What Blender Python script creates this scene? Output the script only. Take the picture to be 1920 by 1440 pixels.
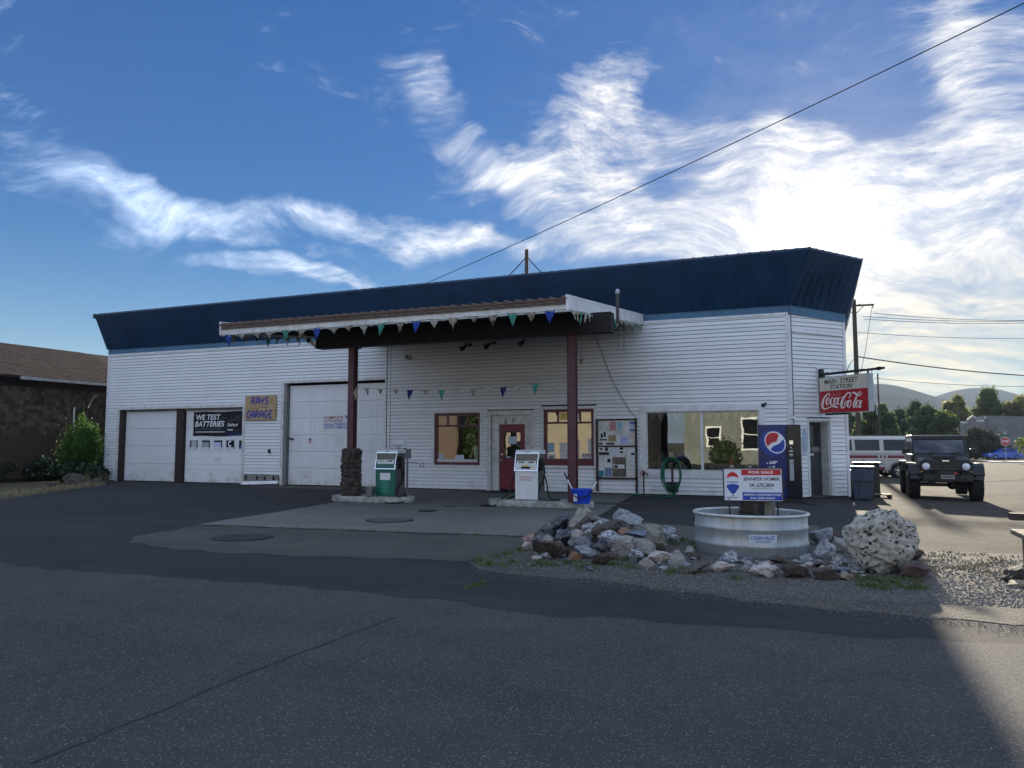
import bpy, bmesh, math, random
import numpy as np
from mathutils import Vector, Matrix
for o in list(bpy.data.objects): bpy.data.objects.remove(o)
SC = bpy.context.scene
COL = SC.collection
rnd = random.Random(7)
R_ = math.radians

# ------------------------------------------------------------------ camera
F = 1400.0; YAW = R_(22.3); PITCH = math.atan(112/F); CZ = 1.5
cam = bpy.data.cameras.new('camera'); camo = bpy.data.objects.new('camera', cam); COL.objects.link(camo)
cam.sensor_width = 36; cam.lens = F/1920*36; cam.clip_start = 0.05; cam.clip_end = 12000
camo.location = (0, 0, CZ); camo.rotation_euler = (math.pi/2+PITCH, 0, YAW)
SC.camera = camo
_cy, _sy, _cp, _sp = math.cos(YAW), math.sin(YAW), math.cos(PITCH), math.sin(PITCH)
_R = Vector((_cy, _sy, 0)); _F = Vector((-_sy*_cp, _cy*_cp, _sp)); _U = Vector((_sy*_sp, -_cy*_sp, _cp))
def ray(px, py): return _F + _R*((px-960)/F) + _U*((720-py)/F)
def onY(px, py, Y):
    d = ray(px, py); t = Y/d.y; return Vector((d.x*t, Y, CZ+d.z*t))
def onX(px, py, X):
    d = ray(px, py); t = X/d.x; return Vector((X, d.y*t, CZ+d.z*t))
def onZ(px, py, Z=0.0):
    d = ray(px, py); t = (Z-CZ)/d.z; return Vector((d.x*t, d.y*t, Z))
def atD(px, py, D):            # point at depth D along the view axis
    d = ray(px, py); return Vector((0, 0, CZ))+d*D
def onPlane(px, py, p0, n):
    d = ray(px, py); o = Vector((0, 0, CZ)); t = (Vector(p0)-o).dot(Vector(n))/d.dot(Vector(n)); return o+d*t

# ------------------------------------------------------------------ sky, sun, exposure
SUN = ray(1548, 446).normalized()
SUN_EL = math.asin(SUN.z); SUN_AZ = math.atan2(SUN.x, SUN.y)
SC.view_settings.view_transform = 'Standard'; SC.view_settings.look = 'None'
SC.view_settings.gamma = 1.0; SC.view_settings.use_curve_mapping = False
SC.view_settings.exposure = 2.85
world = bpy.data.worlds.new('World'); SC.world = world; world.use_nodes = True

class NG:
    def __init__(s, nt): s.nt = nt; nt.nodes.clear()
    def n(s, t, **k):
        x = s.nt.nodes.new(t)
        for a, b in k.items(): setattr(x, a, b)
        return x
    def put(s, sock, v):
        if isinstance(v, bpy.types.NodeSocket): s.nt.links.new(v, sock)
        elif v is not None: sock.default_value = v
    def m(s, op, a, b=None, c=None, clamp=False):
        x = s.n('ShaderNodeMath', operation=op); x.use_clamp = clamp
        s.put(x.inputs[0], a)
        if b is not None: s.put(x.inputs[1], b)
        if c is not None: s.put(x.inputs[2], c)
        return x.outputs[0]
    def v(s, op, a, b=None, out=0):
        x = s.n('ShaderNodeVectorMath', operation=op); s.put(x.inputs[0], a)
        if b is not None: s.put(x.inputs[1], b)
        return x.outputs[out]
    def comb(s, x, y, z=0.0):
        c = s.n('ShaderNodeCombineXYZ'); s.put(c.inputs[0], x); s.put(c.inputs[1], y); s.put(c.inputs[2], z); return c.outputs[0]
    def sep(s, v):
        c = s.n('ShaderNodeSeparateXYZ'); s.put(c.inputs[0], v); return c.outputs
    def noise(s, vec, scale, detail=4, rough=.5, dist=0.0, out=0):
        x = s.n('ShaderNodeTexNoise'); s.put(x.inputs['Vector'], vec); x.inputs['Scale'].default_value = scale
        x.inputs['Detail'].default_value = detail; x.inputs['Roughness'].default_value = rough; x.inputs['Distortion'].default_value = dist
        return x.outputs[out]
    def voro(s, vec, scale, feature='F1', out='Distance', rnd_=1.0):
        x = s.n('ShaderNodeTexVoronoi', feature=feature); s.put(x.inputs['Vector'], vec); x.inputs['Scale'].default_value = scale
        x.inputs['Randomness'].default_value = rnd_
        return x.outputs[out]
    def mp(s, v, a, b, c=0.0, d=1.0, smooth=True):
        x = s.n('ShaderNodeMapRange'); x.interpolation_type = 'SMOOTHSTEP' if smooth else 'LINEAR'
        s.put(x.inputs[0], v); s.put(x.inputs[1], a); s.put(x.inputs[2], b); s.put(x.inputs[3], c); s.put(x.inputs[4], d)
        return x.outputs[0]
    def mix(s, f, a, b, mode='MIX'):
        x = s.n('ShaderNodeMix', data_type='RGBA', blend_type=mode); s.put(x.inputs[0], f)
        for i, c in ((6, a), (7, b)):
            if isinstance(c, (tuple, list)) and len(c) == 3: c = (*c, 1)
            s.put(x.inputs[i], c)
        return x.outputs[2]
    def mapping(s, vec, loc=(0, 0, 0), rot=(0, 0, 0), sc=(1, 1, 1), kind='POINT'):
        x = s.n('ShaderNodeMapping', vector_type=kind); s.put(x.inputs[0], vec)
        x.inputs[1].default_value = loc; x.inputs[2].default_value = rot; x.inputs[3].default_value = sc; return x.outputs[0]

def build_world():
    g = NG(world.node_tree)
    out = g.n('ShaderNodeOutputWorld'); bg = g.n('ShaderNodeBackground'); bg.inputs[1].default_value = 0.15
    g.nt.links.new(bg.outputs[0], out.inputs[0])
    sky = g.n('ShaderNodeTexSky', sky_type='NISHITA'); sky.sun_disc = False
    sky.sun_elevation = SUN_EL; sky.sun_rotation = SUN_AZ; sky.altitude = 900; sky.air_density = 1.0
    sky.dust_density = 0.1; sky.ozone_density = 1.6
    hs = g.n('ShaderNodeHueSaturation'); hs.inputs['Saturation'].default_value = 1.68; hs.inputs['Value'].default_value = 0.15
    sc_ = g.m('DIVIDE', 1.0, g.m('ADD', 1.0, g.m('MULTIPLY', g.v('DOT_PRODUCT', sky.outputs[0], (.25, .45, .3), out=1), .30)))
    cs = g.v('SCALE', sky.outputs[0]); g.nt.links.new(sc_, cs.node.inputs['Scale'])
    g.nt.links.new(cs, hs.inputs['Color'])
    d = g.n('ShaderNodeTexCoord').outputs['Generated']
    x, y, z = g.sep(d)
    skyc = g.mix(1.0, hs.outputs[0], g.mix(g.mp(z, .05, .36), (1.02, 1.16, 1.34), (1.0, .84, 1.14)), 'MULTIPLY')
    az = g.m('MULTIPLY', g.m('ARCTAN2', x, y), 57.2958); el = g.m('MULTIPLY', g.m('ARCSINE', z), 57.2958)
    ae = g.comb(az, el)
    # warp shared by the cloud shapes, then elliptical cirrus patches at fixed bearings and heights in the sky
    w = g.v('SUBTRACT', g.noise(ae, 0.11, 3, .55, 0.0, 1), (.5, .5, .5))
    aw = g.v('ADD', ae, g.v('MULTIPLY', w, (9, 6, 0)))
    def blob(px, py, rx, ry, rot, wt):
        q = ray(px, py).normalized(); a0 = math.degrees(math.atan2(q.x, q.y)); e0 = math.degrees(math.asin(q.z))
        k = 0.037
        v = g.mapping(aw, (a0, e0, 0), (0, 0, -R_(rot)), (rx*k, ry*k, 1), 'TEXTURE')
        return g.mp(g.v('DOT_PRODUCT', v, v, out=1), 2.6, 0.0, 0.0, wt)
    blobs = [(130, 280, 320, 30, 24, .34), (80, 345, 280, 30, 8, .42), (330, 385, 240, 28, 12, .56), (520, 408, 240, 24, 8, .64), (770, 432, 260, 30, 6, .8), (950, 472, 150, 26, 8, .7),
             (480, 497, 130, 16, 4, .85), (660, 522, 130, 14, 6, .72), (770, 140, 60, 90, 50, .40), (850, 250, 110, 50, 45, .62), (960, 300, 80, 40, 10, .72),
             (1110, 180, 120, 70, -25, .95), (1150, 280, 85, 100, 0, .92), (1120, 395, 150, 70, 25, 1.0), (1290, 440, 190, 60, 5, 1.0), (1380, 270, 200, 42, 12, .74),
             (1420, 340, 180, 60, -8, .82), (1640, 360, 260, 80, 0, 1.25), (1850, 320, 150, 70, -8, 1.0), (1760, 500, 280, 120, 0, 1.2), (1850, 100, 95, 95, 40, .84),
             (1760, 50, 60, 90, -30, .62), (1560, 430, 200, 120, 0, 1.2), (1900, 645, 220, 30, -3, 1.0), (1700, 640, 150, 22, -6, .9), (1640, 705, 170, 16, -3, .8), (1880, 708, 180, 17, -3, .9), (1640, 580, 90, 60, 0, .9), (2120, 380, 220, 140, 0, .85)]
    mask = None
    for b in blobs:
        q = blob(*b); mask = q if mask is None else g.m('ADD', mask, q)
    mask = g.m('MINIMUM', mask, 1.22)
    # out of view: denser cirrus, added as fill light for the shaded siding
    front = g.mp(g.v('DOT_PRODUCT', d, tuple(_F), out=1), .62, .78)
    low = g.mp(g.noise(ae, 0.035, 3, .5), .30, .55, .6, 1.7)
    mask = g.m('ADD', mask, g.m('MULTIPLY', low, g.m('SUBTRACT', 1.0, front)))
    # feathery texture: strongly folded fractal noise, drawn out a little along the high wind
    wq = g.v('MULTIPLY', g.v('SUBTRACT', g.noise(ae, .055, 2, .42, 0, 1), (.5, .5, .5)), (17, 15, 0))
    af = g.v('ADD', ae, wq)
    n1 = g.noise(g.mapping(af, rot=(0, 0, R_(24)), sc=(.11, .26, 1)), 1.0, 10, .72, .0)
    n2 = g.noise(g.mapping(af, rot=(0, 0, R_(-40)), sc=(.20, .75, 1)), 1.0, 9, .74, .0)
    nn = g.m('ADD', g.m('MULTIPLY', n1, .62), g.m('MULTIPLY', n2, .38))
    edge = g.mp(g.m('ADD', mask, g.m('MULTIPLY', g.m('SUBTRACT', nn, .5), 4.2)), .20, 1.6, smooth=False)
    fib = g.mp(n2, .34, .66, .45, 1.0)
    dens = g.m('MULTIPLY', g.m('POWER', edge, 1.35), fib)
    cosang = g.v('DOT_PRODUCT', d, tuple(SUN), out=1)
    ang = g.m('MULTIPLY', g.m('ARCCOSINE', g.m('MINIMUM', cosang, .99999)), 57.2958)
    near = g.m('POWER', 2.718, g.m('MULTIPLY', ang, -1/9.0))
    core = g.m('POWER', 2.718, g.m('MULTIPLY', ang, -1/1.9))
    bright = g.m('ADD', g.m('ADD', 1.22, g.m('MULTIPLY', near, .12)), g.m('MULTIPLY', core, 2.2))
    warm = g.mp(el, 3.0, 16.0)
    ccol = g.mix(warm, (1.0, .80, .46), (1.0, .96, .88))
    ccol = g.mix(g.mp(ang, 14, 55), ccol, (.70, .87, 1.18))
    cloud = g.v('SCALE', ccol); cloud.node.inputs['Scale'].default_value = 1.0; g.nt.links.new(bright, cloud.node.inputs['Scale'])
    # sunlight scattered by the thin veil round the sun, and pale air low over the hills
    glow = g.m('ADD', g.m('MULTIPLY', near, .32), g.m('MULTIPLY', core, .9))
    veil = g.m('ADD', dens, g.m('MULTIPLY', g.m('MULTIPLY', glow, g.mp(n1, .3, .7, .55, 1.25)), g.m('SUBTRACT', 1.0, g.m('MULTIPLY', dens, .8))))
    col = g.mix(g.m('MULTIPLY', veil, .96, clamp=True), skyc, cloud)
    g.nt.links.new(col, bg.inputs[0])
build_world()
world.cycles.sampling_method = 'MANUAL'; world.cycles.sample_map_resolution = 256
sun = bpy.data.lights.new('sun', 'SUN'); suno = bpy.data.objects.new('sun', sun); COL.objects.link(suno)
sun.energy = 2.0; sun.angle = R_(0.6); sun.color = (1.0, .88, .70)
suno.rotation_euler = Vector(SUN).to_track_quat('Z', 'Y').to_euler(); suno.location = SUN*60

# ------------------------------------------------------------------ materials
MATS = {}
def mat(name, col, rough=.6, metal=0.0, var=0.0, vscale=4.0, bump=0.0, bscale=60.0, spec=.5, col2=None, emit=None, coat=0.0, stretch=(1, 1, 1), objvar=0.0, trans=0.0):
    if name in MATS: return MATS[name]
    m = bpy.data.materials.new(name); m.use_nodes = True; g = NG(m.node_tree)
    out = g.n('ShaderNodeOutputMaterial'); b = g.n('ShaderNodeBsdfPrincipled'); g.nt.links.new(b.outputs[0], out.inputs[0])
    b.inputs['Roughness'].default_value = rough; b.inputs['Metallic'].default_value = metal
    b.inputs['Specular IOR Level'].default_value = spec; b.inputs['Coat Weight'].default_value = coat
    c = (*col, 1)
    tc = g.n('ShaderNodeTexCoord').outputs['Object']
    if stretch != (1, 1, 1): tc = g.mapping(tc, sc=stretch)
    if var > 0 or col2:
        c2 = (*(col2 or tuple(v*(1-var) for v in col)), 1)
        f = g.mp(g.noise(tc, vscale, 6, .62, .3), .32, .70)
        c = g.mix(f, c, c2)
        g.put(b.inputs['Roughness'], g.mp(g.noise(tc, vscale*2.3, 4), .3, .7, max(rough-.08, .02), min(rough+.08, 1)))
    if objvar > 0:
        oi = g.n('ShaderNodeObjectInfo').outputs['Random']
        h = g.n('ShaderNodeHueSaturation'); g.put(h.inputs['Color'], c)
        g.put(h.inputs['Value'], g.mp(oi, 0, 1, 1-objvar, 1+objvar, False)); c = h.outputs[0]
    g.put(b.inputs['Base Color'], c)
    if trans: b.inputs['Transmission Weight'].default_value = trans
    if emit: b.inputs['Emission Color'].default_value = (*emit[0], 1); b.inputs['Emission Strength'].default_value = emit[1]
    if bump > 0:
        bp = g.n('ShaderNodeBump'); bp.inputs['Strength'].default_value = min(bump, 1); bp.inputs['Distance'].default_value = .02
        g.put(bp.inputs['Height'], g.noise(tc, bscale, 6, .6)); g.nt.links.new(bp.outputs[0], b.inputs['Normal'])
    MATS[name] = m; return m
def nodemat(name):
    m = bpy.data.materials.new(name); m.use_nodes = True; g = NG(m.node_tree); MATS[name] = m
    out = g.n('ShaderNodeOutputMaterial'); b = g.n('ShaderNodeBsdfPrincipled'); g.nt.links.new(b.outputs[0], out.inputs[0])
    return m, g, b, out

# ------------------------------------------------------------------ mesh helpers
WM = {}
class MB:
    def __init__(s): s.v = []; s.f = []
    def add(s, vs, fs):
        o = len(s.v); s.v += [tuple(v) for v in vs]; s.f += [tuple(i+o for i in f) for f in fs]; return s
    def box(s, a, b):
        x0, y0, z0 = a; x1, y1, z1 = b
        return s.add([(x0, y0, z0), (x1, y0, z0), (x1, y1, z0), (x0, y1, z0), (x0, y0, z1), (x1, y0, z1), (x1, y1, z1), (x0, y1, z1)],
                     [(0, 3, 2, 1), (4, 5, 6, 7), (0, 1, 5, 4), (1, 2, 6, 5), (2, 3, 7, 6), (3, 0, 4, 7)])
    def hexa(s, p): return s.add(p, [(0, 3, 2, 1), (4, 5, 6, 7), (0, 1, 5, 4), (1, 2, 6, 5), (2, 3, 7, 6), (3, 0, 4, 7)])
    def obox(s, c, size, M):
        hx, hy, hz = (k/2 for k in size); c = Vector(c)
        return s.hexa([c+M@Vector(p) for p in ((-hx, -hy, -hz), (hx, -hy, -hz), (hx, hy, -hz), (-hx, hy, -hz), (-hx, -hy, hz), (hx, -hy, hz), (hx, hy, hz), (-hx, hy, hz))])
    def bar(s, p0, p1, w, h=None, up=(0, 0, 1)):
        p0, p1 = Vector(p0), Vector(p1); h = h or w; d = (p1-p0).normalized(); u = Vector(up)
        if abs(d.dot(u)) > .98: u = Vector((0, 1, 0))
        r = d.cross(u).normalized(); u = r.cross(d)
        q = [p+r*a*w/2+u*b*h/2 for p in (p0, p1) for a, b in ((-1, -1), (1, -1), (1, 1), (-1, 1))]
        return s.add(q, [(0, 1, 2, 3), (7, 6, 5, 4), (0, 4, 5, 1), (1, 5, 6, 2), (2, 6, 7, 3), (3, 7, 4, 0)])
    def tube(s, pts, r, n=8, cap=True, closed=False):
        pts = [Vector(p) for p in pts]; N = len(pts); rs = r if isinstance(r, (list, tuple)) else [r]*N
        o = len(s.v); prev = None
        for i, p in enumerate(pts):
            a = pts[(i-1) % N] if (closed or i > 0) else p; b = pts[(i+1) % N] if (closed or i < N-1) else p
            d = (b-a)
            d = d.normalized() if d.length > 1e-9 else Vector((0, 0, 1))
            if prev is None:
                u = Vector((0, 0, 1)) if abs(d.z) < .9 else Vector((0, 1, 0)); u = (u-d*u.dot(d)).normalized()
            else:
                u = prev-d*prev.dot(d); u = u.normalized() if u.length > 1e-6 else Vector((1, 0, 0))
            prev = u; w = d.cross(u)
            for k in range(n):
                t = 2*math.pi*k/n; s.v.append(tuple(p+(u*math.cos(t)+w*math.sin(t))*rs[i]))
        for i in range(N if closed else N-1):
            j = (i+1) % N
            for k in range(n): s.f.append((o+i*n+k, o+i*n+(k+1) % n, o+j*n+(k+1) % n, o+j*n+k))
        if cap and not closed:
            s.f.append(tuple(o+k for k in range(n))[::-1]); s.f.append(tuple(o+(N-1)*n+k for k in range(n)))
        return s
    def cyl(s, p0, p1, r, n=12, r1=None): return s.tube([p0, p1], [r, r if r1 is None else r1], n)
    def lathe(s, prof, c=(0, 0, 0), n=24, ax='z', sx=1, sy=1, cap=True):
        o = len(s.v); c = Vector(c)
        for r, h in prof:
            for k in range(n):
                t = 2*math.pi*k/n; a, b = r*math.cos(t)*sx, r*math.sin(t)*sy
                q = {'z': (a, b, h), 'y': (a, h, b), 'x': (h, a, b)}[ax]; s.v.append(tuple(c+Vector(q)))
        for i in range(len(prof)-1):
            for k in range(n): s.f.append((o+i*n+k, o+i*n+(k+1) % n, o+(i+1)*n+(k+1) % n, o+(i+1)*n+k))
        if cap:
            s.f.append(tuple(o+k for k in range(n))[::-1]); s.f.append(tuple(o+(len(prof)-1)*n+k for k in range(n)))
        return s
    def prism(s, poly, d0, d1, fr):       # polygon in a frame's (u,v), between offsets d0 and d1 along its normal
        n = len(poly); o = len(s.v)
        for d in (d0, d1): s.v += [tuple(fr.p(u, v, d)) for u, v in poly]
        s.f.append(tuple(o+i for i in range(n))[::-1]); s.f.append(tuple(o+n+i for i in range(n)))
        for i in range(n): s.f.append((o+i, o+(i+1) % n, o+n+(i+1) % n, o+n+i))
        return s
    def loft(s, rings, cap=True, closed=True):
        o = len(s.v); n = len(rings[0])
        for r in rings: s.v += [tuple(p) for p in r]
        for i in range(len(rings)-1):
            for k in range(n if closed else n-1): s.f.append((o+i*n+k, o+i*n+(k+1) % n, o+(i+1)*n+(k+1) % n, o+(i+1)*n+k))
        if cap: s.f.append(tuple(o+k for k in range(n))[::-1]); s.f.append(tuple(o+(len(rings)-1)*n+k for k in range(n)))
        return s
    def build(s, name, m, parent=None, local=False, smooth=False, bevel=0.0, seg=2, recalc=True, world=False):
        vs = s.v
        if parent is not None and not local:
            Mi = WM[parent.name].inverted(); vs = [tuple(Mi@Vector(v)) for v in vs]
        elif parent is None and world is not False:      # a one-mesh thing with its origin at the point given
            b = Vector(world); vs = [tuple(Vector(v)-b) for v in vs]
        me = bpy.data.meshes.new(name); me.from_pydata(vs, [], s.f)
        if bevel > 0 or recalc:
            bm = bmesh.new(); bm.from_mesh(me)
            if recalc: bmesh.ops.recalc_face_normals(bm, faces=bm.faces)
            if bevel > 0:
                es = [e for e in bm.edges if len(e.link_faces) == 2 and e.calc_face_angle(0) > .5]
                bmesh.ops.bevel(bm, geom=es, offset=bevel, segments=seg, affect='EDGES', profile=.5, clamp_overlap=True)
            bm.to_mesh(me); bm.free()
        if smooth is True: me.shade_smooth()
        elif smooth:
            me.shade_smooth()
            bm = bmesh.new(); bm.from_mesh(me)
            for e in bm.edges:
                if len(e.link_faces) == 2 and e.calc_face_angle(0) > R_(smooth): e.smooth = False
            bm.to_mesh(me); bm.free()
        if m: me.materials.append(m)
        o = bpy.data.objects.new(name, me); COL.objects.link(o)
        if parent is not None: o.parent = parent; WM[o.name] = WM[parent.name].copy()
        else:
            if world is not False: o.location = world
            WM[o.name] = Matrix.Translation(Vector(world) if world is not False else Vector((0, 0, 0)))
        return o
class Fr:
    def __init__(s, o, r, u):
        s.o = Vector(o); s.r = Vector(r).normalized(); s.u = Vector(u).normalized(); s.n = s.r.cross(s.u)
    def p(s, a, b, d=0.0): return s.o+s.r*a+s.u*b+s.n*d
def thing(name, label, cat, loc=(0, 0, 0), rz=0.0, group=None):
    o = bpy.data.objects.new(name, None); COL.objects.link(o); o.empty_display_size = .2
    o.location = loc; o.rotation_euler = (0, 0, rz)
    WM[o.name] = Matrix.Translation(Vector(loc))@Matrix.Rotation(rz, 4, 'Z')
    return tag(o, label, cat, group)
def tag(o, label, cat, group=None):
    o['label'] = label; o['category'] = cat
    if group: o['group'] = group
    return o
def struct(o): o['kind'] = 'structure'; return o
def stuff(o, label=None, cat=None):
    o['kind'] = 'stuff'
    if label: o['label'] = label; o['category'] = cat
    return o
def copy_tree(o, parent=None):
    c = o.copy(); COL.objects.link(c)
    if parent: c.parent = parent
    WM[c.name] = WM[o.name].copy()
    for ch in list(o.children): copy_tree(ch, c)
    return c
def rect(fr, u0, u1, v0, v1, d0, d1, name, m, parent, bevel=0.0):
    return MB().prism([(u0, v0), (u1, v0), (u1, v1), (u0, v1)], d0, d1, fr).build(name, m, parent, bevel=bevel)
def smooth_path(pts, k=6, closed=False):
    P = [Vector(p) for p in pts]; N = len(P); out = []
    for i in range(N if closed else N-1):
        if closed: a, b, c, d = P[(i-1) % N], P[i], P[(i+1) % N], P[(i+2) % N]
        else: a, b, c, d = P[max(i-1, 0)], P[i], P[i+1], P[min(i+2, N-1)]
        for j in range(k):
            t = j/k; out.append(.5*((2*b)+(c-a)*t+(2*a-5*b+4*c-d)*t*t+(3*b-a-3*c+d)*t**3))
    if not closed: out.append(P[-1])
    return out
_txt = {}
def text(body, fr, u0, u1, v0, v1, m, parent, off=.003, bold=0.0, shear=0.0, name='lettering', keep=False, thick=0.0015, local=True):
    key = (body, bold, shear)
    if key not in _txt:
        cu = bpy.data.curves.new('t', 'FONT'); cu.body = body; cu.resolution_u = 3; cu.offset = bold; cu.shear = shear; cu.fill_mode = 'FRONT'
        ob = bpy.data.objects.new('t', cu); me = bpy.data.meshes.new_from_object(ob)
        _txt[key] = ([tuple(v.co) for v in me.vertices], [tuple(p.vertices) for p in me.polygons])
        bpy.data.objects.remove(ob); bpy.data.meshes.remove(me)
    vs, fs = _txt[key]
    if not vs: return None
    xs = [v[0] for v in vs]; ys = [v[1] for v in vs]
    sx = (u1-u0)/(max(xs)-min(xs)); sy = (v1-v0)/(max(ys)-min(ys))
    if keep:
        k = min(sx, sy); u0 += ((u1-u0)-k*(max(xs)-min(xs)))/2; sx = sy = k
    b = MB(); b.add([fr.p(u0+(x-min(xs))*sx, v0+(y-min(ys))*sy, off) for x, y, _ in vs], fs)
    return b.build(name, m, parent, recalc=False)
def stroke(b, fr, pts, w, off=.003, k=6):     # brush stroke of varying width in a frame
    P = smooth_path([(p[0], p[1], 0) for p in pts], k); n = len(P)
    ws = w if isinstance(w, (list, tuple)) else [w]*len(pts)
    L, Rr = [], []
    for i, p in enumerate(P):
        d = (P[min(i+1, n-1)]-P[max(i-1, 0)]); d = d.normalized() if d.length > 0 else Vector((1, 0, 0)); q = Vector((-d.y, d.x, 0))
        t = min(i/k, len(ws)-1.001); j = int(t); ww = ws[j]+(ws[min(j+1, len(ws)-1)]-ws[j])*(t-j)
        L.append(p+q*ww/2); Rr.append(p-q*ww/2)
    o = len(b.v)
    for a, c in zip(L, Rr): b.v.append(tuple(fr.p(a.x, a.y, off))); b.v.append(tuple(fr.p(c.x, c.y, off)))
    for i in range(n-1): b.f.append((o+2*i, o+2*i+1, o+2*i+3, o+2*i+2))
    return b
def ell(cx, cy, rx, ry, n=28, a0=0, a1=360, rot=0):
    r = R_(rot); out = []
    for i in range(n):
        t = R_(a0+(a1-a0)*i/(n if a1-a0 == 360 else n-1)); a, b = rx*math.cos(t), ry*math.sin(t)
        out.append((cx+a*math.cos(r)-b*math.sin(r), cy+a*math.sin(r)+b*math.cos(r)))
    return out
def sstep(a, b, x):
    t = min(max((x-a)/(b-a), 0), 1); return t*t*(3-2*t)
def gz(x, y):          # lie of the land: level forecourt, lot falling gently away behind and to the right
    s = -0.0047*max(0.0, min(y, 150)-20)*sstep(-1.0, 1.5, x)
    s -= 0.10*sstep(.4, 4, x)*sstep(9, 22, y)
    return s
# ------------------------------------------------------------------ surface materials
def asphalt(name, base, speck, scale, amount, bumpd, warm=(.10, .09, .075), stain=.35, spec=.2):
    m, g, b, out = nodemat(name)
    tc = g.n('ShaderNodeTexCoord').outputs['Object']
    big = g.mp(g.noise(tc, .28, 6, .66, .8), .34, .64); med = g.mp(g.noise(tc, 2.2, 5, .65, .5), .3, .7)
    c = g.mix(g.m('MULTIPLY', big, .8), base, tuple(v*.62 for v in base))
    c = g.mix(g.m('MULTIPLY', med, stain), c, warm)
    trk = g.mp(g.noise(g.mapping(tc, rot=(0, 0, R_(-4)), sc=(.07, .9, 1)), 1.0, 5, .6), .42, .66); c = g.mix(g.m('MULTIPLY', trk, .45), c, tuple(v*.55 for v in base))
    vc = g.voro(tc, scale, out='Color'); vd = g.voro(tc, scale)
    sel = g.mp(g.sep(vc)[0], 1-amount, 1-amount*.6)
    stone = g.m('MULTIPLY', sel, g.mp(vd, .50, .20))
    tone = g.mix(g.sep(vc)[1], tuple(v*.55 for v in speck), speck)
    c = g.mix(stone, c, tone)
    fine = g.noise(tc, scale*2.5, 3, .7)
    c = g.mix(g.mp(fine, .35, .75, 0, .55), c, tuple(v*.45 for v in base))
    g.put(b.inputs['Base Color'], c); b.inputs['Roughness'].default_value = .95; b.inputs['Specular IOR Level'].default_value = spec
    h = g.m('ADD', g.m('MULTIPLY', g.mp(vd, .6, 0.0), 1.0), g.m('MULTIPLY', fine, .6))
    bp = g.n('ShaderNodeBump'); bp.inputs['Strength'].default_value = 1.0; bp.inputs['Distance'].default_value = bumpd
    g.put(bp.inputs['Height'], h); g.nt.links.new(bp.outputs[0], b.inputs['Normal'])
    return m
M_road = asphalt('chip_seal', (.060, .062, .067), (.36, .35, .32), 78, .32, .006, spec=.35)
M_lot = asphalt('lot_asphalt', (.045, .046, .050), (.14, .135, .12), 95, .2, .005, warm=(.075, .070, .062))
M_dirtlot = asphalt('old_asphalt', (.070, .066, .059), (.235, .215, .175), 55, .45, .010, warm=(.13, .115, .09), stain=.7, spec=.06)
M_conc = asphalt('old_concrete', (.205, .20, .185), (.26, .25, .23), 60, .25, .004, warm=(.16, .145, .12), stain=.75)
M_conc2 = asphalt('worn_concrete', (.095, .093, .086), (.19, .18, .165), 55, .35, .006, warm=(.12, .105, .085), stain=.8)
M_gravel = asphalt('gravel', (.11, .105, .10), (.42, .40, .37), 38, .75, .022, warm=(.15, .125, .09), stain=.6)
M_earth = asphalt('dry_earth', (.17, .135, .085), (.30, .27, .2), 20, .3, .02, warm=(.09, .10, .045), stain=.8)

def siding_mat(nm='white_siding', lo=.605, zd=.55, dk=.6, gain=1.0):
    m, g, b, out = nodemat(nm)
    tc = g.n('ShaderNodeTexCoord').outputs['Object']
    f = g.mp(g.noise(tc, .7, 5, .6), .35, .75)
    c = g.mix(g.m('MULTIPLY', f, .35), (.80, .80, .795), (.66, .65, .62))
    st = g.noise(g.mapping(tc, sc=(.9, 1, 7)), 3.0, 8, .72)
    c = g.mix(g.mp(st, lo, lo+.07, 0, .8), c, (.14, .13, .12))
    fine = g.noise(g.mapping(tc, sc=(3, 1, 14)), 2.0, 6, .7)
    c = g.mix(g.mp(fine, .56, .8, 0, .5), c, (.52, .51, .48))
    z = g.sep(tc)[2]
    dirt = g.m('MULTIPLY', g.mp(z, zd, .0), g.mp(g.noise(tc, 2.4, 6, .7), .42, .75))
    c = g.mix(g.m('MULTIPLY', dirt, dk), c, (.36, .31, .24))
    oi = g.n('ShaderNodeObjectInfo').outputs['Random']
    h = g.n('ShaderNodeHueSaturation'); g.put(h.inputs['Color'], c); g.put(h.inputs['Value'], g.mp(oi, 0, 1, .93, 1.04, False))
    g.put(b.inputs['Base Color'], h.outputs[0]); b.inputs['Roughness'].default_value = .5
    bp = g.n('ShaderNodeBump'); bp.inputs['Strength'].default_value = .35; bp.inputs['Distance'].default_value = .01
    g.put(bp.inputs['Height'], g.noise(tc, 3.0, 3, .5)); g.nt.links.new(bp.outputs[0], b.inputs['Normal'])
    return m
M_side = siding_mat()
M_white = mat('white_trim', (.78, .78, .77), .5, var=.22, vscale=3, bump=.1)
M_white2 = mat('aged_white_paint', (.72, .71, .68), .6, var=.4, vscale=5, col2=(.50, .47, .42), bump=.15)
M_gdoor = siding_mat('garage_door_white', .66, .7, .85)
M_blue = mat('navy_metal', (.010, .044, .105), .42, .0, var=.3, vscale=1.2, bump=.05, bscale=8, spec=.5)
M_band = mat('teal_blue_band', (.06, .16, .27), .55, var=.25, vscale=2)
M_brown = mat('dark_brown_wood', (.045, .028, .022), .7, var=.5, vscale=8, bump=.3, stretch=(4, 4, .6))
M_maroon = mat('maroon_paint', (.115, .016, .026), .38, var=.25, vscale=4, bump=.06)
M_maroon_col = mat('maroon_column', (.10, .026, .036), .45, var=.4, vscale=3, bump=.08)
M_dark = mat('dark_timber', (.018, .014, .013), .8, var=.4, vscale=6, bump=.2)
M_black = mat('black_plastic', (.012, .012, .013), .42, var=.3, vscale=9)
M_blackm = mat('black_metal', (.02, .02, .021), .4, .3, var=.3, vscale=9)
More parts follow.
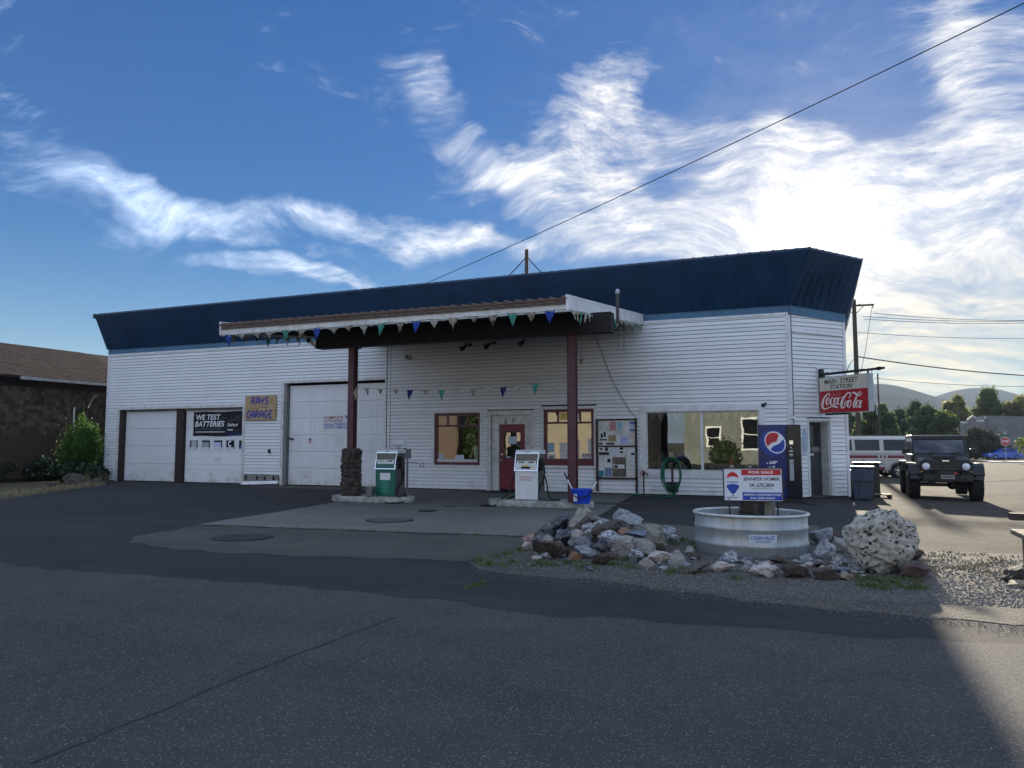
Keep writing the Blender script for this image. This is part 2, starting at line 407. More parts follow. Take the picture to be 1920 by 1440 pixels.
M_rubber = mat('rubber', (.014, .014, .014), .75, var=.35, vscale=20, bump=.2, bscale=90)
M_steel = mat('galvanised_steel', (.42, .44, .45), .38, .85, var=.35, vscale=7, col2=(.26, .28, .30), bump=.06)
M_chrome = mat('chrome', (.75, .76, .78), .12, 1.0)
M_greym = mat('grey_enclosure', (.25, .25, .245), .5, .2, var=.3, vscale=6)
M_paper = mat('paper_white', (.74, .74, .73), .8, var=.1, vscale=3)
M_ink = mat('black_ink', (.015, .015, .018), .7)
M_red = mat('sign_red', (.50, .022, .032), .4)
M_navy = mat('sign_blue', (.012, .055, .36), .4)
M_cwhite = mat('print_white', (.82, .82, .80), .45)
M_wire = mat('cable_black', (.015, .015, .016), .6)
M_ofw = mat('inside_tan', (.34, .28, .20), .8, var=.3, vscale=1.3)
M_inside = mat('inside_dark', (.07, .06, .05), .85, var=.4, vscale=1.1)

def glass_mat(name, tint=(.9, .95, .93), wob=.012, refl=1.0):
    m, g, b, out = nodemat(name); g.nt.nodes.remove(b)
    gl = g.n('ShaderNodeBsdfGlossy'); gl.inputs['Roughness'].default_value = .01; gl.inputs['Color'].default_value = (1, 1, 1, 1)
    tr = g.n('ShaderNodeBsdfTransparent'); tr.inputs['Color'].default_value = (*tint, 1)
    fz = g.n('ShaderNodeFresnel'); fz.inputs['IOR'].default_value = 1.52
    tc = g.n('ShaderNodeTexCoord').outputs['Object']
    bp = g.n('ShaderNodeBump'); bp.inputs['Strength'].default_value = 1.0; bp.inputs['Distance'].default_value = wob
    g.put(bp.inputs['Height'], g.noise(tc, 1.3, 2, .5)); g.nt.links.new(bp.outputs[0], gl.inputs['Normal'])
    mx = g.n('ShaderNodeMixShader'); g.put(mx.inputs[0], g.m('ADD', g.m('MULTIPLY', fz.outputs[0], 1.15*refl), .06*refl, clamp=True))
    g.nt.links.new(tr.outputs[0], mx.inputs[1]); g.nt.links.new(gl.outputs[0], mx.inputs[2]); g.nt.links.new(mx.outputs[0], out.inputs[0])
    return m
M_glass = glass_mat('shop_glass', wob=.0012)
M_cglass = glass_mat('car_glass', tint=(.10, .12, .12), wob=.0)

# ------------------------------------------------------------------ ground, road, lot, concrete, gravel bed
def sheet(name, poly, dz, m, step=.7, jag=0.0, seed=1):
    """flat polygon laid on the ground, cut into a grid so that it follows the land; jag roughens its outline"""
    r = random.Random(seed); P = []
    n = len(poly)
    for i in range(n):
        a, b = Vector(poly[i]), Vector(poly[(i+1) % n]); L = (b-a).length; k = max(1, int(L/max(step, .25)))
        k = min(k, 160)
        nrm = Vector((-(b-a).y, (b-a).x)).normalized()
        for j in range(k):
            q = a+(b-a)*(j/k)
            if j and jag: q = q+nrm*r.uniform(-jag, jag)
            P.append(q)
    bm = bmesh.new(); vs = [bm.verts.new((p.x, p.y, 0)) for p in P]; f = bm.faces.new(vs)
    bmesh.ops.triangulate(bm, faces=[f])
    xs = [p.x for p in P]; ys = [p.y for p in P]
    if max(xs) > -1 and max(ys) > 9:
        for ax, lo, hi in (((1, 0, 0), max(min(xs), -1), min(max(xs), 60)), ((0, 1, 0), max(min(ys), 8), min(max(ys), 160))):
            t = lo; st = 1.0
            while t < hi:
                bmesh.ops.bisect_plane(bm, geom=bm.verts[:]+bm.edges[:]+bm.faces[:], plane_co=Vector(ax)*t, plane_no=ax); t += st; st *= 1.12
    for v in bm.verts: v.co.z = gz(v.co.x, v.co.y)+dz
    bmesh.ops.recalc_face_normals(bm, faces=bm.faces)
    be = [e for e in bm.edges if len(e.link_faces) == 1]
    if sum(f.normal.z for f in bm.faces) < 0: bmesh.ops.reverse_faces(bm, faces=bm.faces)
    ex = bmesh.ops.extrude_edge_only(bm, edges=be)['geom']
    for v in ex:
        if isinstance(v, bmesh.types.BMVert): v.co.z -= .022
    me = bpy.data.meshes.new(name); bm.to_mesh(me); bm.free(); me.materials.append(m)
    o = bpy.data.objects.new(name, me); COL.objects.link(o); WM[o.name] = Matrix.Identity(4)
    return struct(o)
def build_ground():
    xs = sorted(set([-3000, -1600, -800, -400, -200, -120, -70, -45, -30]+list(range(-24, 0, 8))+[i*.5 for i in range(-2, 12)]+[7, 9, 12, 16, 22, 30, 45, 70, 120, 200, 400, 800, 1600, 3000]))
    ys = sorted(set([-3000, -1500, -600, -250, -120, -60, -30, -10, 0, 8]+list(range(9, 26))+[28, 32, 38, 46, 56, 70, 90, 110, 130, 150, 200, 300, 600, 1200, 2000, 3000]))
    b = MB()
    for y in ys:
        for x in xs: b.v.append((x, y, gz(x, y)-.012))
    n = len(xs)
    for j in range(len(ys)-1):
        for i in range(n-1): b.f.append((j*n+i, j*n+i+1, j*n+n+i+1, j*n+n+i))
    struct(b.build('ground', M_earth))
build_ground()
g2 = lambda px, py: tuple(onZ(px, py, 0))[:2]
sheet('forecourt_asphalt', [(-26.6, 21.95), g2(150, 915), g2(0, 937), (-26, 6), (-26, 5), (2.2, 5), (1.9, 8.6), (1.3, 10.6), (1.3, 22.07), (1.3, 26), (-.3, 26), (-.3, 22.2)], -.003, M_lot, jag=.03, seed=3)
sheet('gravel_lot', [(1.25, 10.8), (2.6, 10.9), (9, 12.2), (40, 20), (60, 60), (52, 112), (-6, 112), (-6, 45), (.85, 36), (.85, 24), (1.25, 23.6)], -.001, M_dirtlot, jag=.02, seed=4)
re = [(-70, 9.9)]+[g2(*p) for p in ((40, 1062), (300, 1082), (520, 1098), (760, 1122), (1000, 1152), (1300, 1172), (1560, 1190), (1800, 1204), (1990, 1212))]+[(9, 8.2), (70, 14)]
sheet('street', re+[(70, -9), (-70, -9)], .0, M_road, step=.25, jag=.12, seed=5)
sheet('far_pavement', [(-70, -9.2), (70, -9.2), (70, -11.2), (-70, -11.2)], .05, M_conc2)
ca = [g2(372, 983), g2(520, 960), g2(640, 940), (-13.3, 21.95), (-5.05, 21.95), g2(1180, 931), g2(1128, 964), g2(1040, 1006), g2(960, 1004.5), g2(660, 994)]
ap = sheet('concrete_apron', ca, .002, M_conc, step=.35, jag=.03)
sheet('concrete_slab', [g2(250, 1006), g2(372, 985), g2(660, 996), g2(960, 1006.5), g2(1030, 1008), g2(950, 1042), g2(870, 1052), g2(700, 1047), g2(520, 1040), g2(330, 1030), g2(240, 1018)], .001, M_conc2, step=.3, jag=.10, seed=9)
gi = [g2(*p) for p in ((880, 1056), (960, 1036), (1010, 1012), (1100, 986), (1200, 978), (1300, 988), (1420, 985), (1530, 985), (1600, 1018), (1700, 1034), (1760, 1035), (1930, 1038))]+[(3.2, 10.4), (3.3, 8.3)]+[g2(*p) for p in ((1990, 1174), (1800, 1161), (1560, 1146), (1350, 1118), (1150, 1092), (1000, 1080), (900, 1068))]
sheet('gravel_bed', gi, .0035, M_gravel, step=.3, jag=.10, seed=11)
sheet('garage_threshold', [(-18.3, 21.96), (-18.6, 20.9), (-16, 20.6), (-13.4, 20.9), (-13.35, 21.96)], .004, M_conc2, jag=.03, seed=12)
def crack(name, pts, w, m, dz):
    b = MB(); r = random.Random(3); fr = Fr((0, 0, dz), (1, 0, 0), (0, 1, 0))
    P = []
    for i in range(len(pts)-1):
        a, c = Vector(pts[i]), Vector(pts[i+1]); k = max(2, int((c-a).length/.15))
        for j in range(k): P.append(a+(c-a)*j/k+Vector((r.uniform(-.02, .02), r.uniform(-.02, .02))))
    P.append(Vector(pts[-1]))
    stroke(b, fr, P, [w*r.uniform(.4, 1.5) for _ in P], 0, 1)
    o = b.build(name, m, recalc=False); return struct(o)
M_crack = mat('tar_crack', (.026, .027, .029), .85, var=.4, vscale=12)
crack('road_crack', [g2(*p) for p in ((60, 1432), (260, 1350), (420, 1280), (560, 1225), (680, 1180), (740, 1158))], .015, M_crack, .003)
crack('forecourt_crack', [g2(*p) for p in ((130, 1010), (250, 1000), (330, 990), (372, 984))], .03, M_crack, .0)
crack('apron_joint', [g2(*p) for p in ((372, 984), (660, 995.2), (960, 1005.8), (1035, 1007.5))], .03, M_crack, .006)
crack('lot_crack', [g2(*p) for p in ((1480, 936), (1560, 955), (1640, 985))], .02, M_crack, .0)
M_stain = mat('oil_stain', (.028, .027, .026), .6, var=.5, vscale=6)
M_lid = mat('cast_iron_lid', (.035, .034, .033), .55, .5, var=.4, vscale=14, bump=.4, bscale=50)
def lid(px, py, r, label, m=M_lid):
    p = onZ(px, py, .004); t = thing('fuel_fill_cover', label, 'cover', p)
    MB().lathe([(r*1.12, .0), (r*1.12, .006), (r*1.0, .007)], p, 32).build('rim', M_steel if r < .2 else M_lid, t)
    MB().lathe([(r*.97, .0), (r*.97, .010), (r*.9, .013)], p, 32).build('plate', m, t)
M_cover2 = mat('grey_cover_plate', (.085, .083, .08), .7, var=.4, vscale=9, bump=.3)
lid(455, 1007.5, .44, 'large dark round cover in the older concrete slab')
lid(731, 975.5, .42, 'round grey cover plate set in the concrete before the green pump', M_cover2)
lid(802, 958, .20, 'small black fill cover between the two pump islands')
lid(842, 950.5, .16, 'smallest dark fill cover, toward the red door')
def stain(px, py, rx, ry, seed, m=M_stain, dz=.008):
    r = random.Random(seed); p = onZ(px, py, dz); fr = Fr(p, (1, 0, 0), (0, 1, 0))
    pts = [(rx*math.cos(t)*r.uniform(.75, 1.15), ry*math.sin(t)*r.uniform(.7, 1.2)) for t in [i*math.pi/9 for i in range(18)]]
    b = MB(); b.add([fr.p(*q) for q in pts], [tuple(range(18))]); struct(b.build('oil_stain', m, recalc=False))
stain(860, 946, .5, .18, 2, mat('damp_patch', (.10, .098, .09), .5, var=.4, vscale=3))
stain(1150, 944, .55, .28, 5)

# ------------------------------------------------------------------ service station building
W = 22.07; XL = -27.07; XC = -0.71; ZT = 5.10
FW = Fr((0, W, 0), (1, 0, 0), (0, 0, 1))
CL = 2.10; S2 = math.sqrt(.5)
FC = Fr((XC, W, 0), (S2, S2, 0), (0, 0, 1))
XE, YE = XC+CL*S2, W+CL*S2
def wp(px, py):
    p = onY(px, py, W); return p.x, p.z
def cp(px, py):
    p = onPlane(px, py, FC.o, FC.n)-FC.o; return p.dot(FC.r), p.z
bld = thing('service_station', 'long white sided service station with a flared navy metal roof edge', 'building', (-14, W, 0))
OPEN = [(-26.3, -19.95, -1, 2.87), (-18.05, -13.76, -1, 3.70), (-11.84, -10.17, .80, 2.51), (-9.78, -8.42, -1, 2.42), (-7.98, -6.35, .82, 2.57), (-4.89, -1.42, .54, 2.58)]
COPEN_U0, COPEN_U1, COPEN_Z = cp(1517.5, 860)[0], cp(1557, 860)[0], 2.14
COPEN = [(COPEN_U0, COPEN_U1, -1, COPEN_Z)]
def holes(b, fr, u0, u1, v0, v1, ops, d0, d1):
    us = sorted(set([u0, u1]+[c for o in ops for c in o[:2]])); vs = sorted(set([v0, v1]+[min(max(c, v0), v1) for o in ops for c in o[2:]]))
    for i in range(len(us)-1):
        for j in range(len(vs)-1):
            a, c = (us[i]+us[i+1])/2, (vs[j]+vs[j+1])/2
            if us[i] < u0-1e-6 or us[i+1] > u1+1e-6: continue
            if any(o[0] < a < o[1] and o[2] < c < o[3] for o in ops): continue
            b.prism([(us[i], vs[j]), (us[i+1], vs[j]), (us[i+1], vs[j+1]), (us[i], vs[j+1])], d0, d1, fr)
b = MB(); holes(b, FW, XL, XC+.09, 0, ZT+.9, OPEN, -.24, -.02); holes(b, FC, -.03, CL, 0, ZT+.9, COPEN, -.24, -.02)
b.box((XL, W+.25, 0), (XL+.2, 36, 6.0)); b.box((XE-.2, YE+.1, 0), (XE-.02, 36, 6.0)); b.box((XL, 35.8, 0), (XE, 36, 6.0))
b.build('wall', mat('sheathing_brown', (.09, .075, .06), .9, var=.3), bld)
b = MB(); b.add([(XL, W+.1, 6.02), (XC, W+.1, 6.02), (XE-.1, YE, 6.02), (XE-.1, 36, 6.02), (XL, 36, 6.02)], [(0, 1, 2, 3, 4)])
b.add([(XL, W+.1, 6.30), (XC, W+.1, 6.30), (XE-.1, YE, 6.30), (XE-.1, 36, 6.30), (XL, 36, 6.30)], [(0, 1, 2, 3, 4)])
b.build('roof_deck', M_greym, bld)
MB().box((XE-.02, YE+.1, 0), (XE+.0, 36, 5.4)).build('side_cladding', M_side, bld); MB().box((XL-.02, W+.02, 0), (XL, 36, 5.4)).build('side_cladding', M_side, bld)
# siding boards, one object for each lap
LAP = .1167
def board(fr, u0, u1, v, parent=bld, lift=0.0, tilt=0.0):
    b = MB(); g_ = .011
    def P(u, vv, d): return fr.p(u, vv+tilt*(u-u0), d)
    z0, z1 = v+g_, v+LAP
    b.hexa([P(u0, z0, -.019), P(u1, z0, -.019), P(u1, z0, .022+lift), P(u0, z0, .022+lift), P(u0, z1, -.019), P(u1, z1, -.019), P(u1, z1, .0), P(u0, z1, .0)])
    return b.build('siding_board', M_side, parent)
def course(fr, u0, u1, v, ops, cuts=()):
    segs = [(u0, u1)]
    for o in ops:
        if o[2] < v+LAP*.55 and o[3] > v+LAP*.45:
            ns = []
            for a, c in segs:
                if o[1] <= a or o[0] >= c: ns.append((a, c)); continue
                if o[0] > a: ns.append((a, o[0]))
                if o[1] < c: ns.append((o[1], c))
            segs = ns
    for c0 in cuts:
        ns = []
        for a, c in segs: ns += [(a, c0-.002), (c0+.002, c)] if a < c0 < c else [(a, c)]
        segs = ns
    for a, c in segs:
        if c-a > .04: board(fr, a, c, v)
TO = [(-26.42, -19.83, -1, 2.98), (-18.17, -13.70, -1, 3.80), (-11.93, -10.08, .72, 2.60), (-9.92, -8.28, -1, 2.56), (-8.07, -6.26, .73, 2.66), (-4.93, -1.38, .50, 2.62)]
CTO = [(COPEN_U0-.05, COPEN_U1+.05, -1, COPEN_Z+.06)]
DMG = (-19.83, -18.17, -1, .36)
NC = int(ZT/LAP)+1
brnd = random.Random(5)
for i in range(NC):
    v = .02+i*LAP
    if v+LAP > ZT+.06: break
    cuts = [-13.55]
    if brnd.random() < .0: cuts.append(brnd.uniform(-12, -2))
    course(FW, XL+.10, XC-.07, v, TO+[DMG], cuts)
    vtop = ZT
    course(FC, .09, CL-.10, v, CTO)
# trims
def trim(fr, u0, u1, v0, v1, d=.03, name='corner_trim', m=M_white, d0=-.02, parent=bld): return rect(fr, u0, u1, v0, v1, d0, d, name, m, parent)
trim(FW, XL, XL+.10, 0, ZT+.0, .034); trim(FW, XC-.07, XC+.012, 0, ZT, .034); trim(FC, -.012, .09, 0, ZT, .034); trim(FC, CL-.10, CL, 0, ZT+.02, .034)
trim(FW, XL, XC+.01, ZT-.01, ZT+.07, .04, 'top_trim')
rect(FW, -13.555, -13.545, .02, ZT-.02, .0, .019, 'seam', M_dark, bld)
rect(FW, -13.70, -13.685, .02, ZT-.02, .0, .026, 'seam', M_dark, bld)
# blue band and flared metal edge: front run, corner run, side run
Y1 = 21.36; ZR = 6.70; ZB = ZT+.02; BH = .26
A0 = Vector((XL, W-.05, ZB+BH)); A1 = Vector((XC+.02, W-.05, ZB+BH)); B0 = Vector((XL-.02, Y1, ZR)); B1 = Vector((-.08, 21.28, ZR+.02))
chd = -.10          # the corner band hangs a little lower toward its end
E0 = Vector((XE+.04, YE-.04, ZB+BH+chd)); T0 = Vector((1.28, 23.08, ZR-.02)); G0 = Vector((XE+.05, 36, ZB+BH)); G1 = Vector((1.30, 36, ZR))
def quadslab(b, p, t):
    a, c, d, e = [Vector(q) for q in p]; n = (c-a).cross(e-a).normalized()*t
    b.hexa([a, c, d, e, a+n, c+n, d+n, e+n])
def bandq(p0, p1, out, z0a, z1a, z0b, z1b, name):
    n = Vector(out)*.03; p0, p1 = Vector(p0), Vector(p1); b = MB(); o = Vector(out)*-.06
    b.hexa([(*(p0+n).xy, z0a), (*(p1+n).xy, z0b), (*(p1+o).xy, z0b), (*(p0+o).xy, z0a), (*(p0+n).xy, z1a), (*(p1+n).xy, z1b), (*(p1+o).xy, z1b), (*(p0+o).xy, z1a)])
    b.build(name, M_band, bld)
bandq((XL, W), (XC+.02, W), (0, -1), ZB+.055, ZB+BH+.02, ZB+.055, ZB+BH+.02, 'blue_band')
bandq((XC+.02, W), (XE+.02, YE), (S2, -S2), ZB+.0, ZB+BH+.02, ZB-.10, ZB+BH+chd+.02, 'blue_band')
def flare(name, a, c, d, e, nr, m=M_blue):
    """sheet a-c (foot) to e-d (lip) with standing ribs, each rib its own piece"""
    b = MB(); quadslab(b, (a, c, d, e), .018); o = b.build(name, m, bld)
    n = -(c-a).cross(e-a).normalized()
    for i in range(nr+1):
        t = i/nr; p, q = a.lerp(c, t)-n*.016, e.lerp(d, t)-n*.016+Vector((0, 0, .075)); s = (c-a).normalized()
        r = MB(); w0, w1, h = .028, .012, .026
        r.hexa([p-s*w0, p+s*w0, p+s*w1-n*h, p-s*w1-n*h, q-s*w0, q+s*w0, q+s*w1-n*h, q-s*w1-n*h]); r.build('rib', m, o)
    return o
flare('metal_edge', A0, A1, B1, B0, 88)
flare('metal_edge', A1, E0, T0, B1, 8)
flare('metal_edge', E0, G0, G1, T0, 30)
b = MB(); lipz = .05
for p, q in ((B0, B1), (B1, T0), (T0, G1)):
    b.hexa([p+Vector((0, -.02, -.01)), q+Vector((.02, -.02, -.01)), q+Vector((-.1, .3, -.01)), p+Vector((-.1, .3, -.01)), p+Vector((0, -.02, lipz)), q+Vector((.02, -.02, lipz)), q+Vector((-.1, .3, lipz)), p+Vector((-.1, .3, lipz))])
b.build('edge_cap', M_blue, bld)
# top of the flare, back down to the deck
b = MB()
b.hexa([B0+Vector((0, .28, 0)), B1+Vector((-.12, .28, 0)), Vector((XC, W+.5, 6.31)), Vector((XL, W+.5, 6.31)), B0+Vector((0, .28, .03)), B1+Vector((-.12, .28, .03)), Vector((XC, W+.5, 6.34)), Vector((XL, W+.5, 6.34))])
b.add([(XL, W-.05, ZB+BH), (XL, W+.5, ZB+BH), (XL, W+.5, 6.31), tuple(B0+Vector((.01, .28, 0))), tuple(B0+Vector((.01, 0, 0)))], [(0, 1, 2, 3, 4)])
b.build('parapet_back', M_blue, bld)
rect(Fr(B0+Vector((-.03, 0, 0)), (0, -1, 0), (0, 0, 1)), -.26, .05, -.13, .05, -.02, .02, 'end_cap', mat('dull_green_metal', (.05, .10, .10), .5), bld)
# ---- garage doors
def garage(u0, u1, v1, nsec, depth, label, panels=0, windows=False):
    gd = MB(); d = -depth
    gd.prism([(u0, .02), (u1, .02), (u1, v1), (u0, v1)], d-.05, d-.035, FW); o = gd.build('garage_door', M_gdoor, bld); o['label'] = label
    h = (v1-.02)/nsec
    for i in range(nsec):
        s = MB(); a, c = .02+i*h+.006, .02+(i+1)*h-.006
        s.prism([(u0, a), (u1, a), (u1, c), (u0, c)], d-.034, d, FW); so = s.build('door_section', M_gdoor, o, bevel=.006, seg=1)
        if panels:
            w = (u1-u0)/panels
            for k in range(panels):
                p = MB(); p0, p1, q0, q1 = u0+k*w+w*.14, u0+(k+1)*w-w*.10, a+h*.17, c-h*.15
                fr_ = [(p0, q0), (p1, q0), (p1, q1), (p0, q1)]; g_ = .018
                # moulded border: four thin battens joined as one pressed frame round a raised field
                for (x0, x1, z0, z1) in ((p0, p1, q0, q0+g_), (p0, p1, q1-g_, q1), (p0, p0+g_, q0+g_, q1-g_), (p1-g_, p1, q0+g_, q1-g_)):
                    p.prism([(x0, z0), (x1, z0), (x1, z1), (x0, z1)], d-.002, d+.009, FW)
                p.build('pressed_panel', M_gdoor, so)
        else:
            for vv in (.36, .68):
                s2 = MB(); s2.prism([(u0+.01, a+h*vv), (u1-.01, a+h*vv), (u1-.01, a+h*vv+.02), (u0+.01, a+h*vv+.02)], d-.001, d+.006, FW); s2.build('pressed_rib', M_gdoor, so)
    rect(FW, u0, u1, 0, .022, d-.04, d+.004, 'bottom_seal', M_rubber, o)
    return o
GD1 = garage(-26.12, -23.31, 2.80, 4, .16, 'plain left white garage door')
GD2 = garage(-22.9, -20.0, 2.80, 4, .16, 'white garage door with a row of small square panes')
GD3 = garage(-17.93, -13.78, 3.62, 6, .16, 'tall panelled garage door', panels=8)
# jambs, post, head trims
rect(FW, -23.29, -22.93, 0, 2.86, -.22, -.035, 'door_post', M_brown, bld)
b = MB(); b.box((-26.3, W-.01, 0), (-26.13, W+.22, 2.86)); b.build('jamb', M_brown, bld)
rect(FW, -26.42, -26.30, 0, 2.98, -.02, .03, 'door_frame', M_white2, bld); rect(FW, -26.30, -19.83, 2.87, 2.98, -.02, .03, 'door_frame', M_white2, bld); rect(FW, -19.95, -19.83, 0, 2.87, -.02, .03, 'door_frame', M_white2, bld)
rect(FW, -26.12, -20.0, 2.79, 2.868, -.2, -.10, 'door_header', M_greym, bld)
rect(FW, -18.17, -18.05, 0, 3.80, -.02, .03, 'door_frame', M_white2, bld); rect(FW, -18.05, -13.70, 3.70, 3.80, -.02, .03, 'door_frame', M_white2, bld); rect(FW, -13.76, -13.70, 0, 3.70, -.02, .028, 'door_frame', M_white, bld)
b = MB(); b.box((-18.05, W+.0, 0), (-17.95, W+.2, 3.69)); b.build('jamb', M_greym, bld)
b = MB(); b.bar(FW.p(-17.93, 1.70, -.14), FW.p(-17.70, 1.66, -.13), .03, .06); b.build('door_latch', M_black, GD3)
# row of panes in the second door
MP_ = [mat('pane_dark', (.02, .022, .028), .15)]
for i, (a, c) in enumerate(((351, 365), (373, 388), (396, 411), (419, 434), (443, 453))):
    u0, v1 = wp(a-2, 823); u1, v0 = wp(c+1.5, 844)
    o = rect(FW, u0, u1, v0, v1, -.16, -.150, 'window', M_white, GD2)
    rect(FW, u0+.06, u1-.05, v0+.055, v1-.055, -.152, -.146, 'pane', MP_[0], o)
    if i < 3: rect(FW, u0+.06+.07*(i == 0), u1-.10, v0+.05, v1-.12+.05*(i == 0), -.147, -.143, 'taped_sheet', [mat('grey_sheet', (.45, .46, .48), .7), mat('silver_sheet', (.34, .36, .38), .6), mat('blue_white_sheet', (.50, .55, .75), .7)][i], o)
    if i == 3:
        s = MB(); cx, cz = (u0+u1)/2, (v0+v1)/2+.03; stroke(s, FW, [(cx+.05, cz+.07), (cx-.03, cz+.09), (cx-.08, cz), (cx-.03, cz-.09), (cx+.05, cz-.07)], .05, -.144); s.build('emblem', M_cwhite, o, recalc=False)
    if i < 4: rect(FW, u0+.08, u1-.08, v0+.05, v0+.11, -.147, -.1425, 'taped_strip', M_paper, o)
    if i == 4: rect(FW, u0+.07, u1-.06, v0+.05, v0+.15, -.147, -.143, 'taped_sheet', M_navy, o)
# damaged foot of the wall between the garage doors
M_sheath = mat('bare_sheathing', (.33, .31, .27), .85, var=.5, vscale=6, bump=.3)
rect(FW, -19.82, -18.18, .02, .36, -.018, .002, 'bare_sheathing', M_sheath, bld)
for k, u in enumerate((-19.76, -19.25, -18.88, -18.5, -18.24)): rect(FW, u, u+.09, .17, .31, -.01, .008, 'exposed_stud', M_dark, bld)
b = MB(); b.obox(FW.p(-18.98, .075, .10), (1.62, .02, .13), Matrix.Rotation(R_(-2.2), 3, 'Y')@Matrix.Rotation(R_(-35), 3, 'X')); b.build('loose_board', M_side, bld)
# ---- shop windows and doors
def pane(u0, u1, v0, v1, d, parent, name='pane', m=M_glass):
    return rect(FW, u0, u1, v0, v1, d-.004, d, name, m, parent)
def frame4(fr, u0, u1, v0, v1, w, d0, d1, name, m, parent, bot=None, bevel=0.0):
    bo = bot if bot is not None else w; b = MB()
    for a, c, e, f in ((u0, u1, v1-w, v1), (u0, u1, v0, v0+bo), (u0, u0+w, v0+bo, v1-w), (u1-w, u1, v0+bo, v1-w)): b.prism([(a, e), (c, e), (c, f), (a, f)], d0, d1, fr)
    return b.build(name, m, parent, bevel=bevel)
def redwin(u0, u1, v0, v1, nt, bot, label):
    o = frame4(FW, u0, u1, v0, v1, .09, -.12, -.02, 'window', M_maroon, bld, bot); o['label'] = label
    frame4(FW, u0-.09, u1+.09, v0-.08, v1+.09, .087, -.02, .03, 'window_trim', M_white, o)
    iu0, iu1, iv0, iv1 = u0+.09, u1-.09, v0+bot, v1-.09; tz = iv1-.33
    rect(FW, iu0, iu1, tz-.03, tz+.03, -.11, -.03, 'transom_bar', M_maroon, o)
    for k in range(1, nt):
        u = iu0+(iu1-iu0)*k/nt; rect(FW, u-.02, u+.02, tz+.03, iv1, -.11, -.03, 'mullion', M_maroon, o)
    for k in range(nt):
        w = (iu1-iu0)/nt; pane(iu0+w*k+.02, iu0+w*(k+1)-.02, tz+.03, iv1, -.075, o)
    pane(iu0, iu1, iv0, tz-.03, -.07, o)
    return o
WL = redwin(-11.84, -10.17, .80, 2.51, 4, .10, 'maroon framed window left of the red door')
WR = redwin(-7.98, -6.35, .82, 2.57, 4, .22, 'maroon framed window right of the red door')
rect(FW, -11.75, -10.26, .90, .99, -.105, -.03, 'inner_sill', M_white2, WL); rect(FW, -10.42, -10.30, .99, 1.42, -.105, -.085, 'white_strip', M_white2, WL)
# entrance 69
dr = thing('tmp', 'x', 'x'); bpy.data.objects.remove(dr)
M_rdoor = mat('red_door_paint', (.20, .018, .035), .4, var=.2, vscale=3, bump=.05)
door = rect(FW, -9.51, -8.65, .05, 2.10, -.14, -.09, 'entrance_door', M_rdoor, bld, bevel=.004); door['label'] = 'dark red entrance door'
frame4(FW, -9.42, -8.74, 1.02, 1.92, .06, -.09, -.08, 'glazing_bead', M_maroon, door)
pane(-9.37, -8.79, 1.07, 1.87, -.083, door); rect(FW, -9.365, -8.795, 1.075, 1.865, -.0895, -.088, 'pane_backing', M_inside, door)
b = MB(); b.cyl(FW.p(-9.43, .98, -.09), FW.p(-9.43, .98, -.02), .014, 10); b.lathe([(.008, -.06), (.03, -.045), (.034, -.02), (.02, -.0)], FW.p(-9.43, .98, 0), 14, 'y'); b.build('door_knob', M_chrome, door, smooth=30)
b = MB(); b.cyl(FW.p(-9.43, 1.16, -.09), FW.p(-9.43, 1.16, -.07), .03, 14); b.build('lock', M_chrome, door)
b = MB()
for a, c, e, f in ((-9.78, -9.53, 0, 2.42), (-8.63, -8.42, 0, 2.42), (-9.53, -8.63, 2.12, 2.42)): b.prism([(a, e), (c, e), (c, f), (a, f)], -.16, -.05, FW)
b.build('door_casing', M_white2, bld)
frame4(FW, -9.92, -8.28, 0, 2.56, .14, -.05, .03, 'door_frame', M_white2, bld, bot=.001)
for s, px in (('6', 947), ('9', 961)):
    u, v = wp(px, 791); text(s, FW, u-.045, u+.045, v-.07, v+.12, M_ink, bld, off=-.046, name='house_number')
b = MB(); b.box((-9.75, W-1.0, .003), (-8.4, W-.05, .018)); tag(b.build('door_mat', M_rubber, None, world=(-9.1, W-.5, .003)), 'black rubber mat on the concrete at the red door', 'mat')
# big shop window
o = frame4(FW, -4.93, -1.38, .50, 2.62, .175, -.03, .035, 'shop_window', M_white, bld, bot=.20); o['label'] = 'wide white framed shop window of two panes'
SW = o
frame4(FW, -4.755, -1.555, .70, 2.445, .04, -.10, -.03, 'inner_frame', M_white2, o, bot=.05)
um = wp(1316, 830)[0]; rect(FW, um-.035, um+.035, .75, 2.405, -.09, -.02, 'mullion', M_white, o)
pane(-4.715, um-.035, .75, 2.405, -.06, o); pane(um+.035, -1.595, .75, 2.405, -.06, o)
# interior seen through the glass
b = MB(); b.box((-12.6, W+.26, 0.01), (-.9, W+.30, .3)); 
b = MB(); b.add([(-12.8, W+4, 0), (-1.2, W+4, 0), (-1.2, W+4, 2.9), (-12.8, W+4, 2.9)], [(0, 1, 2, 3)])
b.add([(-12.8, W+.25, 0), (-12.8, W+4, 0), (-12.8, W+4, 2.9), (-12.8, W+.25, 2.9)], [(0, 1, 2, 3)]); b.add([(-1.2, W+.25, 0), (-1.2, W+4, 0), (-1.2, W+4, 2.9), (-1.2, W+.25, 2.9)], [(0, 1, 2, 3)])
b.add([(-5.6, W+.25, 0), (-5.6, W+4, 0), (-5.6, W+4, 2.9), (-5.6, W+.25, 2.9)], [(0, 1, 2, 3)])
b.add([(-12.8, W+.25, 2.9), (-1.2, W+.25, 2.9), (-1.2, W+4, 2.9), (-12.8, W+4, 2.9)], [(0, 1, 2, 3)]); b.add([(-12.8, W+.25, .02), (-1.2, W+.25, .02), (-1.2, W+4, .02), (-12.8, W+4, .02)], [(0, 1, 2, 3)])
b.build('inner_wall', M_inside, bld, recalc=False)
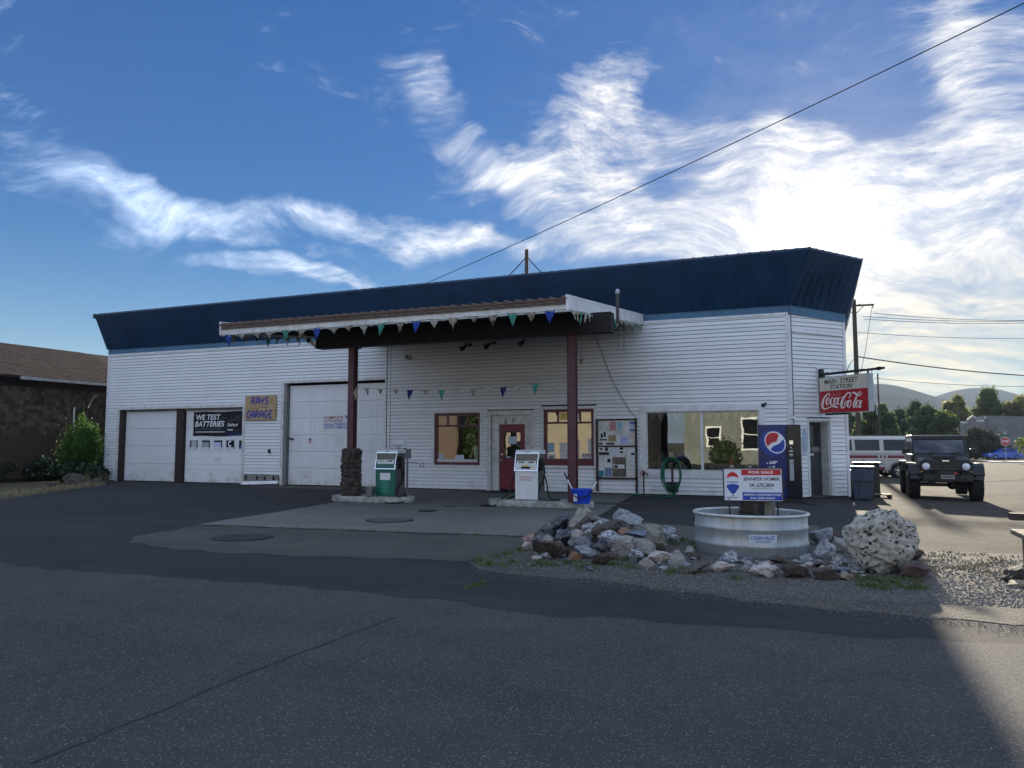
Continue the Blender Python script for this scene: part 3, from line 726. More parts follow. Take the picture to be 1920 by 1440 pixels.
# corner door
cd = -.30
b = MB()
for a, c, e, f, d0, d1 in ((COPEN_U0, COPEN_U0+.03, 0, COPEN_Z, cd, -.02), (COPEN_U1-.03, COPEN_U1, 0, COPEN_Z, cd, -.02), (COPEN_U0+.03, COPEN_U1-.03, COPEN_Z-.03, COPEN_Z, cd, -.02)): b.prism([(a, e), (c, e), (c, f), (a, f)], d0, d1, FC)
b.build('jamb', M_white2, bld); frame4(FC, COPEN_U0-.06, COPEN_U1+.06, 0, COPEN_Z+.07, .062, -.02, .03, 'door_frame', M_white, bld, bot=.001)
M_gdark = mat('grey_green_door', (.060, .066, .064), .45, var=.3, vscale=3, bump=.05)
cdo = rect(FC, COPEN_U0+.03, COPEN_U1-.03, .04, COPEN_Z-.03, cd-.04, cd, 'corner_door', M_gdark, bld); cdo['label'] = 'dark grey green door in the cut corner'
CUM = (COPEN_U0+COPEN_U1)/2
for i in range(4): rect(FC, COPEN_U0+.06, COPEN_U1-.06, .10+i*.33, .10+i*.33+.30, cd-.001, cd+.008, 'door_panel', M_gdark, cdo, bevel=.006)
rect(FC, COPEN_U0+.10, COPEN_U1-.10, 1.45, 2.02, cd-.001, cd+.006, 'pane', mat('dim_door_pane', (.03, .034, .034), .12), cdo)
rect(FC, CUM-.30, CUM-.05, 1.28, 1.40, cd+.006, cd+.014, 'sticker', mat('grey_sticker', (.25, .26, .25), .6), cdo); rect(FC, CUM+.02, CUM+.28, 1.28, 1.40, cd+.006, cd+.013, 'sticker', mat('dull_sticker', (.22, .21, .19), .6), cdo)
rect(FC, CUM-.1, CUM+.06, 1.17, 1.22, cd, cd+.012, 'mail_slot', M_paper, cdo)
rect(FC, COPEN_U0-.06, COPEN_U1+.06, .0, .045, -.3, .12, 'door_step', M_conc2, bld)
# lifted board and cover strip under the corner band
board(FC, .09, CL-.10, 4.62, lift=.03, tilt=-.02)
# ------------------------------------------------------------------ canopy over the pumps
CX0, CX1, CYF, CYB = -14.1, -4.79, 14.74, W-.06
CZF, CZB = 4.56, 5.30            # roof line at the front and at the wall
can = thing('pump_canopy', 'sloping pump canopy with white fascia, brown gutter edge and maroon posts', 'canopy', (-8.2, 16.5, 0))
sl = (CZB-CZF)/(CYB-CYF)
zc = lambda y: CZF+(y-CYF)*sl
M_rusty = mat('brown_metal', (.075, .045, .035), .55, .3, var=.55, vscale=6, col2=(.16, .11, .08), stretch=(1, 1, 5))
b = MB(); b.hexa([(CX0, CYF, CZF-.03), (CX1, CYF, CZF-.03), (CX1, CYB, CZB-.03), (CX0, CYB, CZB-.03), (CX0, CYF, CZF), (CX1, CYF, CZF), (CX1, CYB, CZB), (CX0, CYB, CZB)])
ro = b.build('canopy_roof', M_rusty, can)
for i in range(36):
    x = CX0+.1+i*(CX1-CX0-.2)/35; r = MB()
    r.hexa([(x-.03, CYF-.08, CZF-.01), (x+.03, CYF-.08, CZF-.01), (x+.03, CYB, CZB), (x-.03, CYB, CZB), (x-.012, CYF-.08, CZF+.025), (x+.012, CYF-.08, CZF+.025), (x+.012, CYB, CZB+.03), (x-.012, CYB, CZB+.03)]); r.build('roof_rib', M_rusty, ro)
FCF = Fr((0, CYF, 0), (1, 0, 0), (0, 0, 1))
rect(FCF, CX0, CX1, CZF-.30, CZF-.115, -.04, 0, 'front_fascia', M_white2, can)
for k, (z0, z1, d) in enumerate(((CZF-.112, CZF-.055, .035), (CZF-.052, CZF-.012, .06))): rect(FCF, CX0-.03, CX1+.0, z0, z1, -.03, d, 'gutter', M_rusty, can)
rect(FCF, CX0-.12, CX1, CZF-.145, CZF-.118, .002, .03, 'gutter', M_rusty, can)
for xx, nm in ((CX1, 1), (CX0, -1)):
    q = MB(); q.hexa([(xx-.02, CYF-.05, CZF-.30), (xx+.02, CYF-.05, CZF-.30), (xx+.02, CYB, CZB-.24), (xx-.02, CYB, CZB-.24), (xx-.02, CYF-.05, CZF+.02), (xx+.02, CYF-.05, CZF+.02), (xx+.02, CYB, CZB+.04), (xx-.02, CYB, CZB+.04)]); q.build('side_fascia', M_white, can)
    q = MB(); q.hexa([(xx-.028, CYF-.06, CZF+.0), (xx+.028, CYF-.06, CZF+.0), (xx+.028, CYB, CZB+.02), (xx-.028, CYB, CZB+.02), (xx-.028, CYF-.06, CZF+.05), (xx+.028, CYF-.06, CZF+.05), (xx+.028, CYB, CZB+.07), (xx-.028, CYB, CZB+.07)]); q.build('edge_flashing', M_white, can)
for i in range(14):
    x = CX0+.35+i*(CX1-CX0-.7)/13; q = MB()
    q.hexa([(x-.03, CYF+.06, CZF-.24), (x+.03, CYF+.06, CZF-.24), (x+.03, CYB, CZB-.22), (x-.03, CYB, CZB-.22), (x-.03, CYF+.06, CZF-.035), (x+.03, CYF+.06, CZF-.035), (x+.03, CYB, CZB-.035), (x-.03, CYB, CZB-.035)]); q.build('rafter', M_dark, can)
CY = 16.55; BZ = 4.04; XA, XB = -11.32, -5.26
b = MB(); b.box((-12.42, CY-.16, BZ), (-4.30, CY+.16, BZ+.46)); b.build('main_beam', M_dark, can)
b = MB(); b.box((-12.0, 19.6, BZ+.52), (-5.0, 19.8, BZ+.85)); b.build('rear_beam', M_dark, can)
b = MB(); b.bar((-12.42, CY-.12, BZ+.06), (-12.95, CY-.12, BZ+.46), .03, .09); b.build('brace', M_white2, can)
def column(x):
    b = MB(); w = .088
    b.box((x-w, CY-.10, .15), (x+w, CY-.07, BZ)); b.box((x-w, CY+.07, .15), (x+w, CY+.10, BZ)); b.box((x-.05, CY-.07, .15), (x+.05, CY+.07, BZ)); b.box((x-w-.08, CY-.14, BZ-.03), (x+w+.08, CY+.14, BZ-.001))
    return b.build('column', M_maroon_col, can, bevel=.008)
column(XA); column(XB)
b = MB(); b.cyl((XB-.118, CY+.02, .16), (XB-.118, CY+.02, BZ), .028, 12); b.build('conduit', M_maroon_col, can)
p = onY(1158, 545, CY); b = MB(); b.cyl((p.x, CY-.02, BZ+.2), (p.x, CY-.02, p.z-.06), .038, 12); vp = b.build('vent_pipe', mat('brown_pipe', (.06, .045, .04), .6, var=.3), can)
b = MB(); b.lathe([(.045, p.z-.08), (.052, p.z-.05), (.052, p.z), (.03, p.z+.03)], (p.x, CY-.02, 0), 12); b.build('vent_cap', M_steel, vp)
# rough stones cladding the left column
M_lava = mat('lava_stone', (.045, .036, .028), .85, var=.5, vscale=7, col2=(.075, .065, .045), bump=.7, bscale=18, objvar=.45)
def rock_mesh(name, seed, sub=3, cuts=9, rough=.06, deep=.55):
    r = random.Random(seed); bm = bmesh.new(); bmesh.ops.create_icosphere(bm, subdivisions=sub, radius=1)
    co = np.array([v.co[:] for v in bm.verts])
    for _ in range(cuts):
        n = np.array([r.gauss(0, 1) for _ in range(3)]); n /= np.linalg.norm(n); dd = r.uniform(deep, .95)
        t = co@n-dd; k = t > 0; co[k] -= np.outer(t[k], n)*r.uniform(.85, 1)
    from mathutils import noise as mn
    for i, v in enumerate(bm.verts):
        q = Vector(co[i]); a = mn.noise(q*2.1+Vector((seed*3.1, 0, 0)))*rough*1.6+mn.noise(q*6.3+Vector((0, seed*1.7, 0)))*rough*.6
        v.co = q*(1+a)
    co = np.array([v.co[:] for v in bm.verts]); lo, hi = co.min(0), co.max(0)
    for v in bm.verts: v.co = Vector([(v.co[i]-(lo[i]+hi[i])/2)/((hi[i]-lo[i])/2) for i in range(3)])
    me = bpy.data.meshes.new(name); bm.to_mesh(me); bm.free(); return me
STONES = [rock_mesh('stone', 40+i, 2, 8, .05) for i in range(6)]
sr = random.Random(21)
def rows_of_stones():
    z = .17; rz = 0
    while z < 1.30:
        h = sr.uniform(.11, .15); n = sr.choice((7, 8, 8)); a0 = sr.uniform(0, 6)
        for k in range(n):
            a = a0+2*math.pi*k/n; rad = .205+sr.uniform(-.015, .02)
            o = bpy.data.objects.new('stone', sr.choice(STONES)); COL.objects.link(o); o.parent = can
            Mi = WM[can.name].inverted(); o.location = Mi@Vector((XA+math.cos(a)*rad, CY+math.sin(a)*rad*.9, z+h/2+sr.uniform(-.015, .02)))
            o.rotation_euler = (sr.uniform(-.3, .3), sr.uniform(-.3, .3), a); o.scale = (.075, .10, h*.66)
            if not o.data.materials: o.data.materials.append(M_lava)
        z += h*.92
rows_of_stones()
MB().lathe([(.18, .15), (.18, 1.3)], (XA, CY, 0), 14).build('stone_core', mat('mortar', (.12, .11, .095), .9, var=.3, bump=.3), can)
# ------------------------------------------------------------------ pump islands
M_isl = mat('painted_concrete', (.46, .45, .42), .8, var=.6, vscale=5, col2=(.16, .15, .135), bump=.3, bscale=30)
def island(x0, x1, yc, w, label):
    r = w/2; P = [(x0+r+r*math.cos(t), yc+r*math.sin(t)) for t in [math.pi/2+i*math.pi/10 for i in range(11)]]+[(x1-r+r*math.cos(t), yc+r*math.sin(t)) for t in [-math.pi/2+i*math.pi/10 for i in range(11)]]
    b = MB(); b.prism([(p[0]-x0, p[1]-yc) for p in P], 0, .15, Fr((x0, yc, .003), (1, 0, 0), (0, 1, 0)))
    return tag(b.build('pump_island', M_isl, None, world=((x0+x1)/2, yc, 0), bevel=.02, smooth=40), label, 'kerb')
island(-11.98, -9.62, 16.78, .86, 'white painted kerbed island carrying the green fuel pump')
island(-7.55, -4.92, 16.98, .86, 'chipped kerbed island carrying the white fuel pump')
# ------------------------------------------------------------------ fuel pumps
M_pgreen = mat('pump_green', (.006, .135, .095), .35, var=.2, vscale=3)
M_pwhite = mat('pump_white', (.74, .75, .74), .4, var=.15, vscale=4)
M_pside = mat('pump_side_steel', (.20, .195, .18), .42, .55, var=.4, vscale=5, stretch=(1, 1, 4))
M_pdark = mat('pump_display_black', (.01, .01, .012), .2)
M_face = mat('pump_face', (.62, .66, .64), .35)
M_yel = mat('decal_yellow', (.75, .55, .05), .5)
M_rtxt = mat('red_print', (.55, .05, .06), .6)
def fuel_pump(x, y, green, label):
    z = .15; t = thing('fuel_pump', label, 'fuel pump', (x, y, z)); w, dp = .29, .26      # half width, half depth
    f = lambda d=0: Fr((x, y-dp+d, z), (1, 0, 0), (0, 0, 1)); FP = f()
    body = M_pgreen if green else M_pwhite
    MB().box((x-w+.01, y-dp+.02, z), (x+w-.01, y+dp, z+1.10)).build('cabinet', M_pside, t, bevel=.006)
    rect(FP, -w, w, .02, .70, -.03, .0, 'lower_panel', body, t, bevel=.006)
    fr = Fr((x, y-dp, z+.70), (1, 0, 0), Vector((0, .10, .42)))
    MB().hexa([fr.p(-w, 0, -.02), fr.p(w, 0, -.02), fr.p(w, .43, -.02), fr.p(-w, .43, -.02), fr.p(-w, 0, .03), fr.p(w, 0, .03), fr.p(w, .43, .01), fr.p(-w, .43, .01)]).build('dial_head', body, t)
    frame4(fr, -w-.012, w+.012, -.012, .44, .022, -.02, .038, 'bezel', M_chrome, t)
    dial = rect(fr, -w+.04, w-.04, .13 if green else .03, .41, .028, .036, 'dial_face', M_face if green else M_pwhite, t)
    for sx in (-1, 1):
        for k, (v, ww) in enumerate(((.36, .15), (.275, .15))): rect(fr, sx*.125-ww/2, sx*.125+ww/2, v-.018, v+.018, .037, .040, 'counter_window', M_pdark if (sx > 0 or not green) else mat('faded_counter', (.30, .36, .30), .4), dial)
        for k in range(4): rect(fr, sx*.125-.072+k*.038, sx*.125-.072+k*.038+.030, .185, .222, .037, .040, 'price_digit', M_pdark if (sx > 0 or not green) else mat('faded_counter', (.3, .3, .3), .4), dial)
    rect(fr, -.012, .012, .30, .325, .037, .040, 'decal', M_navy, dial)
    if not green:
        rect(fr, -.09, .06, .105, .135, .037, .040, 'decal', M_yel, dial); rect(fr, -.13, .11, .045, .10, .037, .040, 'decal', M_ink, dial); rect(fr, .14, .20, .055, .10, .037, .040, 'decal', M_yel, dial)
    else: rect(fr, -w+.04, w-.04, .03, .10, .030, .034, 'face_strip', M_pgreen, t)
    MB().box((x-w-.015, y-dp+.08, z+1.10), (x+w+.015, y+dp, z+1.20)).build('top_cap', M_pwhite, t, bevel=.008)
    rect(Fr((x, y-dp+.08, z), (1, 0, 0), (0, 0, 1)), -.06, .06, 1.135, 1.165, 0, .003, 'maker_plate', M_greym, t)
    if green:
        rect(FP, -.15, .15, .42, .60, .001, .006, 'notice', M_paper, t); rect(FP, -.10, .10, .10, .40, .001, .004, 'faded_decal', mat('faded_green', (.02, .20, .15), .5), t)
    else:
        text('NO SMOKING', FP, -.16, .14, .53, .57, M_rtxt, t, off=.004); text('STOP ENGINE', FP, -.16, .14, .465, .505, M_rtxt, t, off=.004)
        MB().cyl((x, y-dp-.006, z+.665), (x, y-dp+.01, z+.665), .012, 10).build('lock', M_steel, t)
    sides = (1,) if green else (-1, 1)
    for s in sides:
        xs = x+s*w; ys = y-.02
        MB().box((min(xs, xs+s*.035), ys-.10, z+.70), (max(xs, xs+s*.035), ys+.10, z+1.02)).build('nozzle_boot', M_blackm, t, bevel=.008)
        n = MB(); q = xs+s*.075
        n.tube(smooth_path([(q, ys-.02, z+.98), (q, ys+.0, z+.90), (q, ys-.02, z+.80), (q, ys-.09, z+.72)], 4), [.022]*9+[.016]*4, 8)
        n.bar((q, ys-.03, z+.97), (q, ys-.03, z+.78), .03, .075); n.tube(smooth_path([(q, ys-.06, z+.93), (q, ys-.12, z+.90), (q, ys-.11, z+.80), (q, ys-.05, z+.78)], 3), .008, 6)
        n.build('nozzle', M_black, t, smooth=40)
        if green: path = [(q, ys, z+.80), (q+.03, ys, z+.62), (q+.0, ys+.03, z+.66), (q-.02, ys+.08, z+.45), (q-.05, ys-.12, z+.20), (q+.05, ys-.30, z+.02), (q+.28, ys-.40, z-.10), (q+.12, ys-.62, z-.125), (q-.16, ys-.55, z-.125), (q-.12, ys-.36, z-.06), (q+.16, ys-.30, z+.03), (q+.20, ys-.1, z+.02), (q+.06, ys+.05, z+.02), (q+.0, ys+.1, z+.1)]
        elif s < 0: path = [(q, ys, z+.80), (q-.02, ys-.04, z+.62), (q-.08, ys-.06, z+.40), (q-.13, ys-.1, z+.18), (q-.28, ys-.2, z+.02), (q-.5, ys-.34, z-.11), (q-.72, ys-.44, z-.128), (q-.62, ys-.62, z-.128), (q-.36, ys-.54, z-.128), (q-.33, ys-.34, z-.09), (q-.55, ys-.2, z-.10), (q-.3, ys-.12, z-.02), (q-.1, ys-.05, z+.04), (q+.02, ys+.02, z+.12), (q+.05, ys+.04, z+.3)]
        else: path = [(q, ys, z+.80), (q+.02, ys-.02, z+.60), (q-.06, ys-.12, z+.30), (q-.08, ys-.2, z+.10), (q+.06, ys-.26, z+.025), (q+.36, ys-.2, z+.022), (q+.42, ys-.08, z+.03), (q+.2, ys-.02, z+.025), (q+.12, ys-.02, z+.14), (q+.08, ys, z+.34), (q+.03, ys+.02, z+.52), (q, ys+.06, z+.56)]
        MB().tube(smooth_path(path, 8), .019, 8).build('hose', M_rubber, t, smooth=True)
        b = MB()
        for k in range(6): b.bar((xs+s*.03, ys+.03, z+.62-k*.055), (xs+s*.055, ys+.03, z+.60-k*.055), .03, .03)
        b.build('hose_swivel', M_steel if s < 0 else M_blackm, t)
    return t
fuel_pump(-10.36, 16.92, True, 'green fuel pump with a white top and a hose on one side')
fuel_pump(-6.52, 17.06, False, 'white fuel pump with a hose on each side')
# price box, service post and block behind the green pump
p = onY(746, 838, 17.6); t = thing('price_sign', 'small white fuel price box on a post behind the green pump', 'sign', (p.x, 17.6, .0))
FPx = Fr((p.x, 17.58, 0), (1, 0, 0), (0, 0, 1))
MB().box((p.x-.20, 17.58, 1.40), (p.x+.22, 17.68, 1.60)).build('box', M_pwhite, t, bevel=.006); text('UNLEADED', FPx, -.16, .18, 1.43, 1.48, M_ink, t)
rect(FPx, -.26, .22, 1.29, 1.38, -.10, 0, 'tax_strip', M_pdark, t)
for k in range(5): rect(FPx, -.24+k*.09, -.24+k*.09+.07, 1.30, 1.37, 0, .004, 'digit_card', M_paper, t)
MB().box((p.x-.03, 17.66, .003), (p.x+.03, 17.70, 1.40)).build('post', M_greym, t)
p = onY(761, 850, 17.75); t = thing('conduit_riser', 'grey electrical box on a pair of conduits beside the green pump', 'electrical box', (p.x, 17.75, 0))
MB().box((p.x-.13, 17.68, 1.10), (p.x+.13, 17.82, 1.36)).build('junction_box', M_greym, t, bevel=.01)
for s in (-.06, .05): MB().cyl((p.x+s, 17.75, .003), (p.x+s, 17.75, 1.12), .028, 10).build('conduit', M_greym, t)
p = onZ(694, 931, .153); tag(MB().box((p.x-.09, p.y-.08, .153), (p.x+.09, p.y+.08, .40)).build('meter_box', M_pside, None, world=(p.x, p.y, .153), bevel=.02), 'small rusty box between the stone post and the green pump', 'box')
# blue squeegee bucket on the white pump's island
p = onZ(1091, 944, .153); t = thing('squeegee_bucket', 'blue bucket with two squeegee handles on the pump island', 'bucket', (p.x, p.y, .153))
x, y, z = p.x, p.y, .153; M_bblue = mat('bucket_blue', (.006, .055, .50), .35)
def ring(cx, cy, zz, a, bb, n=20, e=.45): return [(cx+a*math.copysign(abs(math.cos(q))**e, math.cos(q)), cy+bb*math.copysign(abs(math.sin(q))**e, math.sin(q)), zz) for q in [2*math.pi*i/n for i in range(n)]]
MB().loft([ring(x, y, z, .17, .11), ring(x, y, z+.30, .225, .15), ring(x, y, z+.30, .24, .165), ring(x, y, z+.335, .24, .165), ring(x, y, z+.335, .215, .14), ring(x, y, z+.10, .17, .10)]).build('bucket', M_bblue, t, smooth=40)
rect(Fr((x, y-.125, z), (1, 0, 0), (0, -.12, 1)), -.15, -.06, .06, .22, .012, .02, 'label_sticker', M_paper, t)
MB().tube(smooth_path([(x-.235, y-.02, z+.30), (x-.1, y-.2, z+.17), (x+.08, y-.21, z+.15), (x+.235, y-.1, z+.23), (x+.25, y, z+.31)], 6), .014, 8).build('carry_handle', M_black, t, smooth=True)
for a, c, nm in (((x-.14, y, z+.15), (x-.40, y-.04, z+.68), 1), ((x+.14, y, z+.18), (x+.42, y+.08, z+.62), 2)):
    a, c = Vector(a), Vector(c); m_ = a.lerp(c, .72)
    h = MB().cyl(a, m_, .014, 8).build('squeegee_handle', M_cwhite, t); MB().cyl(m_, c, .019, 8).build('grip', M_black, h)
# ------------------------------------------------------------------ bunting and lamps along the canopy
FLAGC = {'w': mat('faded_white_cloth', (.42, .40, .34), .85, var=.3, vscale=12), 'b': mat('blue_cloth', (.016, .05, .30), .8), 'n': mat('navy_cloth', (.012, .014, .11), .8), 'g': mat('green_cloth', (.04, .23, .17), .8), 't': mat('tan_cloth', (.33, .29, .22), .85, var=.3, vscale=10), 'k': mat('black_cloth', (.02, .022, .03), .85)}
def flag(parent, a, c, drop, m, seed, torn=False, name='pennant'):
    r = random.Random(seed); a, c = Vector(a), Vector(c); d = (c-a); out = Vector((d.y, -d.x, 0)).normalized(); b = MB(); n = 5
    for side in (0, 1):
        pass
    top = [a.lerp(c, i/n)+Vector((0, 0, -.012*math.sin(math.pi*i/n))) for i in range(n+1)]
    tip = a.lerp(c, .5+r.uniform(-.15, .15))+Vector((0, 0, -drop))+out*r.uniform(-.06, .06)
    rows = 5; V = []
    for j in range(rows+1):
        s = j/rows
        for i in range(n+1): V.append(top[i].lerp(tip, s)+out*(.018*math.sin(i*2.1+j*1.3+seed)))
    F_ = []
    for j in range(rows):
        for i in range(n):
            if torn and j >= 2 and (i+j+seed) % 3 == 0: continue
            F_.append((j*(n+1)+i, j*(n+1)+i+1, (j+1)*(n+1)+i+1, (j+1)*(n+1)+i))
    b.add(V, F_); return b.build(name, m, parent, recalc=False)
def bunting(name, label, pts, spec, spacing, fw, drop, bulbs=0.0, seed=1, torn=True, sag=.02, droop=1):
    P = [Vector(p) for p in pts]; t = thing(name, label, 'bunting', P[0]); r = random.Random(seed); path = []
    for i in range(len(P)-1):
        L = (P[i+1]-P[i]).length; k = max(2, int(L/.25))
        for j in range(k): path.append(P[i].lerp(P[i+1], j/k)+Vector((0, 0, -sag*math.sin(math.pi*((j*.25) % 1.0)))))
    path.append(P[-1]); MB().tube(path, .006, 5).build('string', M_wire if bulbs else FLAGC['w'], t)
    tot = [0]
    for i in range(len(path)-1): tot.append(tot[-1]+(path[i+1]-path[i]).length)
    def at(s):
        for i in range(len(path)-1):
            if tot[i+1] >= s: return path[i].lerp(path[i+1], (s-tot[i])/max(tot[i+1]-tot[i], 1e-6))
        return path[-1]
    s = spacing*.4; k = 0
    while s+fw < tot[-1]:
        ch = spec[k % len(spec)]
        if ch != '.':
            fd = drop*(1.0 if ch in 'bgn' else r.uniform(.45, .9)); flag(t, at(s), at(s+fw), fd, FLAGC[ch], seed*100+k, torn and ch in 'wt')
        s += spacing*r.uniform(.9, 1.1); k += 1
    if bulbs:
        s = .1
        while s < tot[-1]:
            q = at(s); MB().lathe([(.003, -.055), (.015, -.042), (.017, -.028), (.009, -.010), (.009, .006)], q, 8).build('bulb', mat('dull_bulb', (.42, .40, .36), .3), t, smooth=True); s += bulbs
    return t
zf = CZF-.285
bunting('bunting', 'ragged pennants and bulbs strung along the front of the canopy', [(CX0-.02, CYF-.05, zf), (CX1, CYF-.07, zf+.02)], 'bwwwgtbwtwgtbwtwtgtbw', .46, .24, .28, bulbs=.235, seed=4)
bunting('bunting', 'tattered pennants crowded along the sloping canopy side', [(CX1+.06, CYF-.05, zf+.02), (CX1+.06, CYB-.2, CZB-.26)], 'wtgwwtwwtwwtgwwtw', .30, .22, .27, bulbs=.16, seed=5)
bunting('bunting', 'dark drooping pennants along the rear of the canopy', [(CX0+.06, CYF+.1, zf), (CX0+.1, CYF+1.9, zf+.20), (-12.5, CY-.2, BZ+.30)], 'ttkgtwtk', .42, .22, .26, seed=6)
cl0 = onY(671, 727, CY-.12); cl1 = onY(1064, 714, CY-.12); cm = onY(850, 731, CY-.12)
lp = [cl0.lerp(cm, i/5)+Vector((0, 0, -.02*math.sin(math.pi*i/5))) for i in range(5)]+[cm.lerp(cl1, i/6)+Vector((0, 0, -.02*math.sin(math.pi*i/6))) for i in range(7)]
bunting('bunting', 'line of coloured triangular pennants tied between the two canopy posts', lp, 'wttntgwtwnwgwt', .425, .19, .27, seed=9, torn=False, sag=0)
b = MB(); b.tube(smooth_path([cl0+Vector((0, 0, .02)), cl0+Vector((-.06, -.02, -.1)), cl0+Vector((-.02, -.03, -.25)), cl0+Vector((-.08, -.02, -.32))], 5), [.02, .03, .035, .03, .03, .04, .05, .05, .05, .045, .04, .03, .03, .02, .015, .01], 7)
tag(b.build('tied_rag', FLAGC['t'], None, world=tuple(cl0)), 'knotted rag of spare pennants on the stone footed post', 'rag')
# ------------------------------------------------------------------ small fittings on the wall
def px_box(name, px, py, w, h, d, m, label, cat, bev=.006, fr=FW, f=wp):
    u, v = f(px, py); q = fr.p(u, v, .02); b = MB().prism([(u-w/2, v-h/2), (u+w/2, v-h/2), (u+w/2, v+h/2), (u-w/2, v+h/2)], .018, .018+d, fr)
    return tag(b.build(name, m, None, world=tuple(q), bevel=bev), label, cat)
t = thing('speaker_box', 'small white loudspeaker box high on the wall under the canopy', 'speaker', FW.p(*wp(765.5, 669.5), .02)); u, v = wp(765.5, 669.5)
rect(FW, u-.09, u+.09, v-.10, v+.10, .018, .10, 'case', M_white2, t, bevel=.01); rect(FW, u-.055, u+.05, v-.06, v+.07, .10, .106, 'grille', M_black, t)
px_box('wall_switch', 506, 846, .09, .14, .05, M_black, 'black switch box between the garage doors', 'switch')
def floodlight(px, py, k):
    q = onY(px, py, 20.6); t = thing('floodlight', ('black twin floodlight hanging under the canopy toward the garage', 'dark double spotlight under the middle of the canopy', 'black spotlight on a stem under the canopy by the right post')[k], 'floodlight', q); ztop = zc(20.6)-.2
    MB().cyl((q.x, 20.6, ztop), (q.x, 20.6, q.z+.05), .018, 8).build('stem', M_blackm, t); MB().bar((q.x-.10, 20.6, q.z+.06), (q.x+.14, 20.6, q.z+.09), .03).build('arm', M_blackm, t)
    MB().tube([(q.x, 20.6, q.z+.06), (q.x-.03, 20.52, q.z), (q.x-.07, 20.42, q.z-.06)], [.03, .05, .085], 12).build('lamp_head', M_black, t, smooth=40)
    if k < 2: MB().tube([(q.x+.14, 20.6, q.z+.09), (q.x+.18, 20.52, q.z+.07)], [.03, .06], 12).build('lamp_head', M_black, t, smooth=40)
for k, (px, py) in enumerate(((874, 652), (919, 648), (983, 643))): floodlight(px, py, k)
q = onY(1090, 676, 19.5); t = thing('hanging_lantern', 'little lantern hanging on a long cord beyond the right post', 'lantern', q)
MB().cyl(q, (q.x, 19.5, zc(19.5)-.1), .005, 5).build('cord', M_wire, t); MB().lathe([(.03, -.09), (.05, -.08), (.045, .0), (.06, .01), (.02, .05)], q, 12).build('lantern_body', mat('brass_dull', (.22, .19, .13), .5, .5), t, smooth=30)
def cable(name, label, pts, r, sag=0.0, m=M_wire, cat='cable', k=14):
    P = [Vector(p) for p in pts]
    if len(P) == 2:
        a, c = P; P = [a.lerp(c, i/k)+Vector((0, 0, -sag*4*(i/k)*(1-i/k))) for i in range(k+1)]
    else: P = smooth_path(P, 6)
    return tag(MB().tube(P, r, 6).build(name, m, None, world=tuple(P[0])), label, cat)
f3 = lambda px, py, d=.03: FW.p(*wp(px, py), d)
cable('wall_cable', 'thin cable slanting down the siding to the notice board', [f3(1113, 622), f3(1131, 668), f3(1150, 716), f3(1176, 762), f3(1194, 784)], .008)
cable('wall_cable', 'hanging cord ends under the canopy side beyond the right post', [f3(1167, 612, .5), f3(1167, 655, .5)], .006)
cable('wall_cable', 'second cord end hanging near the canopy corner', [f3(1176, 612, .4), f3(1176, 658, .4)], .006)
cable('wall_wire', 'loose black wire curling off the siding beside the green pump', [f3(766, 867), f3(783, 867.5), f3(789, 873), f3(793, 876), f3(795, 870), f3(794, 866)], .009)
cable('floor_cord', 'thin black cord lying from the drinks machine across the asphalt', [(-.5, 20.5, .012), (-.05, 19.6, .0), (.25, 18.6, -.02), (.2, 17.4, -.02), (.55, 16.2, -.03)], .012)
for k, (px, py) in enumerate(((1431, 760), (1484, 786))):
    u, v = wp(px, py); t = thing('security_camera', ('small dark camera at the shop window corner', 'tiny white camera above the drinks machine')[k], 'camera', FW.p(u, v, .02))
    m_ = (M_black, M_cwhite)[k]; rect(FW, u-.05, u+.05, v-.05, v+.05, .018, .05, 'mount', m_, t); MB().cyl(FW.p(u, v, .05), FW.p(u+.08, v+.04, .20), .035, 10).build('camera_body', m_, t)
# ------------------------------------------------------------------ wooden garage sign, banners and papers
M_slab = mat('varnished_wood', (.52, .37, .19), .5, var=.5, vscale=3, col2=(.33, .21, .09), stretch=(1, 1, 6), bump=.15)
u0, v1 = wp(463, 743); u1, v0 = wp(519, 787); cu, cv = (u0+u1)/2, (v0+v1)/2
t = thing('wooden_sign', 'varnished wood slab sign with blue carved letters between the garage doors', 'sign', FW.p(cu, v0, .03))
rect(FW, u0, u1, v0, v1, .018, .085, 'slab', M_slab, t, bevel=.012)
M_bltr = mat('letter_blue', (.02, .035, .30), .5); 
GL = {'R': [[(.15, 0), (.15, 1)], [(.05, .95), (.6, 1), (.85, .75), (.55, .5), (.2, .5)], [(.5, .5), (.95, .02)]], 'A': [[(.1, .05), (.12, .6), (.5, 1.0), (.88, .6), (.9, .0)], [(.15, .42), (.85, .42)]],
      'Y': [[(.05, 1), (.15, .62), (.5, .52), (.85, .62), (.95, 1)], [(.5, .55), (.5, 0)]], 'S': [[(.9, .82), (.55, 1), (.15, .8), (.5, .52), (.88, .28), (.5, 0), (.08, .2)]],
      'G': [[(.92, .8), (.5, 1), (.08, .55), (.45, 0), (.9, .2), (.9, .48), (.55, .46)]], 'E': [[(.9, .9), (.45, 1), (.12, .55), (.45, 0), (.92, .1)], [(.18, .52), (.75, .55)]]}
def scribe(word, x0, x1, y0, y1, nm='lettering'):
    w = (x1-x0)/len(word)
    for i, ch in enumerate(word):
        b = MB()
        for st in GL[ch]: stroke(b, FW, [(x0+w*i+w*.06+p[0]*w*.86, y0+p[1]*(y1-y0)) for p in st], [w*.20, w*.30, w*.22, w*.30, w*.2, w*.25, w*.2][:len(st)], .0885, 5)
        b.build(nm, M_bltr, t, recalc=False)
wv = v1-v0; wu = u1-u0
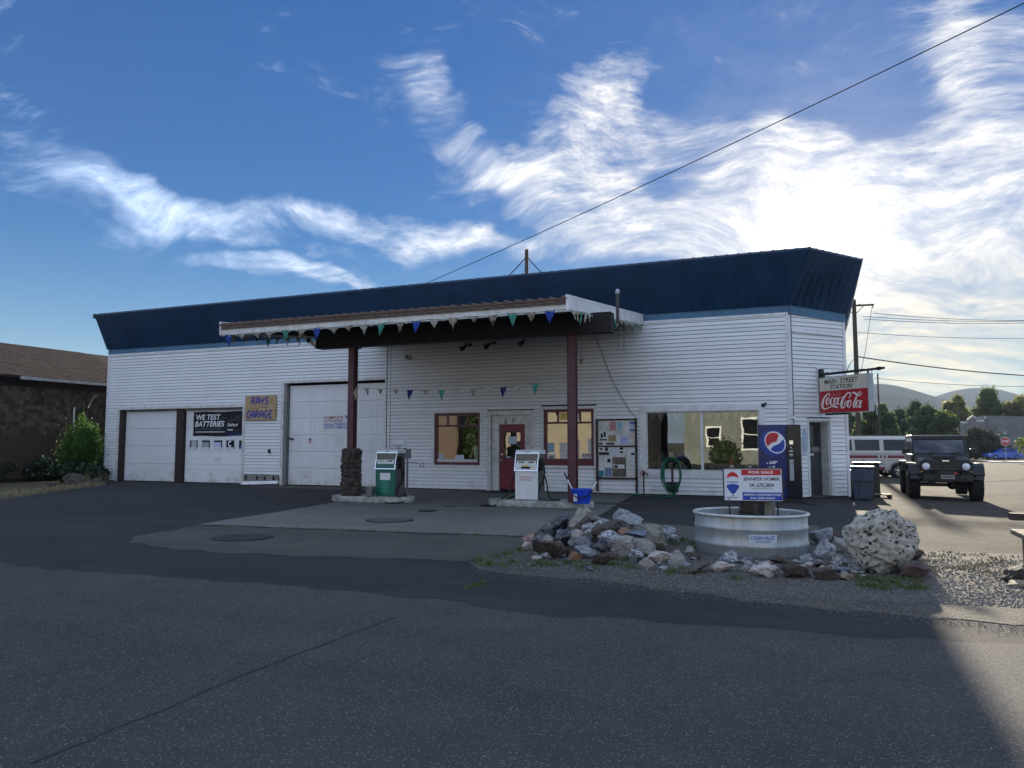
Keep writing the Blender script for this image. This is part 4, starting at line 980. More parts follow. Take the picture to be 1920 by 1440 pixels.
scribe('RAYS', u0+wu*.20, u0+wu*.78, v0+wv*.64, v0+wv*.92); scribe('GARAGE', u0+wu*.06, u0+wu*.92, v0+wv*.08, v0+wv*.38)
text('Auto', FW, u0+wu*.2, u0+wu*.38, v0+wv*.46, v0+wv*.54, M_rtxt, t, off=.089, shear=.3); text('Repair', FW, u0+wu*.58, u0+wu*.80, v0+wv*.46, v0+wv*.54, mat('letter_purple', (.12, .03, .22), .5), t, off=.089, shear=.3)
# battery banner on the second garage door
DD = -.16
u0, v1 = wp(358.5, 772.5); u1, v0 = wp(451.5, 817); wu, wv = u1-u0, v1-v0
t = thing('banner', 'wrinkled black vinyl banner about batteries on the second garage door', 'banner', FW.p((u0+u1)/2, v0, DD+.02))
from mathutils import noise as mnoise
b = MB(); nx, nz = 40, 18
for j in range(nz+1):
    for i in range(nx+1):
        a, c = i/nx, j/nz; d = DD+.022+.014*mnoise.noise(Vector((a*5, c*3.2, 1)))+.010*mnoise.noise(Vector((a*14+c*6, c*8, 4)))
        b.v.append(tuple(FW.p(u0+wu*a, v0+wv*c+.012*math.sin(a*9), d)))
for j in range(nz):
    for i in range(nx): b.f.append((j*(nx+1)+i, j*(nx+1)+i+1, (j+1)*(nx+1)+i+1, (j+1)*(nx+1)+i))
b.build('sheet', mat('black_vinyl', (.018, .020, .024), .28, var=.3, vscale=4), t, smooth=True, recalc=False)
BO = DD+.042
text('WE TEST', FW, u0+wu*.06, u0+wu*.55, v0+wv*.66, v0+wv*.89, M_cwhite, t, off=BO, bold=.02, shear=.2); text('BATTERIES', FW, u0+wu*.04, u0+wu*.63, v0+wv*.38, v0+wv*.61, M_cwhite, t, off=BO, bold=.02, shear=.2)
text('RELIABLE PERFORMANCE', FW, u0+wu*.05, u0+wu*.56, v0+wv*.27, v0+wv*.33, M_greym, t, off=BO); text('DieHard', FW, u0+wu*.69, u0+wu*.89, v0+wv*.39, v0+wv*.51, M_cwhite, t, off=BO, bold=.02, shear=.25)
rect(FW, u0+wu*.05, u0+wu*.64, v0+wv*.13, v0+wv*.20, BO-.004, BO, 'stripe', mat('grey_stripe', (.32, .33, .35), .4), t)
rect(FW, u0+wu*.69, u0+wu*.80, v0+wv*.22, v0+wv*.26, BO-.004, BO, 'small_print', M_cwhite, t); rect(FW, u0+wu*.68, u0+wu*.98, v0+wv*.05, v0+wv*.08, BO-.004, BO, 'small_print', M_navy, t)
# repair banner on the tall door
u0, v1 = wp(602, 779.5); u1, v0 = wp(657, 804); wu, wv = u1-u0, v1-v0; D3 = DD+.012
t = thing('banner', 'small red and blue auto repair banner on the tall garage door', 'banner', FW.p((u0+u1)/2, v0, D3))
rect(FW, u0, u1, v0, v1, DD+.010, D3+.004, 'sheet', M_paper, t)
M_dred = mat('banner_red', (.35, .02, .03), .5)
text('COMPLETE', FW, u0+wu*.02, u0+wu*.68, v0+wv*.75, v0+wv*.96, M_dred, t, off=D3+.006, bold=.02); text('AUTO REPAIR', FW, u0+wu*.02, u0+wu*.66, v0+wv*.52, v0+wv*.70, M_dred, t, off=D3+.006, bold=.015, shear=.15)
text('FOREIGN &', FW, u0+wu*.40, u0+wu*.84, v0+wv*.28, v0+wv*.46, M_navy, t, off=D3+.006, bold=.02); text('DOMESTIC', FW, u0+wu*.40, u0+wu*.82, v0+wv*.04, v0+wv*.23, M_navy, t, off=D3+.006, bold=.02)
b = MB(); b.prism([(u0+wu*.70, v1), (u1, v1), (u1, v0), (u0+wu*.86, v0), (u0+wu*.9, v0+wv*.4)], D3+.0045, D3+.0055, FW); b.build('picture_patch', mat('banner_blue', (.05, .09, .30), .5, var=.6, vscale=14, col2=(.3, .32, .36)), t)
b = MB(); b.prism(ell(u0+wu*.09, v0+wv*.24, .075, .085), D3+.0045, D3+.006, FW); b.build('badge', M_navy, t); b = MB(); b.prism(ell(u0+wu*.09, v0+wv*.24, .045, .05), D3+.006, D3+.007, FW); b.build('badge', M_paper, t)
for k in range(3): rect(FW, u0+wu*.17, u0+wu*.36, v0+wv*(.10+.12*k), v0+wv*(.15+.12*k), D3+.0045, D3+.006, 'small_print', M_navy, t)
def notice(px0, py0, px1, py1, d, m, label, lines=0, ink=M_ink, fr=FW, f=wp, words=None, group=None, pic=None):
    (a, c), (e, g_) = f(px0, py0), f(px1, py1); u0, u1, v1, v0 = a, e, c, g_
    t = thing('paper_notice', label, 'notice', fr.p((u0+u1)/2, v0, d), group=group)
    rect(fr, u0, u1, v0, v1, d, d+.004, 'sheet', m, t)
    h = (v1-v0)
    if words:
        n = len(words)
        for i, wd in enumerate(words): text(wd, fr, u0+(u1-u0)*.06, u1-(u1-u0)*.06, v1-h*((i+1)/n)+h*.10/n+h*.05, v1-h*(i/n)-h*.12/n, ink, t, off=d+.006, bold=.02)
    if pic:
        for (x0, x1, z0, z1, mm) in pic: rect(fr, u0+(u1-u0)*x0, u0+(u1-u0)*x1, v0+h*z0, v0+h*z1, d+.004, d+.0065, 'printed_patch', mm, t)
    for i in range(lines):
        z = v1-h*(.14+.78*i/max(lines, 1)); rect(fr, u0+(u1-u0)*.14, u0+(u1-u0)*(.60+.26*((i*7) % 3)/2), z-h*.028, z, d+.004, d+.0055, 'print_line', ink, t)
    return t
M_grey_ink = mat('grey_ink', (.22, .22, .26), .7)
M_pinkink = mat('pink_ink', (.5, .25, .27), .7)
P_ = lambda n, c: mat('paper_'+n, c, .8, var=.12, vscale=5)
notice(573, 820.5, 580, 831.5, DD+.012, M_paper, 'tiny notice with a red mark on the left of the tall garage door', pic=[(.2, .8, .1, .35, M_rtxt), (.3, .8, .5, .85, M_ink)])
notice(624, 817, 637, 835, DD+.012, M_paper, 'white sheet with faint lines taped to the tall garage door', 4, mat('pale_ink', (.5, .48, .58), .7))
notice(623.5, 851.5, 637, 859.5, DD+.012, M_paper, 'low white strip of red print on the tall garage door', 2, M_pinkink)
notice(396, 857, 408, 864, DD+.012, M_paper, 'little strip of print low on the second garage door', 2, M_pinkink)
GO = -.068
notice(820, 851, 830, 865, GO, P_('bluish', (.55, .60, .66)), 'card at the lower left of the window beside the red door', 3, M_navy)
notice(852, 853, 868, 865, GO, P_('pale', (.62, .66, .74)), 'white sheet leaning at the bottom of the left window', 3, M_grey_ink)
notice(951, 818.5, 967, 832.5, -.079, P_('lilac', (.60, .62, .76)), 'pale sheet taped inside the red door glass', 3, M_grey_ink)
notice(947, 855.5, 956, 859, -.079, P_('blue_card', (.30, .40, .50)), 'small blue card at the foot of the red door glass')
notice(1048, 774, 1063, 787, GO, P_('yellow', (.72, .58, .13)), 'yellow card in the top panes of the right window', 2, mat('brown_ink', (.35, .25, .05), .7))
notice(1079.5, 775, 1086, 786, GO, M_paper, 'white card in the top panes beside the maroon post')
notice(1025, 831, 1038, 848.5, GO, P_('sky', (.28, .45, .58)), 'blue poster at the left of the right window', 4, M_paper)
notice(1024.5, 851.5, 1040, 864.5, GO, M_paper, 'white framed picture at the lower left of the right window', pic=[(.25, .8, .2, .8, M_grey_ink)])
notice(1048, 830, 1065.5, 864.5, GO, P_('cream', (.66, .63, .56)), 'tall cream sheet left of the maroon post in the window', 3, M_pinkink)
notice(1081, 825, 1085, 864, GO, P_('pink', (.58, .48, .52)), 'narrow pinkish strip behind the maroon post', 3, M_rtxt)
notice(1100.5, 822.5, 1113, 849, GO, P_('plain', (.68, .66, .62)), 'plain white sheet at the right of the right window')
notice(1089, 850, 1113, 865, GO, P_('sign', (.66, .65, .62)), 'no smoking stop engines sign at the bottom of the right window', words=['NO SMOKING', 'STOP ENGINES'], ink=M_maroon)
# pennants of stars and stripes hung inside the shop window
M_flagred = mat('faded_red_stripe', (.42, .16, .16), .8); M_flagblue = mat('star_blue', (.06, .09, .12), .8)
t = thing('window_pennants', 'faded stars and stripes pennants along the top of the shop window', 'bunting', FW.p(-3.2, 2.38, -.075))
for i in range(13):
    u = -4.66+i*.235
    if abs(u+.11-um) < .1: continue
    d = -.072; star = i % 2 == 0; z1 = 2.39; w, h = .215, (.20 if star else .27)
    b = MB(); b.add([FW.p(u, z1, d), FW.p(u+w, z1, d), FW.p(u+w/2, z1-h, d)], [(0, 2, 1)]); o = b.build('pennant', M_flagblue if star else FLAGC['w'], t, recalc=False)
    if star:
        for j, (a, c) in enumerate(((.3, .04), (.6, .04), (.45, .09), (.7, .09), (.5, .14))): rect(FW, u+w*a-.009, u+w*a+.009, z1-c-.012, z1-c, d, d+.003, 'star', M_cwhite, o)
    else:
        b = MB()
        for j in range(4):
            a = .12+j*.2; m0 = min(a, 1-a)*2*h; m1 = min(a+.1, 1-a-.1)*2*h; b.add([FW.p(u+w*a, z1, d+.002), FW.p(u+w*(a+.1), z1, d+.002), FW.p(u+w*(a+.1), z1-m1, d+.002), FW.p(u+w*a, z1-m0, d+.002)], [(0, 1, 2, 3)])
        b.build('stripe', M_flagred, o, recalc=False)
# goods just inside the shop window
ish = random.Random(8)
t = thing('display_shelf', 'dim shelf of cartons standing inside the shop window', 'shelf', (-3.2, W+.8, .02))
for z in (.55, 1.0, 1.42): MB().box((-4.7, W+.7, z), (-1.7, W+1.1, z+.04)).build('shelf_board', M_brown, t)
for x in (-4.7, -3.2, -1.74): MB().box((x, W+.7, .03), (x+.05, W+1.1, 1.6)).build('upright', M_brown, t)
for i in range(22):
    x = -4.6+i*.13; z = (.59, 1.04)[i % 2]; h = ish.uniform(.16, .3)
    tag(MB().box((x, W+.75, z), (x+.11, W+.95, z+h)).build('carton', ish.choice([M_greym, M_ofw, M_red, M_navy, M_white2, M_pgreen]), None, world=(x, W+.85, z)), 'small carton on the dim shelf inside the shop window', 'carton', 'cartons on the shop shelf')
for k, px in enumerate((1371.5, 1406)):
    q = onY(px, 884, W+.01); x = q.x; z0 = .755; t = thing('squeeze_bottle', 'red squeeze bottle with a pointed cap and white label inside the shop window', 'bottle', (x, W+.12, z0), group='red bottles on the window ledge')
    MB().lathe([(.055, 0), (.06, .02), (.06, .20), (.045, .23)], (x, W+.12, z0), 14).build('bottle_body', M_red, t, smooth=40); MB().lathe([(.052, .23), (.05, .26), (.03, .29), (.016, .42), (.008, .44)], (x, W+.12, z0), 12).build('spout_cap', M_red, t, smooth=40)
    MB().lathe([(.0615, .02), (.0615, .14)], (x, W+.12, z0), 14, cap=False).build('label_band', M_cwhite, t, smooth=True)
tag(MB().box((-4.7, W-.02, .70), (-1.6, W+.24, .752)).build('window_ledge', M_white2, None, world=(-3.1, W+.1, .70)), 'white ledge inside the shop window under the red bottles', 'ledge')
# ------------------------------------------------------------------ notice board
u0, v1 = wp(1120.5, 787.5); u1, v0 = wp(1194.5, 897); t = thing('notice_board', 'framed white board crowded with papers on the siding', 'notice board', FW.p((u0+u1)/2, .1, .03))
rect(FW, u0, u1, v0, v1, .018, .05, 'backing', M_white2, t)
M_oldw = mat('weathered_dark_wood', (.07, .05, .04), .85, var=.5, vscale=6, bump=.4)
wm = wp(1157, 836.5)[1]
for a, c, e, f in ((u0-.03, u1+.03, v1-.02, v1+.03), (u0-.03, u1+.03, wm-.025, wm+.02), (u0-.03, u1+.03, v0-.04, v0+.02), (u0-.04, u0+.03, v0-.40, v1-.02), (u1-.03, u1+.035, v0-.42, v1-.02)): rect(FW, a, c, e, f, .05, .085, 'batten', M_oldw, t)
NB = .051
nb = [(1144, 791, 1156, 807.5, P_('coral', (.55, .30, .28)), 'coral sheet at the top of the notice board', 7, M_rtxt), (1157, 791, 1169, 807, P_('aqua', (.42, .60, .66)), 'aqua sheet at the top of the notice board', 5, M_navy), (1170, 790, 1180, 800, P_('plain', (.68, .66, .62)), 'small pale sheet near the top of the notice board', 2, M_pinkink),
      (1181, 790, 1193, 809, P_('bluish', (.55, .60, .66)), 'blue headed sheet in the top corner of the notice board', 4, M_navy), (1124, 808, 1140, 827, M_paper, 'white sheet with two black figures on the notice board', 0, M_ink), (1142, 816, 1156, 828, P_('kraft', (.36, .27, .16)), 'brown kraft card on the notice board', 0, M_ink),
      (1163, 818, 1180, 834, P_('violet', (.52, .52, .76)), 'violet sheet in the upper half of the notice board', 6, M_navy), (1181, 811, 1193, 826, P_('cream', (.66, .63, .56)), 'cream sheet on the right of the notice board', 5, M_rtxt), (1123, 829, 1155, 835, M_paper, 'strip of black logos above the middle batten', 0, M_ink),
      (1124, 838, 1143, 853, M_paper, 'flyer with black photographs under the middle batten', 0, M_ink), (1145, 839, 1158, 854, P_('pale', (.62, .66, .74)), 'pale form with a diagonal line under the middle batten', 2, M_grey_ink), (1160, 838, 1172, 850, M_paper, 'sheet with two black blocks under the middle batten', 0, M_ink),
      (1178, 839, 1193, 856, M_paper, 'sheet with a small black block at the right under the middle batten', 1, M_ink), (1134, 858, 1148, 876, M_paper, 'white sheet with a dark picture in the lower half of the board', 0, M_ink), (1124, 866, 1133, 881, M_paper, 'plain sheet low on the left of the board', 2, M_grey_ink),
      (1124, 882, 1133, 893, P_('teal', (.02, .22, .32)), 'teal card in the lower left corner of the board', 0, M_ink), (1135, 877, 1148, 894, P_('dusk', (.20, .24, .38)), 'dusky blue photo card low on the board', 0, M_ink), (1149, 857, 1175, 894, mat('dark_photo', (.05, .055, .05), .3, var=.7, vscale=4, col2=(.16, .13, .1)), 'large dark photo print in the lower half of the board', 0, M_ink),
      (1177, 858, 1193, 893, P_('plain', (.68, .66, .62)), 'long plain sheet at the lower right of the board', 3, M_pinkink)]
for i, q in enumerate(nb):
    pic = {4: [(.2, .45, .3, .75, M_ink), (.55, .8, .4, .9, M_ink), (.05, .95, .05, .2, M_ink)], 8: [(.02, .25, .2, .8, M_ink), (.45, .95, .2, .8, M_ink)], 9: [(.0, 1, .0, .35, M_ink), (.1, .35, .6, .85, M_ink), (.6, .9, .5, .95, M_ink)], 11: [(.2, .8, .05, .35, M_ink), (.2, .8, .55, .95, M_ink)], 12: [(.4, .85, .15, .4, M_ink)], 13: [(.4, .85, .5, .9, M_ink)], 3: [(.05, .95, .75, .95, M_navy), (.05, .95, .05, .2, M_navy)], 17: [(.08, .88, .42, .62, M_paper), (.15, .4, .45, .58, M_ink)]}.get(i)
    notice(*q[:4], NB+(.005 if i in (17,) else 0), q[4], q[5], q[6], q[7], pic=pic)
# ------------------------------------------------------------------ yard hydrant, hose stand
p = onZ(1211, 927.5, 0); x, y = p.x, min(p.y, W-.25); t = thing('yard_hydrant', 'thin rusty yard hydrant with a red handle by the wall', 'hydrant', (x, y, 0))
M_rust = mat('rusty_pipe', (.10, .045, .035), .75, .2, var=.5, vscale=9, bump=.2)
MB().cyl((x, y, -.004), (x, y, .60), .022, 10).build('standpipe', M_rust, t); MB().lathe([(.03, .56), (.045, .60), (.04, .68), (.02, .72)], (x, y, 0), 12).build('head', M_rust, t, smooth=40)
MB().tube(smooth_path([(x, y, .71), (x-.07, y-.02, .70), (x-.08, y-.02, .60), (x-.05, y-.02, .56)], 5), .012, 8).build('lever', M_red, t, smooth=True); MB().tube(smooth_path([(x+.02, y, .66), (x+.11, y-.03, .62), (x+.13, y-.03, .56)], 5), .018, 8).build('spout', M_rust, t, smooth=True)
p = onZ(1262, 931.5, 0); x, y = p.x, p.y-.05; t = thing('hose_stand', 'black hose stand with a semicircular hanger before the shop window', 'hose stand', (x, y, 0))
MB().lathe([(.20, .0), (.19, .03), (.06, .05)], (x, y, 0), 18).build('base', M_black, t); MB().box((x-.03, y-.02, .03), (x+.03, y+.02, .80)).build('post', mat('dark_red_post', (.05, .014, .018), .5), t)
MB().hexa([(x-.15, y-.06, .12), (x+.15, y-.06, .12), (x+.15, y+.06, .12), (x-.15, y+.06, .12), (x-.19, y-.09, .42), (x+.19, y-.09, .42), (x+.19, y+.09, .42), (x-.19, y+.09, .42)]).build('tub', M_black, t, bevel=.015)
MB().tube([(x+.20*math.cos(a), y, .83+.20*math.sin(a)) for a in [math.pi*i/16 for i in range(17)]], .05, 8).build('hanger', M_black, t, smooth=True)
M_hose = mat('green_hose', (.015, .16, .085), .4, var=.3, vscale=10)
t = thing('garden_hose', 'green garden hose hung in long loops on the stand', 'hose', (x, y-.08, .0)); hr = random.Random(3)
for k in range(6):
    w = .20+.012*k+hr.uniform(-.01, .015); bot = hr.uniform(.02, .36) if k else .02; d = -.07-.03*k
    P = [(x+w*math.cos(a), y+d, .84+w*math.sin(a)*1.05) for a in [math.pi*i/8 for i in range(9)]]+[(x-w-.02, y+d, .55), (x-w*.75, y+d, .25+bot*.5), (x+hr.uniform(-.06, .06), y+d-.02, bot), (x+w*.75, y+d, .25+bot*.5), (x+w+.02, y+d, .55)]
    MB().tube(smooth_path(P, 4, True), .014, 6, closed=True).build('loop', M_hose, t, smooth=True)
MB().tube(smooth_path([(x+.05, y-.25, .02), (x-.2, y-.2, .016), (x-.6, y-.02, .016), (x-1.2, y+.12, .016), (-4.95, W-.25, .016)], 6), .014, 6).build('tail', M_hose, t, smooth=True)
# ------------------------------------------------------------------ drinks machine
p0 = onZ(1422.5, 941, 0); vy = 20.62; x0 = onY(1422.5, 900, vy).x; x1 = onY(1504, 900, vy).x; zt = onY(1460, 795.5, vy).z
t = thing('drinks_machine', 'blue drinks vending machine with a bottle cap picture by the corner', 'vending machine', ((x0+x1)/2, vy+.4, 0))
M_vblue = mat('machine_blue', (.006, .022, .16), .22, var=.35, vscale=1.6, col2=(.006, .012, .07)); FV = Fr((x0, vy, 0), (1, 0, 0), (0, 0, 1)); vw = x1-x0
MB().box((x0+.01, vy+.03, .06), (x1-.01, vy+.82, zt-.01)).build('cabinet', mat('machine_dark_blue', (.008, .014, .05), .4), t, bevel=.01)
us = vw*.66
rect(FV, .01, us, .10, zt-.02, -.03, .0, 'picture_panel', M_vblue, t, bevel=.01); rect(FV, us+.006, vw-.005, .10, zt-.02, -.03, .004, 'selection_panel', mat('machine_black', (.008, .009, .016), .2), t, bevel=.01)
rect(FV, .02, vw-.02, .005, .09, -.06, -.02, 'kick_plate', M_black, t)
cx, cz = us*.62, zt-.47
b = MB(); b.prism(ell(cx-.05, cz-.02, .36, .33, 44, rot=-35), .001, .002, FV)
teeth = []
for i in range(42):
    a = 2*math.pi*i/42; r_ = 1.0+(.045 if i % 2 else -.02); teeth.append((cx-.06+.33*r_*math.cos(a), cz-.02+.34*r_*math.sin(a)))
MB().prism(teeth, .002, .004, FV).build('cap_picture', mat('cap_blue', (.012, .045, .26), .3), t)
MB().prism(ell(cx, cz, .245, .30, 36, rot=32), .004, .006, FV).build('cap_ring', M_cwhite, t)
E_ = lambda rx, ry, a0, a1: ell(cx, cz, rx, ry, 20, a0, a1, 32)
MB().prism(ell(cx, cz, .22, .275, 36, rot=32), .006, .008, FV).build('cap_field', M_cwhite, t)
pr = ell(cx, cz, .215, .27, 24, 28, 178, 32); MB().prism(pr+[(cx-.10, cz-.02), (cx+.04, cz+.03)], .008, .010, FV).build('red_wave', M_red, t)
pb = ell(cx, cz, .215, .27, 24, 200, 352, 32); MB().prism(pb+[(cx+.10, cz-.03), (cx-.05, cz-.10)], .008, .010, FV).build('blue_wave', M_navy, t)
t2 = text('pepsi', Fr(FV.p(us*.72, .1, 0), (0, 0, 1), (-1, 0, 0)), .05, .92, 0, .30, mat('pale_print', (.55, .6, .68), .4), t, off=.004)
for k in range(2): rect(FV, us*.42+k*.06, us*.42+k*.06+(.02 if k == 0 else .12), 1.02, 1.05, .001, .004, 'small_print', M_cwhite, t)
rect(FV, us*.72, us*.98, .40, .56, -.001, .003, 'delivery_slot', M_black, t)
su = us+.10
rect(FV, su-.02, su+.07, zt-.52, zt-.42, .004, .010, 'coin_plate', M_chrome, t); rect(FV, su, su+.03, zt-.62, zt-.59, .004, .012, 'coin_slot', M_cwhite, t)
for k in range(4): rect(FV, su-.03+.02*(k % 2), su+.06, zt-.70-k*.05, zt-.675-k*.05, .004, .010, 'bill_reader', M_greym if k % 2 else M_cwhite, t)
for k in range(10): rect(FV, su-.03, su+.07, zt-.95-k*.055, zt-.912-k*.055, .004, .011, 'selection_button', mat('button_pale', (.5, .52, .55), .3), t)
q = FC.p(*cp(1508, 832), .02)
uu, vv = cp(1508, 828); o = MB(); o.prism(ell(uu, vv, .08, .40, 24), .018, .03, FC); tag(o.build('thermometer', mat('pale_blue_plate', (.45, .52, .62), .4, var=.4, vscale=8), None, world=tuple(FC.p(uu, vv, .02))), 'long pale blue thermometer plate beside the corner door', 'thermometer')
# ------------------------------------------------------------------ hanging sign on the corner
SPX = [(1540, 709), (1633, 702), (1634.5, 769.5), (1542, 776)]
a_ = onPlane(1541, 742, FC.o, FC.n)
uS = cp(1536, 740)[0]
PA = FC.p(uS, 0, .06)
# the panel stands out from the corner, square to the chamfer
D_dir = Vector((_cy, _sy, 0)).normalized()
sgn_n = None
PL = onPlane(1540, 742, PA, FC.r)          # foot of the sign at its bracket, in the plane square to the wall
outd = Vector((S2, -S2, 0))
def proj(p):
    d = Vector(p)-Vector((0, 0, CZ)); w = d.dot(_F); return 960+F*d.dot(_R)/w, 720-F*d.dot(_U)/w
best = min(((abs(proj(FC.p(uS, 2.6, .10+k*.02))[0]-1634)), k) for k in range(1, 150))[1]
SL = best*.02
FS = Fr(FC.p(uS, 0, .10), outd, (0, 0, 1))
zof = lambda px, py, d: onPlane(px, py, FS.o, FS.n).z
zt0, zb0 = zof(1541, 709, 0), zof(1542, 776, 0); zm0 = zof(1541, 734.5, 0)
t = thing('hanging_sign', 'double sided hanging sign, cream above and red below, on a black bracket', 'sign', FC.p(uS, zb0, .0))
print('SIGN', SL, zt0, zb0, zm0)
hd = .09
b = MB(); b.prism([(0, zb0), (SL, zb0), (SL, zt0), (0, zt0)], -hd, hd, FS); b.build('sign_case', mat('sign_case_grey', (.42, .44, .45), .45, .3, var=.2), t, bevel=.008)
for s, d in ((1, hd), ):
    rect(FS, .02, SL-.03, zm0, zt0-.025, d-.004, d+.004, 'cream_panel', mat('cream_plastic', (.62, .57, .46), .3, var=.1, vscale=3), t)
    rect(FS, .02, SL-.03, zb0+.02, zm0-.001, d-.004, d+.004, 'red_panel', mat('soda_red', (.42, .012, .02), .25, var=.15, vscale=2), t)
rect(FS, .02, SL-.03, zb0+.02, zm0-.001, -hd-.004, -hd+.003, 'red_panel', MATS['soda_red'], t); rect(FS, .02, SL-.03, zm0, zt0-.025, -hd-.004, -hd+.003, 'cream_panel', MATS['cream_plastic'], t)
hh = zt0-zm0-.025; off = hd+.006
text('MAIN  STREET', FS, SL*.12, SL*.80, zm0+hh*.52, zm0+hh*.88, M_ink, t, off=off, bold=.012); text('STATION', FS, SL*.24, SL*.68, zm0+hh*.08, zm0+hh*.44, M_ink, t, off=off, bold=.012)
rh = zm0-zb0-.02
def rp(X, Y):
    u = (X-480)/1120; bot = 1110-35*u; h = 450+35*u; return (.02+u*(SL-.05), zb0+.02+(bot-Y)/h*rh)
k_ = (SL-.05)/1120
def brush(strokes, name, m):
    for pts, ws in strokes:
        b = MB(); stroke(b, FS, [rp(*q) for q in pts], [w*k_*1.15 for w in ws], off, 6); b.build(name, m, t, recalc=False)
M_script = mat('script_white', (.80, .72, .68), .3)
def loop(cx, cy, rx, ry, sl=.25, w=(14, 34, 12, 20, 14)):
    P = []
    for i in range(13):
        a = R_(80+i*30); P.append((cx+rx*math.cos(a)+sl*ry*math.sin(a)*1.0, cy-ry*math.sin(a)))
    W_ = [w[0]+(w[1]-w[0])*max(0, math.sin(R_(i*30))) for i in range(13)]; return (P, W_)
brush([([(700, 765), (722, 735), (700, 708), (650, 730), (585, 800), (545, 890), (533, 960), (560, 1015), (620, 1022), (690, 998), (760, 972), (815, 968), (860, 985), (925, 1006)], [10, 16, 18, 20, 34, 44, 42, 30, 18, 14, 18, 34, 30, 3]),
       loop(672, 865, 34, 74), ([(815, 815), (805, 790), (770, 800), (742, 860), (740, 915), (765, 940), (805, 920), (830, 890)], [16, 14, 12, 30, 32, 18, 10, 8]),
       loop(868, 865, 34, 72), ([(945, 785), (920, 850), (900, 910), (915, 935), (950, 905)], [26, 30, 28, 16, 8]), ([(990, 796), (1018, 782)], [20, 20]),
       ([(1160, 800), (1200, 780), (1218, 725), (1195, 690), (1140, 705), (1070, 780), (1015, 870), (992, 950), (1010, 1000), (1055, 995), (1110, 940), (1140, 880), (1120, 862), (1080, 900), (1062, 945)], [10, 14, 20, 20, 18, 34, 46, 46, 34, 20, 16, 16, 16, 18, 22]),
       ([(1240, 690), (1290, 688), (1345, 720), (1400, 745), (1450, 730), (1487, 690)], [4, 26, 32, 26, 16, 3]), loop(1182, 925, 36, 78),
       ([(1440, 705), (1438, 680), (1410, 680), (1365, 750), (1310, 860), (1275, 960), (1285, 1000), (1320, 975)], [12, 12, 14, 24, 32, 32, 20, 8]), loop(1372, 925, 36, 74), ([(1460, 850), (1430, 920), (1410, 985), (1425, 1003), (1462, 965)], [26, 30, 28, 16, 8])], 'script_lettering', M_script)
e0, e1 = rp(810, 752), rp(965, 705); text('Enjoy', FS, e0[0], e1[0], e0[1], e1[1], mat('faded_pink', (.60, .28, .26), .4), t, off=off)
bz = zt0+.10
MB().box((0, 0, 0), (0, 0, 0)); bb = MB(); bb.prism([(-.04, zt0-.95), (.045, zt0-.95), (.045, zt0+.26), (-.04, zt0+.26)], -.06, .06, FS); bb.build('bracket_plate', M_black, t)
rect(FC, uS-.10, uS+.10, zt0-1.0, zt0+.30, .018, .045, 'wall_plate', M_white, t)
MB().cyl(FS.p(.0, bz), FS.p(SL+.42, bz+.0), .035, 10).build('bracket_arm', M_rubber, t)
for u in (.10, SL-.08): MB().bar(FS.p(u, zt0-.01), FS.p(u, bz), .05).build('hanger', M_black, t)
MB().bar(FS.p(SL+.03, bz), FS.p(SL+.16, zb0-.10), .02).build('strap', M_steel, t); MB().cyl(FS.p(SL+.22, bz), FS.p(SL+.30, bz), .05, 10).build('clamp', M_rubber, t)
MB().prism([(.15, zb0-.045), (SL*.55, zb0-.045), (SL*.55, zb0-.002), (.15, zb0-.002)], -.05, .05, FS).build('ballast_box', M_black, t)
# ------------------------------------------------------------------ stock tank, stump, estate sign
TX, TY, TA, TB, TH = -.93, 11.08, .765, .70, .53
t = thing('stock_tank', 'galvanised oval stock tank filled with dark water on the gravel', 'tank', (TX, TY, .006))
prof = [(.965, .0), (.975, .03), (.985, .10), (1.0, .125), (1.0, .155), (.985, .18), (.985, .32), (1.0, .345), (1.0, .37), (.985, .395), (.985, .50), (.985, TH), (.955, TH), (.955, .40)]
M_tank = mat('tank_zinc', (.44, .46, .47), .42, .55, var=.35, vscale=5, col2=(.34, .37, .38), stretch=(3, 3, .5), bump=.05)
MB().lathe(prof, (TX, TY, .006), 56, sx=TA, sy=TB, cap=False).build('tank_wall', M_tank, t, smooth=35)
MB().tube([(TX+TA*math.cos(a), TY+TB*math.sin(a), TH+.006) for a in [2*math.pi*i/56 for i in range(56)]], .022, 8, closed=True).build('rolled_rim', mat('rim_zinc', (.55, .55, .53), .45, .4, var=.2), t, smooth=True)
MB().lathe([(.001, .425), (.955, .426)], (TX, TY, .006), 56, sx=TA, sy=TB, cap=False).build('water', mat('dark_water', (.012, .014, .014), .05), t)
a0 = R_(-78); lab = MB(); n = 10
def tk(a, z, d=.004): return Vector((TX+(TA*.987+d)*math.cos(a), TY+(TB*.987+d)*math.sin(a), z))
amid = math.atan2(onY(1416, 1014, 10.4).y-TY, onY(1416, 1014, 10.4).x-TX)
A1_, A2_ = R_(-87), R_(-60)
for i in range(n+1):
    a = A1_+(A2_-A1_)*i/n; lab.v += [tuple(tk(a, .20)), tuple(tk(a, .31))]
for i in range(n): lab.f.append((2*i, 2*i+2, 2*i+3, 2*i+1))
lo = lab.build('maker_label', mat('label_pale', (.52, .60, .66), .5), t, recalc=False)
class CurvFr:
    def p(s, u, v, d): return tk(A1_+(A2_-A1_)*u, v, .004+d)
text('LOGAN VALLEY', CurvFr(), .06, .94, .245, .295, M_navy, lo, bold=.02, shear=.15, off=.003); text('PENDER  NEBRASKA', CurvFr(), .22, .78, .213, .232, M_navy, lo, off=.003, bold=.01)
